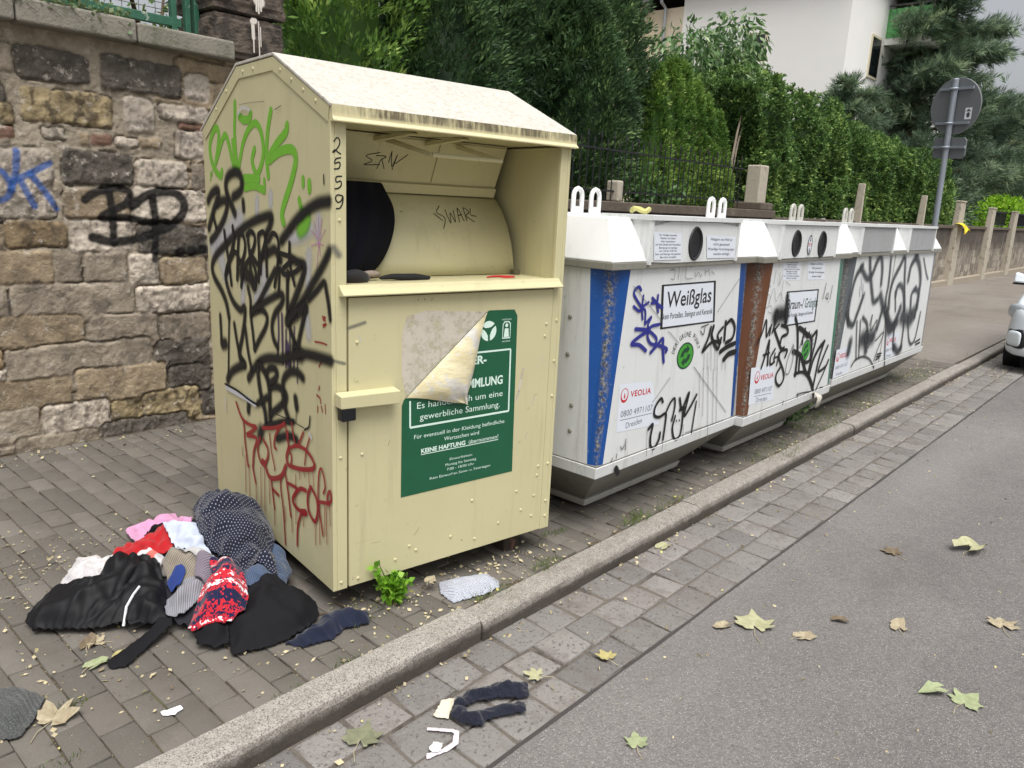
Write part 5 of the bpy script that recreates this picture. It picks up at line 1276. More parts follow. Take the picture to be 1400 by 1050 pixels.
B().box(1.055, 1.063, -.003, .006, .465, 1.36).build('seam_strip', M_LIP, b3)
# yellow ring left lying on the first bank
ry = B().tube([(.055*math.cos(t), .04*math.sin(t), .012+.02*abs(math.sin(t*1.5))) for t in np.linspace(0, 2*PI, 17)[:-1]], .011, 6, closed=True).build('packing_ring', plain('pale_yellow', (196, 190, 120), .6, .15), None, loc=(3.42, 2.20, 1.572))
tag(ry, 'crumpled pale yellow ring of packing lying on the lid of the bottle bank', 'litter')
# ------------------------------------------------------------------ foliage
def leaf_mat(name, a, b, c, rough=.55, trans=.25):
    n = NT(name); t = n.attr('tint')
    col = n.mix(n.ramp(t, 0, .6), srgb(*a), srgb(*b)); col = n.mix(n.ramp(t, .6, 1.), col, srgb(*c))
    p = n.n('BsdfPrincipled', {'Base Color': col, 'Roughness': rough, 'Specular IOR Level': .35})
    tr = n.n('BsdfTranslucent', {'Color': col}); mx = n.n('MixShader', {0: trans, 1: p.outputs[0], 2: tr.outputs[0]})
    n.t.links.new(mx.outputs[0], n.out.inputs[0]); return n.m
def unit(v): return v/np.maximum(np.linalg.norm(v, axis=-1, keepdims=True), 1e-9)
def leaves(name, P, D, L, W, m, parent, tint=None, fold=0.):
    """one lance-shaped leaf per row: base P, direction D, length L, width W"""
    n = len(P); D = unit(D); A = RNG.normal(size=(n, 3)); S = unit(np.cross(D, A)); U = np.cross(S, D)
    L = np.broadcast_to(np.asarray(L, float), n)[:, None]; W = np.broadcast_to(np.asarray(W, float), n)[:, None]
    V = np.stack([P, P+D*L*.45+S*W*.5-U*fold*W, P+D*L, P+D*L*.45-S*W*.5-U*fold*W], 1).reshape(-1, 3)
    F = np.arange(4*n).reshape(n, 4)
    t = np.clip(RNG.normal(.45, .22, n) if tint is None else tint, 0, 1)
    return np_mesh(name, V, F, m, parent, attrs={'tint': np.repeat(t, 4)})
def sprays(C, D, n, spread, L, W, size):
    """flat fans of small leaves: C centres, D fan directions"""
    m = len(C); D = unit(D); S = unit(np.cross(D, RNG.normal(size=(m, 3))))
    t = RNG.uniform(-1, 1, (m, n)); r = RNG.uniform(.1, 1., (m, n)); a = t*spread
    dirs = D[:, None]*np.cos(a)[..., None]+S[:, None]*np.sin(a)[..., None]
    P = C[:, None]+(D[:, None]*(r*np.cos(a*.8))[..., None]+S[:, None]*(r*np.sin(a*.9))[..., None])*size+RNG.normal(0, size*.08, (m, n, 3))
    dirs = dirs+RNG.normal(0, .18, dirs.shape)
    tint = np.clip(RNG.normal(.42, .22, (m, 1))+RNG.normal(0, .1, (m, n))+.12*(r-.5), 0, 1)
    tint = np.clip(tint+.7*(fbm(C[:, 0]*1.1+C[:, 1]*.9+7, C[:, 2]*1.6+3, 3, 55)-.5)[:, None], 0, 1)
    return P.reshape(-1, 3), dirs.reshape(-1, 3), (L*RNG.uniform(.7, 1.3, (m, n))).ravel(), (W*RNG.uniform(.7, 1.3, (m, n))).ravel(), tint.ravel()
M_BARK = plain('bark', (92, 76, 60), .95, .35, 30, .8, 50)
M_THUJA_D = leaf_mat('dark_conifer_leaf', (42, 64, 41), (71, 100, 59), (120, 147, 90), .6, .2)
M_THUJA_B = leaf_mat('bright_conifer_leaf', (70, 102, 50), (122, 159, 75), (188, 213, 116), .6, .25)
M_CEDAR = leaf_mat('emerald_conifer_leaf', (66, 100, 44), (112, 146, 66), (164, 188, 98), .6, .3)
M_HEDGE = leaf_mat('hedge_leaf', (55, 82, 43), (98, 132, 67), (165, 190, 108), .55, .25)
M_BROAD = leaf_mat('broad_leaf', (51, 83, 48), (103, 136, 83), (196, 218, 162), .4, .3)
M_PINE = leaf_mat('pine_needle', (66, 85, 69), (106, 129, 100), (165, 183, 144), .6, .2)
M_WEED = leaf_mat('weed_leaf', (70, 120, 26), (118, 170, 44), (160, 200, 80), .5, .35)
M_GRASS = leaf_mat('grass_leaf', (70, 96, 40), (104, 124, 56), (150, 150, 84), .6, .3)
M_LIME = leaf_mat('lime_leaf', (90, 140, 30), (150, 196, 50), (200, 226, 90), .5, .35)
def trunk(parent, h, r, lean=0.):
    b = B(); b.tube([(lean*h*t, 0, h*t) for t in (0, .25, .5, .75, 1)], [r*1.2, r, r*.75, r*.5, r*.15], 9)
    for k in range(7):
        a = k*2.4; z = h*(.25+.09*k); l = (h-z)*.28+.12; b.tube([(0, 0, z), (l*.5*math.cos(a), l*.5*math.sin(a), z+l*.4), (l*math.cos(a), l*math.sin(a), z+l)], [r*.35, r*.22, r*.06], 5)
    return b.build('trunk', M_BARK, parent)
def core(name, prof, zs, m, parent, seed):
    """dense inner growth, lumpy"""
    n = 18; V = []; F = []
    for i, (z, r) in enumerate(zip(zs, prof)):
        for k in range(n):
            a = 2*PI*k/n; rr = max(.02, r*(.85+.5*(float(fbm(np.array(a*2+seed), np.array(z*2.3), 3, seed))-.4)))
            V.append((rr*math.cos(a), rr*math.sin(a), z))
    for i in range(len(zs)-1): F += [(i*n+k, i*n+(k+1) % n, (i+1)*n+(k+1) % n, (i+1)*n+k) for k in range(n)]
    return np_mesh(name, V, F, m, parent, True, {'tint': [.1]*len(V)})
def conifer(label, x, y, z0, h, r, m, nsp, per, L, W, size, seed, group, tip=.75, half=True, up=1.1):
    t = thing('conifer', label, 'conifer', (x, y, z0), 0, group)
    trunk(t, h*.92, max(.03, r*.09))
    pr = lambda q: r*np.clip(q/.12, .55, 1)*np.clip((1-q)/(1-tip*.6), 0, 1)**.75
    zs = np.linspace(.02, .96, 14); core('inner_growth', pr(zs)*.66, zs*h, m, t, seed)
    q = RNG.uniform(.0, 1., nsp)**.85; a = RNG.uniform(0, 2*PI, nsp)
    if half: a = np.where((np.sin(a) > .35) & (RNG.random(nsp) < .75), -a, a)       # most growth on the street side
    lump = .74+.42*fbm(a*r*3.2+seed*9, q*h*1.7, 3, seed)+RNG.normal(0, .05, nsp)
    rr = pr(q)*lump*np.where(RNG.random(nsp) < .3, RNG.uniform(.7, .95, nsp), 1.)
    C = np.stack([rr*np.cos(a), rr*np.sin(a), q*h], 1); D = np.stack([np.cos(a), np.sin(a), np.full(nsp, up)+RNG.normal(0, .35, nsp)], 1)+RNG.normal(0, .25, (nsp, 3))
    P, d, l, w, ti = sprays(C, D, per, .75, L, W, size)
    leaves('crown', P, d, l, w, m, t, ti)
    return t
G1 = 'tall conifers behind the garden wall'
conifer('bright yellow green conifer just past the dark stone pillar', 4.35, 6.25, 1.5, 4.6, .78, M_THUJA_B, 1500, 26, .07, .022, .19, 3, G1)
conifer('dark tall conifer right of the bright green one, over the container roof', 5.75, 6.45, 1.4, 5.2, .95, M_THUJA_D, 1700, 26, .065, .022, .19, 4, G1)
conifer('tallest dark conifer behind the roof end of the container', 6.85, 6.5, 1.4, 5.6, 1.0, M_THUJA_D, 1700, 26, .065, .022, .19, 5, G1)
conifer('dark broad conifer behind the lifting eyes of the first bottle bank', 8.05, 6.45, 1.4, 4.2, .98, M_THUJA_D, 1700, 26, .065, .022, .19, 6, G1)
conifer('lower dark conifer filling the gap behind the first bottle bank', 7.35, 5.75, 1.5, 2.5, .62, M_THUJA_D, 1000, 24, .06, .02, .16, 16, G1)
conifer('dark bushy conifer directly behind the container top', 5.2, 5.75, 1.5, 2.6, .6, M_THUJA_D, 900, 24, .06, .02, .16, 17, G1)
G2 = 'slim emerald conifers behind the iron fence'
em = [(8.55, 5.45, 1.62, .30, 'leftmost slim conifer behind the iron fence, against the dark tree'), (8.98, 5.5, 1.78, .31, 'tall slim pointed conifer, left of the tallest pair behind the iron fence'), (9.32, 5.55, 1.78, .31, 'tall slim pointed conifer, right of the tallest pair behind the iron fence'), (9.62, 5.5, 1.56, .29, 'middling slim conifer right of the tallest pair behind the iron fence'), (9.92, 5.5, 1.42, .29, 'short slim conifer second from the stone post behind the iron fence'), (10.2, 5.45, 1.24, .28, 'shortest slim conifer right beside the pale stone post')]
for i, (x, y, h, r, lb) in enumerate(em): conifer(lb, x, y, 1.45, h+.22, r*1.05, M_CEDAR, 420, 22, .042, .018, .09, 20+i, G2, .3)
# low shrub at the fence foot
t = thing('shrub', 'low leafy laurel shrub at the foot of the iron fence', 'shrub', (8.3, 5.2, 1.6))
P = RNG.normal(0, 1, (420, 3))*np.array([.45, .12, .11])+np.array([0, 0, .2]); B().tube([(0, 0, 0), (.05, 0, .2)], .012, 6).tube([(0, 0, 0), (-.2, 0, .25)], .01, 6).build('stem', M_BARK, t)
leaves('foliage', P, RNG.normal(0, 1, (420, 3))*np.array([1, 1, .6])-np.array([0, .4, 0]), RNG.uniform(.07, .12, 420), .04, M_BROAD, t, RNG.uniform(.1, .6, 420))
# bare twin stems beside the stone post
t = thing('sapling', 'two thin grey bare stems rising beside the pale stone post', 'sapling', (10.42, 5.3, 1.5))
B().tube([(0, 0, 0), (.05, 0, .6), (.16, 0, 1.2), (.3, 0, 1.7)], [.022, .02, .016, .008], 7).tube([(.05, 0, 0), (.12, 0, .6), (.22, 0, 1.1), (.42, 0, 1.6)], [.018, .016, .013, .006], 7).build('stem', plain('grey_bark', (150, 138, 122), .9, .2, 30), t)

# clipped hedge
hd = thing('hedge', 'long clipped dark green hedge with rounded top above the garden wall', 'hedge', (0, 0, 0))
HX0, HX1, HY0, HY1 = 10.75, 21.2, 4.98, 6.9
def hedge_top(x): return 3.40-.040*(x-11)+.09*np.sin(x*1.9+.4)+.05*np.sin(x*4.3)+.14*np.exp(-((x-12)/1.1)**2)
def hedge_surf(n):
    """points and outward normals over the front, the near end and the top"""
    k = RNG.choice(3, n, p=[.62, .18, .20]); u = RNG.random(n); v = RNG.random(n)
    x = HX0+(HX1-HX0)*u; zt = hedge_top(x)
    P = np.zeros((n, 3)); N = np.zeros((n, 3))
    f = k == 0; zz = 1.58+(zt-1.58)*v
    P[f] = np.stack([x, np.full(n, HY0), zz], 1)[f]; N[f] = (0, -1, .15)
    e = k == 1; y = HY0+(HY1-HY0)*u; ze = 1.7+(3.42-1.7)*v
    lean = -.35*np.clip((ze-2.3)/1.1, 0, 1)
    P[e] = np.stack([HX0+lean, y, ze], 1)[e]; N[e] = (-1, -.1, .15)
    t_ = k == 2; yt = HY0+(HY1-HY0)*v; P[t_] = np.stack([x, yt, zt], 1)[t_]; N[t_] = (0, -.2, 1)
    rx = .35                                          # rounded shoulders
    dz = zt-P[:, 2]; dy = P[:, 1]-HY0
    s = np.clip(1-dz/rx, 0, 1)*np.clip(1-dy/rx, 0, 1); P[:, 1] += .22*s*f; P[:, 2] -= .22*s*t_; N += s[:, None]*np.array([0, -.6, .6])
    return P, unit(N)
P, N = hedge_surf(11500)
P += N*(.34*(fbm(P[:, 0]*1.9+P[:, 1]*2.1, P[:, 2]*2.6, 3, 33)-.5)+.13*np.sin(P[:, 0]*5.2+.8*np.sin(P[:, 2]*2))+RNG.normal(0, .025, len(P)))[:, None]-N*.04
a = RNG.normal(0, .5, P.shape); a[:, 2] += .35
p_, d_, l_, w_, t_ = sprays(P, N+a, 20, 1.2, .040, .027, .08)
leaves('foliage', p_, d_, l_, w_, M_HEDGE, hd, t_)
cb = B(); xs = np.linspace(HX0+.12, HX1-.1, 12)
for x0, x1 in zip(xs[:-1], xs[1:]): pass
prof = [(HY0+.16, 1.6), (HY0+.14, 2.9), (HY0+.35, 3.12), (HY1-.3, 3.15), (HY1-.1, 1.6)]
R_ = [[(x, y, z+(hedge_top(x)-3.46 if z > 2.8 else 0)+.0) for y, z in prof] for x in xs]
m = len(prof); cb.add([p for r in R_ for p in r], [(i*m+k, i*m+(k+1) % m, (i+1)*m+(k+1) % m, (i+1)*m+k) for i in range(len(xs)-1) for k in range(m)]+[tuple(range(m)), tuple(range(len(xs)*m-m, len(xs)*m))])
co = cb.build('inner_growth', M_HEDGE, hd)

# broad-leaved tree
def limbed(parent, spec, m=M_BARK):
    b = B()
    for pts, r0, r1 in spec:
        n = len(pts); b.tube(pts, [r0+(r1-r0)*i/(n-1) for i in range(n)], 8)
    return b.build('trunk', m, parent)
lt = thing('tree', 'round broad leaved tree with drooping pale leaves before the white house', 'tree', (15.4, 8.6, 1.2))
limbed(lt, [([(0, 0, 0), (.1, 0, 1.4), (0, .1, 2.4), (.3, 0, 3.4)], .13, .05), ([(.05, 0, 1.5), (-.7, 0, 2.3), (-1.2, .2, 3.)], .07, .02), ([(.05, 0, 1.6), (.9, 0, 2.2), (1.8, -.1, 3.)], .07, .02), ([(.1, 0, 2.2), (.5, -.6, 3.0)], .05, .02), ([(0, 0, 2.2), (-.4, .6, 3.2)], .05, .02)])
cl = np.array([(0, 0, 3.1, 1.05), (-1.2, 0, 2.5, .8), (1.2, 0, 2.9, .95), (2.2, 0, 2.5, .75), (.4, -.4, 3.9, .7), (-.5, .2, 3.5, .8), (1.5, .1, 3.5, .7), (-1.7, 0, 2.0, .6), (.5, 0, 2.2, .8), (2.3, 0, 3.1, .6), (1.4, -.3, 2.0, .6)])
nl = 7000; k = RNG.choice(len(cl), nl, p=cl[:, 3]**2/np.sum(cl[:, 3]**2)); v = unit(RNG.normal(size=(nl, 3)))*RNG.uniform(.45, 1., (nl, 1))
P = cl[k, :3]+v*cl[k, 3:4]; D = v*.7+np.array([0, 0, -.75])+RNG.normal(0, .35, (nl, 3))
leaves('crown', P, D, RNG.uniform(.14, .25, nl), RNG.uniform(.05, .08, nl), M_BROAD, lt, fold=.15)

def pine(label, x, y, z0, h, R, n, seed, m=M_PINE, group='big trees beyond the hedge', kind_='pine tree', name='pine_tree', nl=.34):
    t = thing(name, label, kind_, (x, y, z0), 0, group)
    spec = [([(0, 0, 0), (.1, 0, h*.4), (-.05, 0, h*.75), (0, 0, h)], .22, .04)]; rs_ = np.random.default_rng(seed); C = []; Dn = []; S = []
    for k in range(26):
        q = .16+.82*(k/25); a = k*2.4+rs_.uniform(-.3, .3); l = R*(1.05-.75*max(0, q-.35)/.65)*rs_.uniform(.65, 1.1); z = h*q
        tip = np.array([l*math.cos(a), l*math.sin(a), z+.12*l]); spec.append(([(0, 0, z), tuple(tip*np.array([.5, .5, 0])+np.array([0, 0, z+.16*l])), tuple(tip)], .06, .012))
        mm = n//26
        s = rs_.uniform(.12, 1.08, mm); c = np.array([0, 0, z])[None]*(1-s[:, None])+tip[None]*s[:, None]
        c = c+rs_.normal(0, 1, (mm, 3))*np.array([.36, .36, .16])*(R/3.4)*(1.2-.5*s[:, None]); C.append(c)
        Dn.append(np.tile([math.cos(a), math.sin(a), .25], (mm, 1))+rs_.normal(0, .35, (mm, 3)))
    limbed(t, spec)
    C = np.vstack(C); Dn = np.vstack(Dn); p, d, l, w, ti = sprays(C, Dn, 34, 1.3, nl, .075*nl, .16)
    leaves('crown', p, d, l, w, m, t, ti)
    return t
pine('big soft needled pine towering behind the road sign', 28.6, 8.1, .8, 9.0, 4.0, 7600, 5, nl=.24)
pine('smaller darker pine peeping between the white house and the big pine', 22.0, 7.9, .8, 4.3, 1.35, 1300, 8, nl=.2)
pine('dark pine behind the far fence panels, right of the big pine', 38, 8.2, .5, 6.2, 4.2, 2600, 9, nl=.3)
pine('second dark pine further along the street at the picture edge', 47, 6.8, .5, 7.2, 5.0, 2400, 10, nl=.3)
def bush(label, x, y, z0, R, n, m, L=.12, W=.05, seed=0, sq=.8):
    t = thing('bush', label, 'bush', (x, y, z0), 0)
    limbed(t, [([(0, 0, 0), (R*.3*math.cos(k), R*.3*math.sin(k), R*.6), (R*.7*math.cos(k), R*.7*math.sin(k), R*1.1)], .03, .008) for k in range(0, 6)])
    a = RNG.uniform(0, 2*PI, n); v = unit(RNG.normal(size=(n, 3))); lump = .7+.5*fbm(v[:, 0]*3+v[:, 1]*2+9, v[:, 2]*3+seed, 3, seed)
    P = v*R*(lump*RNG.uniform(.55, 1., n)**.5)[:, None]*np.array([1, 1, sq])+np.array([0, 0, R*.9])
    leaves('foliage', P, v+RNG.normal(0, .6, (n, 3)), L*RNG.uniform(.6, 1.3, n), W, m, t)
bush('bright lime green bush behind the far black fence', 33.5, 6.0, .9, 1.05, 2200, M_LIME, .16, .07, 3)
bush('dark green bush behind the broad pier at the hedge end', 23.6, 6.2, .9, 1.1, 2600, M_HEDGE, .14, .05, 4)
bush('tall dark bush behind the far fence below the big pine', 27.2, 7.0, .6, 1.6, 3200, M_PINE, .2, .05, 6)
bush('dark leafy bush behind the green garden fence on the old wall', 1.0, 6.0, 2.1, 1.1, 2600, M_THUJA_D, .1, .04, 7, .9)
bush('leafy bush behind the green fence next to the pillar', 2.7, 6.1, 2.1, .95, 2400, M_CEDAR, .1, .04, 8, 1.)
# ivy over the coping
iv = thing('ivy', 'small pale leaved ivy trailing over the coping under the green fence', 'ivy', (0, 4.62, 2.47))
vb = B()
for k in range(9):
    x = .9+k*.11; vb.tube([(x, .12, .05), (x+.05, 0, .02), (x+.09, -.03, -.03), (x+.12, -.03, -.05)], .0015, 5)
vb.build('stem', M_BARK, iv)
n = 620; u = RNG.random(n)**1.3; P = np.stack([.3+1.62*(1-u)-.0, RNG.uniform(-.03, .16, n), RNG.normal(.02, .035, n)+.06*u], 1); P[:, 2] = np.where(P[:, 1] < 0, P[:, 2]-.03, np.maximum(P[:, 2], .01))
leaves('foliage', P, RNG.normal(0, 1, (n, 3))+np.array([0, -.5, .2]), RNG.uniform(.02, .04, n), .025, leaf_mat('ivy_leaf', (52, 84, 42), (116, 136, 92), (190, 196, 160), .5, .2), iv)

# ------------------------------------------------------------------ white house
M_HW = plain('white_render', (244, 243, 240), .85, .03, 2, .1, 60); M_HC = plain('cream_render', (216, 203, 180), .85, .05, 2)
M_ROOFT = plain('roof_edge', (88, 84, 84), .7, .1, 10); M_ZINC = plain('zinc', (168, 172, 176), .4, .08, 10, metal=.5); M_WIN = plain('window_glass', (22, 26, 30), .12, .1, 3, spec=.8); M_FR = plain('window_frame', (214, 206, 180), .5, .05)
ho = thing('house', 'large white rendered house with cream wing, zinc gutter and green balcony', 'house', (24, 8.9, 0))
B().box(0, 13, 0, 5.5, 0, 8.75).build('wall', M_HW, ho)
B().box(.004, 12, 5.5, 12, 0, 8.2).build('cream_wing', M_HC, ho)
B().box(-.7, 3, 6.9, 12, 0, 8.35).build('bay', M_HC, ho)
B().prism([(-.25, -.3, 8.75), (13.3, -.3, 8.75), (13.3, 12.2, 8.75), (-.25, 12.2, 8.75)], [(2, 2.4, 10.4), (11, 2.4, 10.4), (11, 9.6, 10.4), (2, 9.6, 10.4)]).build('roof', M_ROOFT, ho)
g = B().tube([(-.34, -.4, 8.72), (-.34, 6.6, 8.72)], .09, 8).box(-.95, -.1, 6.7, 12.2, 8.352, 8.5).box(-1.02, -.94, 6.6, 12.3, 8.42, 8.56)
g.build('gutter', M_ZINC, ho)
B().tube([(-.34, 6.2, 8.66), (-.3, 6.2, 8.35), (-.1, 6.15, 8.2), (-.08, 6.15, 0)], .055, 8).box(-.42, -.24, 6.1, 6.3, 8.5, 8.68).build('downpipe', M_ZINC, ho)
for (y0, y1, z0, z1) in ((2.52, 3.12, 6.3, 7.05), (2.52, 3.2, 3.0, 4.2)):
    f = B().box(-.045, .06, y0-.07, y1+.07, z0-.07, z1+.07).build('window', M_FR, ho); B().box(-.052, -.04, y0, y1, z0, z1).build('pane', M_WIN, f); B().box(-.10, .0, y0-.1, y1+.1, z0-.13, z0-.075).build('sill', M_HW, f)
for (x0, x1, z0, z1) in ((2.0, 2.75, 6.0, 7.1), (2.0, 2.75, 3.0, 4.4), (5, 6.2, 6.0, 7.3)):
    f = B().box(x0-.07, x1+.07, -.045, .06, z0-.07, z1+.07).build('window', M_FR, ho); B().box(x0, x1, -.052, -.04, z0, z1).build('pane', M_WIN, f)
ba = B().box(3.2, 9, -1.3, 0, 7.05, 7.25).build('balcony', M_HW, ho)
gb = B(); n = 60
V = [(3.2+5.8*i/n, -1.3-.03*(i % 2), z) for i in range(n+1) for z in (7.25, 8.1)]; F = [(2*i, 2*i+2, 2*i+3, 2*i+1) for i in range(n)]
gb.add(V, F); V = [(3.2-.03*(i % 2), -1.3+1.3*i/14, z) for i in range(15) for z in (7.25, 8.1)]; gb.add(V, [(2*i, 2*i+2, 2*i+3, 2*i+1) for i in range(14)])
gb.build('green_panel', plain('green_corrugated', (96, 168, 100), .4, .1), ba)
B().tube([(3.2, 0, 8.2), (3.2, -1.3, 8.2), (9, -1.3, 8.2)], .03, 6).tube([(3.2, -1.3, 7.2), (3.2, -1.3, 9.6)], .03, 6).tube([(6.2, -1.3, 7.2), (6.2, -1.3, 8.2)], .025, 6).build('railing', M_ROOFT, ba)
# ------------------------------------------------------------------ parked car
M_CAR = NT('white_car_paint'); M_CAR = M_CAR.finish(M_CAR.mix(M_CAR.noise(4, 3), srgb(214, 222, 228), srgb(226, 232, 236)), .22, spec=.6)
M_TYRE = plain('tyre_rubber', (24, 24, 26), .85, .2, 60, .3); M_RIM = plain('wheel_rim', (150, 152, 156), .35, .1, 10, metal=.7); M_BPL = plain('black_plastic', (20, 21, 24), .5, .1, 30); M_GLS = plain('car_glass', (20, 26, 30), .08, .1, 3, spec=.9); M_LAMP = plain('lamp_glass', (188, 196, 204), .1, .15, 40, spec=.9, metal=.3)
ca = thing('parked_car', 'small white hatchback parked at the kerb facing this way', 'car', (9.69, .735, RZ))
secs = [ # x, half width at sill, half width at belt, sill z, belt z, roof z, half width roof
 (.00, .46, .44, .26, .50, .55, .38), (.02, .57, .55, .20, .55, .62, .50), (.06, .655, .64, .17, .60, .69, .58), (.13, .72, .705, .16, .64, .75, .63), (.24, .758, .735, .16, .68, .80, .66), (.42, .772, .745, .16, .72, .86, .66), (.85, .775, .755, .17, .80, .94, .66), (1.05, .775, .76, .17, .83, .99, .63), (1.25, .775, .76, .17, .85, 1.15, .60), (1.5, .775, .765, .17, .86, 1.32, .57), (1.8, .775, .77, .17, .87, 1.41, .55), (2.5, .775, .77, .17, .88, 1.43, .55), (3.0, .77, .76, .18, .90, 1.39, .53), (3.25, .755, .74, .22, .92, 1.2, .54), (3.38, .71, .68, .28, .88, .98, .56)]
b = B(); R_ = []
for x, ws, wb, zs, zb, zr, wr in secs:
    half = [(ws*.88, zs), (ws*.985, zs+.05), (ws, zs+.14), (ws*1.0, (zs+zb)/2+.03), (wb*1.0, zb), ((wb*.8+wr*.2), (zb*.7+zr*.3)+.015), ((wb*.3+wr*.7), (zb*.25+zr*.75)+.015), (wr*.9, zr), (wr*.45, zr+.02)]
    R_.append([(x, y, z) for y, z in half]+[(x, -y, z) for y, z in half[::-1]])
m = len(R_[0]); b.add([p for r in R_ for p in r], [(i*m+k, i*m+(k+1) % m, (i+1)*m+(k+1) % m, (i+1)*m+k) for i in range(len(secs)-1) for k in range(m)]+[tuple(range(m)), tuple(range(len(secs)*m-m, len(secs)*m))])
bo = b.build('body', M_CAR, ca, smooth=True); md = bo.modifiers.new('smooth', 'SUBSURF'); md.levels = md.render_levels = 1
def blob(name, m_, c, r, rz, parent, p=.7):
    V = []; F = []; nu, nv = 20, 12; sg = lambda v: math.copysign(abs(v)**p, v)
    for i in range(nv+1):
        f = -PI/2+PI*i/nv
        for k in range(nu):
            t = 2*PI*k/nu; x, y, z = r[0]*sg(math.cos(f))*sg(math.cos(t)), r[1]*sg(math.cos(f))*sg(math.sin(t)), r[2]*sg(math.sin(f))
            V.append((c[0]+x*math.cos(rz)-y*math.sin(rz), c[1]+x*math.sin(rz)+y*math.cos(rz), c[2]+z))
    F = [(i*nu+k, i*nu+(k+1) % nu, (i+1)*nu+(k+1) % nu, (i+1)*nu+k) for i in range(nv) for k in range(nu)]
    return np_mesh(name, V, F, m_, parent, True)
for s in (1, -1):
    g = B().prism([(1.16, s*.715, .90), (1.95, s*.745, .905), (1.95, s*.60, 1.33), (1.5, s*.60, 1.26)], [(1.16, s*.735, .90), (1.95, s*.762, .905), (1.95, s*.615, 1.335), (1.5, s*.615, 1.265)]).prism([(2.02, s*.745, .91), (2.9, s*.735, .93), (2.75, s*.58, 1.30), (2.02, s*.60, 1.33)], [(2.02, s*.762, .91), (2.9, s*.752, .93), (2.75, s*.595, 1.305), (2.02, s*.615, 1.335)])
    g.build('side_window', M_GLS, ca)
    blob('headlight', M_LAMP, (.205, s*.668, .655), (.16, .060, .085), s*.72, ca, .8)
    mr = B(); mr.prism([(1.18, s*.76, .90), (1.24, s*.76, .90), (1.26, s*.80, 1.0), (1.20, s*.80, 1.0)], [(1.14, s*.92, .91), (1.24, s*.92, .91), (1.24, s*.92, 1.03), (1.16, s*.92, 1.03)])
    mo = mr.build('mirror', M_CAR, ca, .02); B().box(1.235, 1.25, min(s*.78, s*.91), max(s*.78, s*.91), .92, 1.02).box(1.17, 1.23, min(s*.72, s*.93), max(s*.72, s*.93), .885, .905).build('mirror_base', M_BPL, mo)
    for x in (.66, 2.78):
        w = thing('wheel', '', '', (x, s*.70, .27)); w.parent = ca; del w['label']; del w['category']
        B().tube([(0, s*-.09, 0), (0, s*.075, 0)], .27, 28).build('tyre', M_TYRE, w, .02); B().tube([(0, s*.06, 0), (0, s*.083, 0)], .17, 20).build('rim', M_RIM, w, .008)
        B().tube([(0, s*-.1, 0), (0, s*.068, 0)], .305, 24).build('wheel_arch', M_BPL, w)
B().prism([(.02, -.42, .25), (.02, .42, .25), (.06, .52, .44), (.06, -.52, .44)], [(-.016, -.42, .25), (-.016, .42, .25), (.02, .54, .45), (.02, -.54, .45)]).build('grille', M_BPL, ca, .02)
for s in (1, -1):
    tr_ = blob('bumper_trim', M_BPL, (.085, s*.628, .375), (.125, .035, .105), s*.80, ca, .45)
    blob('lower_panel', M_CAR, (.075, s*.638, .375), (.105, .037, .083), s*.80, ca, .5)
B().prism([(1.02, -.58, .97), (1.02, .58, .97), (1.44, .5, 1.30), (1.44, -.5, 1.30)], [(1.0, -.58, .99), (1.0, .58, .99), (1.42, .5, 1.325), (1.42, -.5, 1.325)]).build('windscreen', M_GLS, ca, .01)

# ------------------------------------------------------------------ crumpled clothes: small cloth solver settled onto a height field
HS = .006; HX0_, HY0_ = -.15, 1.1; HN = 420
gx_, gy_ = np.meshgrid(HX0_+np.arange(HN)*HS, HY0_+np.arange(HN)*HS, indexing='ij')
d_m = -((gx_-1.4507)*.98871-(gy_-2.0814)*.14983); t_m = (gx_-1.4507)*.14983+(gy_-2.0814)*.98871
gm = lambda a, d0, sd, t0, st: a*np.exp(-((d_m-d0)/sd)**2-((t_m-t0)/st)**2)
MOUND = gm(.19, .13, .2, .62, .26)+gm(.10, .38, .26, .58, .36)+gm(.05, .64, .18, .62, .18)+gm(.06, .27, .13, .22, .13)+gm(.05, .1, .18, .14, .12)
HF = KZ+np.where(MOUND > .004, MOUND, 0)                    # heap that the clothes rest on
def poly_in(P, x, y):
    c = np.zeros(x.shape, bool); n = len(P); j = n-1
    for i in range(n):
        xi, yi = P[i]; xj, yj = P[j]
        c ^= ((yi > y) != (yj > y)) & (x < (xj-xi)*(y-yi)/(yj-yi+1e-12)+xi); j = i
    return c
def hf(x, y):
    i = np.clip((x-HX0_)/HS, 0, HN-2); j = np.clip((y-HY0_)/HS, 0, HN-2); a = i.astype(int); b = j.astype(int); u = i-a; v = j-b
    return HF[a, b]*(1-u)*(1-v)+HF[a+1, b]*u*(1-v)+HF[a, b+1]*(1-u)*v+HF[a+1, b+1]*u*v
def lumps(outline, h, flat=.06, bulge=1.):
    """raise the resting surface under an outline"""
    P = np.array(outline); gx = HX0_+np.arange(HN)*HS; gy = HY0_+np.arange(HN)*HS; X, Y = np.meshgrid(gx, gy, indexing='ij')
    ins = poly_in(P, X, Y); D = np.full(X.shape, 9.)
    for a, b in zip(P, np.roll(P, -1, 0)):
        d = b-a; t = np.clip(((X-a[0])*d[0]+(Y-a[1])*d[1])/max(d@d, 1e-12), 0, 1); D = np.minimum(D, np.hypot(X-a[0]-t*d[0], Y-a[1]-t*d[1]))
    HF[:] = np.maximum(HF, np.where(ins, KZ+h*sstep(0, flat, D), 0))
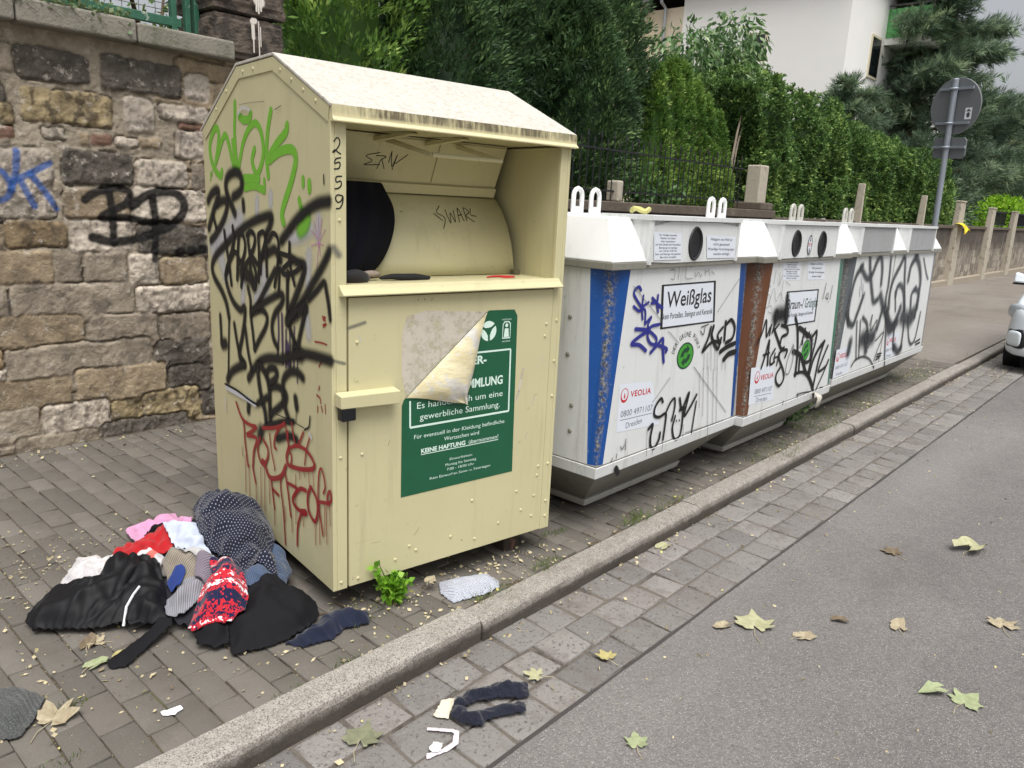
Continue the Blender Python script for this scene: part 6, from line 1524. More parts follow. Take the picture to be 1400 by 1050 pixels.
def ridges(u, v, s):
    """sharp-crested crumples that wander over the cloth"""
    a = s*1.3; p = u*math.cos(a)+v*math.sin(a); q = -u*math.sin(a)+v*math.cos(a)
    p = p+.05*(fbm(u*9+s, v*9, 3, s)-.5)*2; q = q+.05*(fbm(u*9, v*9+s, 3, s+5)-.5)*2
    r1 = 1-np.abs(2*vnoise(p*19+s*3, q*6+s, s+31)-1); r2 = 1-np.abs(2*vnoise(p*30-s, q*13+s*2, s+77)-1)
    return r1**2.4+.6*r2**2.2-.42
def lift_under(outline, b, seed):
    P = np.array(outline); X, Y = gx_, gy_; ins = poly_in(P, X, Y); D = np.full(X.shape, 9.)
    for a, e in zip(P, np.roll(P, -1, 0)):
        d = e-a; t = np.clip(((X-a[0])*d[0]+(Y-a[1])*d[1])/max(d@d, 1e-12), 0, 1); D = np.minimum(D, np.hypot(X-a[0]-t*d[0], Y-a[1]-t*d[1]))
    k = sstep(0, .055, D)*(.6+.8*fbm(X*13+seed*7, Y*13+seed*3, 2, seed))
    HF[:] += np.where(ins, b*k, 0)
def cloth(name, label, cat, outline, m, cell=.010, slack=(1.45, 1.2), ang=0., seed=0, iters=150, amp=.02, group='clothes heaped beside the container', thick=.003, lift=.004, grav=.0011, pin=.5, hmax=.045, bulge=.03, fold=.026):
    lift_under(outline, bulge, seed)
    P0 = np.array(outline, float); ca_, sa = math.cos(ang), math.sin(ang)
    Rm = np.array([[ca_, sa], [-sa, ca_]]); Q = P0@Rm.T; lo, hi = Q.min(0), Q.max(0)
    nu, nv = [max(4, int((hi[k]-lo[k])/cell)+1) for k in (0, 1)]
    U, Vv = np.meshgrid(np.linspace(lo[0], hi[0], nu), np.linspace(lo[1], hi[1], nv), indexing='ij')
    ins = poly_in(Q, U, Vv)
    # keep cells with all four corners near the outline, then pull the rim onto it
    D = np.full(U.shape, 9.); NP = np.zeros(U.shape+(2,))
    for a, b in zip(Q, np.roll(Q, -1, 0)):
        d = b-a; t = np.clip(((U-a[0])*d[0]+(Vv-a[1])*d[1])/max(d@d, 1e-12), 0, 1); px, py = a[0]+t*d[0], a[1]+t*d[1]; dd = np.hypot(U-px, Vv-py); w = dd < D
        D = np.where(w, dd, D); NP[..., 0] = np.where(w, px, NP[..., 0]); NP[..., 1] = np.where(w, py, NP[..., 1])
    act = ins | (D < cell*.55); q = act[:-1, :-1] & act[1:, :-1] & act[1:, 1:] & act[:-1, 1:]
    use_ = np.zeros(U.shape, bool)
    for di in (0, 1):
        for dj in (0, 1): use_[di:nu-1+di, dj:nv-1+dj] |= q
    full0 = np.zeros(U.shape, int)
    for di in (0, 1):
        for dj in (0, 1): full0[di:nu-1+di, dj:nv-1+dj] += q
    out = use_ & (full0 < 4); U2 = np.where(out, NP[..., 0], U); V2 = np.where(out, NP[..., 1], Vv)
    full = np.zeros(U.shape, int)
    for di in (0, 1):
        for dj in (0, 1): full[di:nu-1+di, dj:nv-1+dj] += q
    rim = use_ & (full < 4)
    xy = np.stack([U2, V2], -1).reshape(-1, 2)@Rm
    idx = -np.ones(U.shape, int); idx[use_] = np.arange(use_.sum()); sel = use_.ravel()
    X = np.zeros((use_.sum(), 3)); X[:, :2] = xy[sel]; u_, v_ = U.ravel()[sel], Vv.ravel()[sel]
    edge = np.clip(D.ravel()[sel]/.05, 0, 1)
    X[:, 2] = hf(X[:, 0], X[:, 1])+lift+amp*edge*fbm(u_*13+seed*5, v_*7+seed*3, 3, seed, .6)*1.6
    rimv = rim.ravel()[sel]; home = X[:, :2].copy()
    du, dv = (hi-lo)/np.array([nu-1, nv-1]); cons = []
    def add(mask, i0, i1, L, k):
        a = idx[i0][mask]; b = idx[i1][mask]
        if len(a): cons.append((a, b, L, k))
    S = np.s_
    for par in (0, 1):
        A = use_[:-1, :] & use_[1:, :]; M_ = A.copy(); M_[(np.arange(nu-1) % 2) != par, :] = False; add(M_, S[:-1, :], S[1:, :], du*slack[0], .9)
        A = use_[:, :-1] & use_[:, 1:]; M_ = A.copy(); M_[:, (np.arange(nv-1) % 2) != par] = False; add(M_, S[:, :-1], S[:, 1:], dv*slack[1], .9)
        dl = math.hypot(du*slack[0], dv*slack[1])
        for s0, s1 in ((S[:-1, :-1], S[1:, 1:]), (S[1:, :-1], S[:-1, 1:])):
            A = use_[s0] & use_[s1]; M_ = A.copy(); M_[(np.arange(nu-1) % 2) != par, :] = False; add(M_, s0, s1, dl, .35)
        A = use_[:-2, :] & use_[2:, :]; M_ = A.copy(); M_[(np.arange(nu-2)//2 % 2) != par, :] = False; add(M_, S[:-2, :], S[2:, :], 2*du*slack[0], .28)
        A = use_[:, :-2] & use_[:, 2:]; M_ = A.copy(); M_[:, (np.arange(nv-2)//2 % 2) != par] = False; add(M_, S[:, :-2], S[:, 2:], 2*dv*slack[1], .28)
    prev = X.copy()
    for it in range(iters):
        vel = (X-prev)*.86; prev = X.copy(); X = X+vel; X[:, 2] -= grav
        for a, b, L, k in cons:
            d = X[b]-X[a]; l = np.sqrt((d*d).sum(1))+1e-9; c = (k*.5*(l-L)/l)[:, None]*d
            X[a] += c; X[b] -= c
        w = np.where(rimv, pin, .02)[:, None]; X[:, :2] += (home-X[:, :2])*w
        g = hf(X[:, 0], X[:, 1])+lift; low = X[:, 2] < g; X[low, 2] = g[low]
        X[:, 2] = np.minimum(X[:, 2], g+hmax)
        X[low, :2] += (prev[low, :2]-X[low, :2])*.5
    X = X+fold*np.stack([np.zeros(len(X)), np.zeros(len(X)), np.minimum(edge*1.6, 1)*ridges(u_, v_, int(seed))], 1)
    # smooth a little
    F = np.stack([idx[:-1, :-1], idx[1:, :-1], idx[1:, 1:], idx[:-1, 1:]], -1)[q]
    o = np_mesh(name, X, F, m, None, True, {'rest': np.stack([u_*slack[0], v_*slack[1], np.zeros_like(u_)], 1)})
    bm = bmesh.new(); bm.from_mesh(o.data)
    bmesh.ops.smooth_vert(bm, verts=bm.verts[:], factor=.06, use_axis_x=True, use_axis_y=True, use_axis_z=True); bm.to_mesh(o.data); bm.free()
    md = o.modifiers.new('thick', 'SOLIDIFY'); md.thickness = thick; md.offset = 1
    md = o.modifiers.new('smooth', 'SUBSURF'); md.levels = 1; md.render_levels = 1
    # the settled cloth becomes part of the resting surface
    fi = X[F]; 
    for s in np.linspace(.1, .9, 4):
        for t in np.linspace(.1, .9, 4):
            p = (fi[:, 0]*(1-s)+fi[:, 1]*s)*(1-t)+(fi[:, 3]*(1-s)+fi[:, 2]*s)*t
            i = np.clip(((p[:, 0]-HX0_)/HS+.5).astype(int), 0, HN-1); j = np.clip(((p[:, 1]-HY0_)/HS+.5).astype(int), 0, HN-1); np.maximum.at(HF, (i, j), p[:, 2]+thick)
    return tag(o, label, cat, group)

def fabric(name, c, rough=.85, pattern=None, c2=(220, 220, 220), scale=60., var=.2, bs=.25, weave=900., sheen=.2, spec=.2):
    n = NT(name); r = n.attr('rest', 'Vector'); col = n.mix(n.noise(40, 4, vec=r), tuple(x*(1-var) for x in srgb(*c)[:3])+(1,), tuple(min(1, x*(1+var)) for x in srgb(*c)[:3])+(1,))
    h = n.noise(weave, 2, vec=r)
    if pattern == 'dots':
        s = n.n('SeparateXYZ', {0: n.mapped((scale, scale, scale), r)}); row = n.math('FLOOR', s.outputs[1]); fx = n.math('FRACT', n.math('ADD', s.outputs[0], n.math('MULTIPLY', row, .5))); fy = n.math('FRACT', s.outputs[1])
        d = n.math('ADD', n.math('POWER', n.math('SUBTRACT', fx, .5), 2.), n.math('POWER', n.math('SUBTRACT', fy, .5), 2.))
        col = n.mix(n.ramp(d, .036, .022), col, srgb(*c2))
    elif pattern == 'stripes':
        s = n.n('SeparateXYZ', {0: n.mapped((scale, scale, scale), r)}); col = n.mix(n.ramp(n.math('FRACT', s.outputs[1]), .60, .66), col, srgb(*c2))
    elif pattern == 'knit':
        s = n.n('SeparateXYZ', {0: n.mapped((scale, scale, scale), r)}); row = n.math('FLOOR', n.math('ADD', s.outputs[1], n.math('MULTIPLY', n.noise(120, 2, vec=r), .8)))
        wn = n.n('TexWhiteNoise', {'W': row}, noise_dimensions='1D').outputs['Value']
        cell_ = n.n('TexVoronoi', {'Vector': r, 'Scale': scale*2.6}); cc = n.n('SeparateColor', {0: cell_.outputs['Color']}).outputs[0]
        f = n.math('ADD', n.math('MULTIPLY', wn, .6), n.math('MULTIPLY', cc, .4))
        k = n.mix(n.ramp(f, .47, .49), srgb(26, 30, 62), srgb(*c)); col = n.mix(n.ramp(f, .77, .79), k, srgb(*c2)); h = n.math('MULTIPLY', cell_.outputs['Distance'], -1.); bs = .9
    elif pattern == 'rib':
        s = n.n('SeparateXYZ', {0: n.mapped((scale, scale, scale), r)}); w = n.math('SINE', n.math('MULTIPLY', s.outputs[0], 6.283)); h = n.math('ADD', w, n.math('MULTIPLY', n.noise(300, 3, vec=r), 1.)); bs = .8
        col = n.mix(n.ramp(n.noise(260, 3, .6, vec=r), .45, .62), col, srgb(*c2))
    elif pattern == 'lace':
        col = n.mix(n.ramp(n.noise(150, 3, vec=r), .55, .62, 0, .35), col, srgb(*c2))
    return n.finish(col, rough, h, bs, .003, spec=spec, sheen=sheen)
G = 'clothes heaped beside the container'
M_BLK = fabric('black_fabric', (22, 22, 25), .85, sheen=0.); M_BLK2 = fabric('black_satin', (18, 18, 21), .62, spec=.25, sheen=0., bs=.1)
cloth('under_layer', 'dark bottom layer of clothes showing in the gaps of the heap', 'clothing', G_bottom_layer['o'], bulge=0, m=fabric('charcoal_cloth', (40, 40, 46), .9, sheen=0.), seed=40, slack=(1.3, 1.3), amp=.02, cell=.016, hmax=.03, lift=-.02)
cloth('trousers', 'faded blue denim garment crushed against the container foot', 'trousers', G_jeans['o'], bulge=0.045, m=fabric('blue_denim', (62, 76, 100), .9, 'stripes', (84, 98, 120), 160), seed=1, ang=.6)
cloth('denim_sleeve', 'crumpled dark navy denim piece lying at the heap edge toward the kerb', 'clothing', G_denim_bit['o'], bulge=0.03, m=fabric('navy_denim', (26, 31, 50), .9), seed=2, ang=.3, slack=(1.45, 1.15), amp=.02)
cloth('trousers', 'plain black trousers spread flat at the front of the heap', 'trousers', G_black_big['o'], bulge=0.04, m=M_BLK, seed=3, ang=.5, slack=(1.2, 1.1), amp=.03, fold=.024)
cloth('jumper', 'black cloth tucked under the pink and red clothes', 'clothing', G_black_inner['o'], bulge=0.02, m=M_BLK, seed=4)
cloth('blouse', 'rose pink blouse lying at the back of the heap', 'blouse', G_pink['o'], bulge=0.025, m=fabric('pink_cotton', (206, 146, 182), .85), seed=5, ang=.5, slack=(1.4, 1.2), amp=.03)
cloth('vest', 'bright red garment stretched under the white and pink ones', 'clothing', G_red['o'], bulge=0.02, m=fabric('red_cotton', (168, 26, 32), .85), seed=6, ang=.45, slack=(1.4, 1.15))
cloth('lace_top', 'white lacy top bunched behind the black jacket', 'top', G_lace['o'], bulge=0.025, m=fabric('white_lace', (200, 196, 196), .85, 'lace', (128, 122, 118)), seed=7, ang=.5, slack=(1.4, 1.3), amp=.035)
cloth('t_shirt', 'light grey shirt with coral lining beside the black jacket', 'shirt', G_coral_top['o'], bulge=0.04, m=fabric('coral_grey', (196, 194, 196), .85, 'stripes', (214, 106, 96), 9), seed=8, ang=.8, slack=(1.4, 1.3), amp=.03)
cloth('t_shirt', 'mid grey crumpled shirt in the middle of the heap', 'shirt', G_grey_top['o'], bulge=0.045, m=fabric('grey_cotton', (138, 132, 128), .9), seed=9, ang=.3, slack=(1.5, 1.3), amp=.03)
cloth('t_shirt', 'beige striped shirt crushed below the grey one', 'shirt', G_beige_stripe['o'], bulge=0.035, m=fabric('beige_stripe', (146, 136, 122), .9, 'stripes', (104, 98, 92), 120), seed=10, ang=.2, slack=(1.45, 1.3), amp=.02)
cloth('blouse', 'pale bluish white blouse bunched in front of the dotted one', 'blouse', G_white_blue['o'], bulge=0.035, m=fabric('bluish_cotton', (186, 194, 212), .85), seed=11, ang=1., slack=(1.5, 1.25), amp=.03)
cloth('singlet', 'pale grey singlet strip between white blouse and knitted hat', 'top', G_white_grey2['o'], bulge=0.03, m=fabric('pale_grey', (176, 174, 172), .9), seed=12, slack=(1.45, 1.3))
cloth('jacket', 'black glossy tracksuit jacket sprawling toward the old wall', 'jacket', G_jacket['o'], bulge=0.04, m=M_BLK2, seed=13, ang=.42, slack=(1.15, 1.35), amp=.05, fold=.032)
cloth('strap', 'long black sleeve pointing away over the pavers', 'sleeve', G_strap['o'], bulge=0.014, m=M_BLK, seed=14, ang=.7, slack=(1.05, 1.05), amp=.008, fold=.006)
cloth('sleeve', 'grey striped sleeve lying over the heap front', 'sleeve', G_stripe_sleeve['o'], bulge=0.05, m=fabric('grey_stripe', (112, 112, 118), .85, 'stripes', (150, 150, 156), 130), seed=15, ang=.9, slack=(1.35, 1.2), amp=.03)
cloth('cloth_scrap', 'bright blue scrap of cloth above the grey striped sleeve', 'clothing', G_blue_bit['o'], bulge=0.025, m=fabric('royal_blue', (38, 58, 120), .85), seed=16)
cloth('scarf', 'small mauve grey striped scarf end beside the knitted hat', 'scarf', G_stripe2['o'], bulge=0.025, m=fabric('mauve_stripe', (128, 118, 128), .9, 'stripes', (90, 84, 96), 140), seed=17)
cloth('cap', 'black woollen cap under the lower edge of the knitted hat', 'cap', G_hat_black['o'], bulge=0.055, m=M_BLK, seed=18, slack=(1.2, 1.2), amp=.04)
cloth('knitted_hat', 'red, navy and white chunky knitted hat', 'hat', G_knit_hat['o'], bulge=0.07, m=fabric('chunky_knit', (186, 36, 50), .95, 'knit', (226, 222, 224), 62), seed=19, ang=-.75, slack=(1.1, 1.12), amp=.03, thick=.008, fold=.008)
cloth('dotted_blouse', 'navy blouse with white polka dots crowning the heap', 'blouse', G_navy_dotted['o'], bulge=0.045, m=fabric('navy_dots', (28, 31, 46), .85, 'dots', (150, 154, 170), 86), seed=20, ang=.5, slack=(1.3, 1.35), amp=.05, cell=.010, fold=.035, hmax=.06)
jk = bpy.data.objects['jacket']
B().tube([(x, y, float(hf(np.array([x]), np.array([y]))[0])+.004) for x, y in G_piping['o']], .0045, 6).build('piping', plain('white_piping', (214, 216, 220), .7, .05), jk)
x, y = G_buckle['o'][0]; zb_ = float(hf(np.array([x]), np.array([y]))[0])
B().box(x-.02, x+.02, y-.012, y+.012, zb_, zb_+.008).build('buckle', plain('black_buckle', (30, 31, 34), .35, .1), jk, .003)
# ------------------------------------------------------------------ single things lying about
low = lambda L: [[x*.9656, y*.9656] for x, y in L]       # pixels traced at zero height, carried up to the carriageway
def flat_cloth(*a, **k): k.setdefault('group', None); return cloth(*a, **k)
GW = 'knitwear'
flat_cloth('mitten', 'pale grey knitted mitten lying by the kerb below the container', 'mitten', LOOSE['sock'], fabric('pale_grey_knit', (192, 196, 206), .95, 'rib', (150, 154, 170), 90), seed=31, ang=.25, slack=(1.06, 1.1), amp=.012, thick=.004, hmax=.02, bulge=.025, fold=.006)
flat_cloth('woolly_hat', 'charcoal ribbed woolly hat on the pavers away from the heap', 'hat', LOOSE['grey_hat'], fabric('charcoal_rib', (62, 64, 64), .95, 'rib', (98, 100, 98), 60), seed=32, ang=.2, slack=(1.06, 1.08), amp=.015, thick=.006, hmax=.03, bulge=.04, fold=.006)
flat_cloth('paper_scrap', 'torn white scrap of paper on the pavers near the kerb', 'litter', LOOSE['paper'], plain('white_paper', (226, 228, 232), .8, .04), seed=33, cell=.008, slack=(1.03, 1.03), amp=.006, thick=.0008, lift=.003, hmax=.02, bulge=0, fold=.002)
HF[:] = RZ+.004

flat_cloth('tights', 'twisted pair of navy tights lying on the gutter setts', 'tights', low(GUT['tights']), fabric('navy_knit', (24, 27, 40), .9, 'lace', (60, 62, 76)), seed=34, ang=.3, slack=(1.35, 1.4), amp=.03, cell=.009, thick=.005, hmax=.03, bulge=.025)
flat_cloth('paper_scrap', 'cream scrap of card beside the navy tights', 'litter', low(GUT['scrap']), plain('cream_card', (216, 206, 184), .8, .06), seed=35, cell=.008, slack=(1.03, 1.03), amp=.006, thick=.001, hmax=.02, bulge=0, fold=.002)
flat_cloth('ribbon', 'pale pink ribbon loop lying in the gutter', 'ribbon', low(GUT['strap']), fabric('pink_ribbon', (222, 206, 214), .7), seed=36, cell=.006, slack=(1.05, 1.05), amp=.006, thick=.0015, hmax=.02, bulge=0, fold=.002)
HF[:] = np.maximum(HF, RZ+.010)
flat_cloth('label_tag', 'small white care tag on the pink ribbon', 'litter', low(GUT['strapw']), plain('white_tag', (226, 226, 224), .7, .03), seed=37, cell=.006, slack=(1.02, 1.02), amp=.003, thick=.001, hmax=.02, bulge=0, fold=.002)
# cloth hanging in the chute (container frame)
def in_cont(x, y, z): c, s = math.cos(CA), math.sin(CA); return (1.4507+c*x-s*y, 2.0814+s*x+c*y, .22+z)
prof = [(1.43, .33, .30), (1.39, .345, .29), (1.35, .36, .26), (1.29, .355, .235), (1.23, .33, .215), (1.18, .30, .20), (1.13, .26, .19), (1.095, .20, .185)]
V = []; F = []; n = 26
for i, (z_, xr, yy) in enumerate(prof):
    for k in range(n):
        t = k/(n-1); x = .056+(xr+.02-.056)*t; dep = .12*math.sin(PI*(.12+.88*(1-t))*.6)*(1-.3*i/7)+.012*math.sin(t*21+i*.7)*(1-t)
        V.append(in_cont(x, yy-dep+.03, z_))
F = [(i*n+k, i*n+k+1, (i+1)*n+k+1, (i+1)*n+k) for i in range(len(prof)-1) for k in range(n-1)]
o = np_mesh('bedding', V, F, fabric('midnight_cloth', (8, 9, 18), .9, var=.3, sheen=0.), None, True); md = o.modifiers.new('thick', 'SOLIDIFY'); md.thickness = .01; md = o.modifiers.new('smooth', 'SUBSURF'); md.levels = md.render_levels = 2
tag(o, 'midnight blue cloth bulging out of the container chute', 'clothing')
V = []; F = []; n = 10
def chute_bit(name, label, cat, path, w, h, m):
    b = B(); pts = [in_cont(*p) for p in path]; k = len(pts); r = [w*(.35+.65*math.sin(PI*(i+.5)/k)) for i in range(k)]
    b.tube(pts, r, 9); o = b.build(name, m, None, smooth=True); md = o.modifiers.new('smooth', 'SUBSURF'); md.levels = md.render_levels = 1
    return tag(o, label, cat)
chute_bit('shoe', 'small black and white patterned shoe on the chute floor', 'shoe', [(.08, .10, 1.104), (.11, .09, 1.11), (.14, .09, 1.112), (.17, .095, 1.104), (.19, .10, 1.10)], .026, 0, fabric('patterned_shoe', (40, 38, 40), .7, 'dots', (190, 180, 170), 60))
chute_bit('sock', 'pinkish crumpled sock beside the patterned shoe in the chute', 'sock', [(.17, .14, 1.108), (.20, .13, 1.112), (.23, .13, 1.115), (.26, .14, 1.106)], .014, 0, plain('pinkish_sock', (150, 136, 124), .9, .25, 30))
chute_bit('strap', 'black strap trailing along the chute floor', 'strap', [(.24, .12, 1.096), (.29, .11, 1.106), (.34, .12, 1.098), (.39, .11, 1.102), (.43, .12, 1.095), (.46, .115, 1.095)], .014, 0, plain('black_strap', (22, 22, 24), .8, .1))
chute_bit('string', 'red string lying on the chute floor near the hinge', 'string', [(.70, .09, 1.0925), (.74, .12, 1.0935), (.80, .12, 1.0925), (.86, .09, 1.0925), (.82, .07, 1.0925), (.76, .08, 1.0925)], .005, 0, plain('red_string', (190, 44, 40), .7, .1))
# ------------------------------------------------------------------ fallen leaves, one by one
def fallen_mat(name, a, b):
    n = NT(name); c = n.mix(n.ramp(n.noise(38, 5, .7), .35, .65), srgb(*a), srgb(*b)); c = n.mix(n.ramp(n.noise(90, 5, .7), .62, .7, 0, .6), c, srgb(118, 92, 60))
    return n.finish(c, .7, n.noise(120, 4), .3, .003)
FM = {'green': fallen_mat('fallen_green', (160, 168, 130), (136, 146, 108)), 'pale': fallen_mat('fallen_pale', (178, 176, 142), (154, 152, 116)), 'tan': fallen_mat('fallen_tan', (178, 168, 140), (146, 132, 108)), 'grey': fallen_mat('fallen_grey', (132, 132, 106), (106, 108, 86)), 'brown': fallen_mat('fallen_brown', (122, 108, 86), (92, 78, 60)), 'yellow': fallen_mat('fallen_yellow', (186, 176, 118), (158, 146, 96))}
def plane_leaf(x, y, z, size, rot, m, label, curl=.3, seed=0, lobes=5, stretch=1., group='fallen plane leaves'):
    rs_ = np.random.default_rng(seed+50); out = []
    spec = [(-2.5, .5), (-2.15, .46), (-1.75, .74), (-1.3, .58), (-.95, .92), (-.45, .62), (0, 1.1), (.45, .6), (.95, .9), (1.3, .57), (1.75, .72), (2.15, .46), (2.5, .5), (PI, .2)]
    if lobes == 1: spec = [(a, .55+.4*math.cos(a)**2+.05*rs_.normal()) for a in np.linspace(-PI*.9, PI*.9, 13)]+[(PI, .3)]
    for i, (a, r) in enumerate(spec):
        a2, r2 = spec[(i+1) % len(spec)]; r *= 1+.1*rs_.normal()
        out.append((a, r))
        if lobes > 1 and i < len(spec)-1: out.append(((a+a2)/2+.04*rs_.normal(), (r+r2)/2*(.97+.1*rs_.normal())))
    V = [(0, 0, 0)]; n = len(out); k1, k2, ph = curl*rs_.uniform(.5, 1.2), curl*rs_.uniform(-.6, 1.1), rs_.uniform(0, 6)
    for f in (.35, .7, 1.):
        for a, r in out:
            px, py = r*f*math.cos(a), r*f*math.sin(a)*stretch
            pz = k1*py*py*.9+k2*px*px*.6*(1 if px > 0 else .4)+.10*curl*f*math.sin(3*a+ph)+.03*rs_.normal()*f
            V.append((px, py, pz))
    F = [(0, 1+i, 1+(i+1) % n) for i in range(n-1)]+[(1+k*n+i, 1+(k+1)*n+i, 1+(k+1)*n+(i+1), 1+k*n+i+1) for k in range(2) for i in range(n-1)]
    V = np.array(V); V[:, 2] -= V[:, 2].min(); V *= size/2
    c, s = math.cos(rot), math.sin(rot); W = np.stack([V[:, 0]*c-V[:, 1]*s, V[:, 0]*s+V[:, 1]*c, V[:, 2]], 1)
    o = np_mesh('fallen_leaf', W, F, FM[m], None, True, loc=(x, y, z+.002))
    b = B().tube([(0, 0, .002), (-.35*size*c, -.35*size*s, .004), (-.6*size*c+.1*size*s, -.6*size*s-.1*size*c, .001)], .0013, 5); b.build('leaf_stalk', FM['tan'], o)
    return tag(o, label, 'leaf', group)
Lr, Lp = low(LEAF_R['l']), LEAF_P['l']
for (p, sz, rot, m, lab, curl, lob, zz) in (
 (Lr[0], .15, .6, 'grey', 'large flat greyish plane leaf on the gutter setts by the kerb', .12, 5, .004),
 (Lr[2], .09, 2.1, 'pale', 'small yellow green leaf on the setts right of the navy tights', .3, 5, .004),
 (Lr[3], .10, .1, 'pale', 'folded pale leaf in the gutter near the second kerb joint', .35, 1, .004),
 (Lr[4], .10, .7, 'green', 'single green three pointed leaf lowest on the asphalt', .3, 5, .003),
 (Lr[5], .20, .5, 'pale', 'largest pale plane leaf with brown lower lobe on the asphalt', .32, 5, .003),
 (Lr[6], .085, 2.6, 'tan', 'small curled tan leaf touching the largest pale leaf', .5, 1, .003),
 (Lr[7], .10, -.6, 'tan', 'curled tan leaf right of the largest pale leaf', .5, 1, .003),
 (Lr[8], .15, -.3, 'green', 'fresh pale green leaf with ragged lobes, right part of the asphalt', .15, 5, .003),
 (Lr[9], .10, 2.4, 'green', 'rolled green leaf just left of the ragged fresh one', .6, 1, .003),
 (Lr[10], .15, .3, 'tan', 'tan ragged leaf at the edge of the picture on the asphalt', .35, 5, .003),
 (Lr[11], .20, -.25, 'pale', 'long rolled pale leaf farthest out on the asphalt', .7, 1, .003),
 (Lr[12], .13, .9, 'brown', 'dry brown leaf below the long rolled one on the asphalt', .4, 5, .003),
 (Lr[13], .07, 2.2, 'brown', 'tiny brown curled leaf between two tan leaves on the asphalt', .6, 1, .003),
 (Lr[16], .10, .4, 'tan', 'small tan leaf midway between the largest pale leaf and the ragged tan one', .5, 1, .003),
 (Lr[18], .09, 1.2, 'yellow', 'brownish yellow leaf on the setts at the asphalt joint', .4, 5, .004),
 (Lp[0], .09, 1., 'brown', 'rolled brown leaf on the pavers in front of the black jacket', .8, 1, KZ),
 (Lp[1], .08, 2.2, 'tan', 'pale tan leaf next to the rolled brown one by the jacket', .3, 5, KZ),
 (Lp[2], .085, .2, 'green', 'folded olive green leaf beside the tip of the black sleeve', .5, 1, KZ),
 (Lp[3], .15, .5, 'tan', 'shrivelled tan leaf next to the charcoal woolly hat', .6, 5, KZ),
 (Lp[6], .07, 2.9, 'yellow', 'small yellow leaf under the tip of the black sleeve', .4, 1, KZ)):
    plane_leaf(p[0], p[1], zz+(RZ if zz < .1 else 0), sz, rot, m, lab, curl, int(p[0]*1000) % 97, lob)
# leaf resting on the pale mitten
plane_leaf(1.83, 1.99, .165, .07, .4, 'tan', 'dry tan leaf lying on top of the pale grey mitten', .3, 5, 1)

# ------------------------------------------------------------------ fine litter and weeds nobody could count
def zone_z(x, y): return np.where(y > np.array([kerb_y(a)+.0 for a in x]), KZ+.004, RZ+.004)
pts = []
def sc_(n, fx, fy): pts.append(np.stack([fx(n), fy(n)], 1))
U = RNG.uniform
sc_(300, lambda n: U(.2, 9, n), lambda n: U(1.85, 4.6, n)); sc_(520, lambda n: U(.6, 12, n), lambda n: 1.675-np.abs(RNG.normal(0, .04, n)))
sc_(260, lambda n: U(.6, 9, n), lambda n: U(1.0, 1.66, n)); sc_(260, lambda n: U(1, 9, n), lambda n: U(-1.2, 1.2, n)); sc_(520, lambda n: RNG.normal(.95, .28, n), lambda n: RNG.normal(3.05, .22, n)); sc_(380, lambda n: U(-.5, 3, n), lambda n: 4.60-np.abs(RNG.normal(0, .09, n)))
sc_(420, lambda n: U(1.3, 7, n), lambda n: np.clip(RNG.normal(1.83, .05, n), 1.81, 2.1)); sc_(240, lambda n: RNG.normal(.75, .25, n), lambda n: RNG.normal(2.4, .25, n)); sc_(200, lambda n: RNG.normal(1.5, .3, n), lambda n: RNG.normal(2.05, .1, n)); sc_(160, lambda n: RNG.normal(8.4, .35, n), lambda n: RNG.normal(1.95, .12, n)); sc_(260, lambda n: RNG.normal(9.6, .6, n), lambda n: RNG.normal(1.45, .12, n)); sc_(160, lambda n: RNG.normal(9.5, .5, n), lambda n: RNG.normal(2.5, .25, n))
sc_(260, lambda n: 1.50+RNG.uniform(0, 1, n)*1.0, lambda n: 0*U(0, 1, n)); q_ = pts[-1]; q_[:, 1] = 2.09-(q_[:, 0]-1.45)*.15+RNG.normal(-.02, .05, len(q_))
sc_(260, lambda n: U(2.9, 8, n), lambda n: U(1.9, 2.4, n))
P = np.vstack(pts); n = len(P); Z_ = zone_z(P[:, 0], P[:, 1])
keep_ = ~((np.abs(P[:, 1]-np.array([kerb_y(a)+.01 for a in P[:, 0]])) < .014))
P, Z_ = P[keep_], Z_[keep_]; n = len(P)
D = RNG.normal(0, 1, (n, 3)); D[:, 2] = np.abs(D[:, 2])*.18; L_ = np.abs(RNG.normal(.008, .006, n))+.004
lm = NT('litter_flake'); t_ = lm.attr('tint'); c = lm.mix(lm.ramp(t_, .0, .5), srgb(112, 98, 76), srgb(188, 176, 142)); c = lm.mix(lm.ramp(t_, .86, .9), c, srgb(196, 188, 116)); M_LIT = lm.finish(c, .8)
kind(leaves('leaf_litter', np.column_stack([P, Z_+.001]), D, L_, L_*RNG.uniform(.35, .9, n), M_LIT, None, RNG.beta(1.6, 1.5, n)), 'stuff')
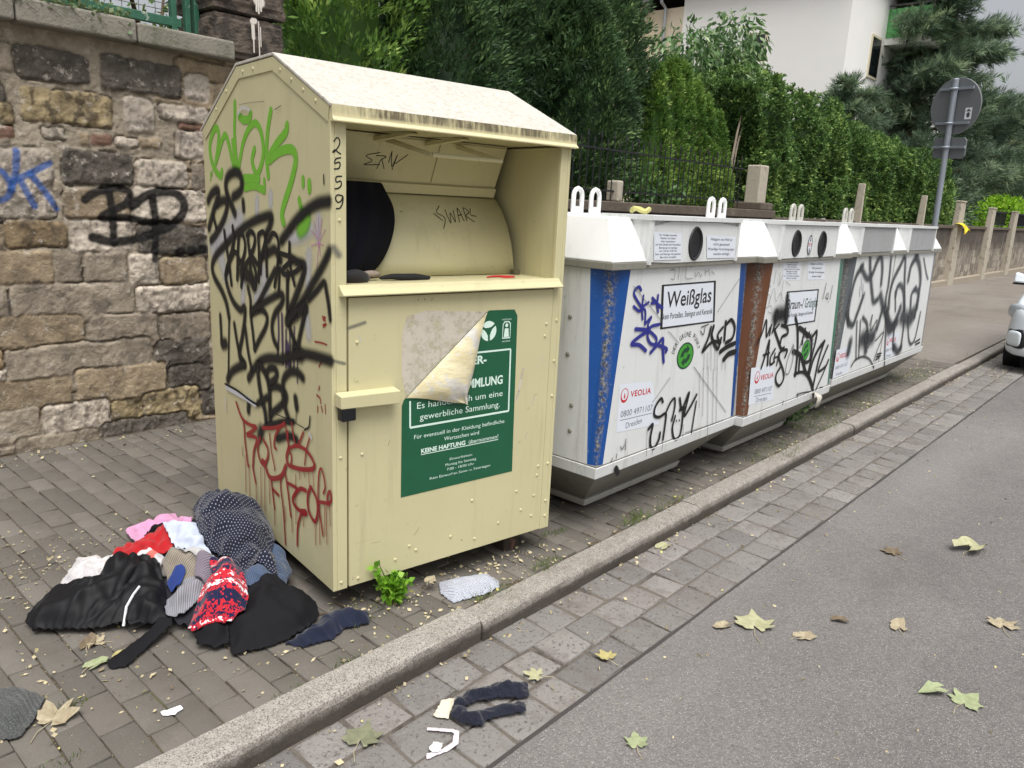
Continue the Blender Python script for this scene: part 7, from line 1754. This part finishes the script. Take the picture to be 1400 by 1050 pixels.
# gravel grit in the joints of the kerb
def tufts(spots):
    Ps, Ds, Ls = [], [], []
    for x, y, z, r, k, h in spots:
        a = U(0, 2*PI, k); rr = r*np.sqrt(U(0, 1, k)); Ps.append(np.stack([x+rr*np.cos(a)*1.6, y+rr*np.sin(a)*.6, np.full(k, z)], 1)); d = RNG.normal(0, .55, (k, 3)); d[:, 2] = 1; Ds.append(d); Ls.append(h*U(.4, 1.2, k))
    return np.vstack(Ps), np.vstack(Ds), np.concatenate(Ls)
P, D, L_ = tufts([(3.02, 1.82, KZ-.004, .07, 120, .045), (2.33, 1.815, KZ-.004, .06, 90, .03), (1.99, 1.815, KZ-.004, .08, 130, .03), (3.35, 1.815, KZ-.004, .09, 90, .03), (1.32, 1.815, KZ-.004, .04, 50, .025), (1.10, 1.815, KZ-.004, .04, 50, .02), (4.6, 1.815, KZ-.004, .2, 160, .05), (5.6, 1.9, KZ-.004, .25, 240, .07), (.62, 2.2, KZ-.004, .04, 60, .02), (2.6, 2.0, KZ-.004, .05, 60, .03), (8.1, 1.95, KZ-.004, .3, 200, .05), (1.47, 2.02, KZ-.004, .1, 60, .03), (6.6, 1.88, KZ-.004, .2, 120, .04), (.5, 1.97, KZ-.004, .05, 60, .02)])
kind(leaves('grass', P, D, L_*1.3, .0028, M_GRASS, None), 'stuff')
def weed(label, x, y, h, n, r, seed, m=M_WEED, lw=.035, ll=.05):
    t = thing('weed', label, 'weed', (x, y, KZ-.005), 0, 'weeds growing from the paving'); rs_ = np.random.default_rng(seed); b = B(); Ps, Ds = [], []
    for k in range(9):
        a = rs_.uniform(0, 2*PI); tp = np.array([r*math.cos(a)*rs_.uniform(.2, 1), r*math.sin(a)*rs_.uniform(.2, 1), h*rs_.uniform(.5, 1.05)])
        b.tube([(0, 0, 0), tuple(tp*np.array([.35, .35, .55])), tuple(tp)], [.003, .0025, .0012], 5)
        for q in rs_.uniform(.25, 1., n//9): Ps.append(tp*np.array([q**.8, q**.8, q])+rs_.normal(0, .008, 3)); Ds.append(np.array([math.cos(a), math.sin(a), .25])+rs_.normal(0, .7, 3))
    b.build('stem', M_WEED, t); Ps = np.array(Ps); k = len(Ps)
    leaves('foliage', Ps, np.array(Ds), ll*rs_.uniform(.6, 1.2, k), lw*rs_.uniform(.7, 1.2, k), m, t, rs_.uniform(.2, 1., k))
weed('bright green leafy weed at the front foot of the cream container', 1.665, 2.025, .19, 300, .065, 1, ll=.034, lw=.028)
weed('dark green weed clump below the second bottle bank', 5.35, 2.05, .26, 160, .16, 2, M_BROAD)
weed('thin weed under the third bottle bank near its left end', 5.75, 2.2, .18, 90, .14, 3, M_BROAD)
# brick rubble and a white rag
br = thing('brick', 'broken reddish brick wedged under the right foot of the container', 'brick', (2.36, 2.06, KZ), .5)
rock_block('chunk', -.055, .055, -.035, .035, .001, .06, M_BRICK, br, .010, .012)
rg = B()
for i in range(7): rg.add([(.0+.012*i, .01*math.sin(i*2), .07-.004*i), (.002+.013*i, -.03, .03+.012*math.sin(i*1.7)), (.004+.012*i, -.02, -.03-.01*(i % 2))], [])
F = []
for i in range(6): F += [(3*i, 3*i+1, 3*i+4, 3*i+3), (3*i+1, 3*i+2, 3*i+5, 3*i+4)]
o = np_mesh('rag', rg.v, F, plain('dirty_white_rag', (196, 190, 178), .9, .15, 40), None, True, loc=(5.05, 1.77, .40)); md = o.modifiers.new('thick', 'SOLIDIFY'); md.thickness = .004
tag(o, 'dirty white rag hooked on the lower edge of the second bottle bank', 'rag')
# twigs under the container edge
for i, (x, y, r_, l) in enumerate(((1.36, 2.2, .4, .16), (1.52, 2.10, 1.9, .12), (1.40, 2.14, 2.7, .10))):
    o = B().tube([(-l/2, 0, .004), (0, .01, .012), (l/2, -.008, .005)], .003, 5).build('twig', M_BARK, None, loc=(x, y, KZ)); o.rotation_euler.z = r_
    tag(o, ('longest pale twig by the container corner', 'short twig beside the container front corner and weed', 'twig lying crosswise under the container corner')[i], 'twig', 'twigs under the container corner')
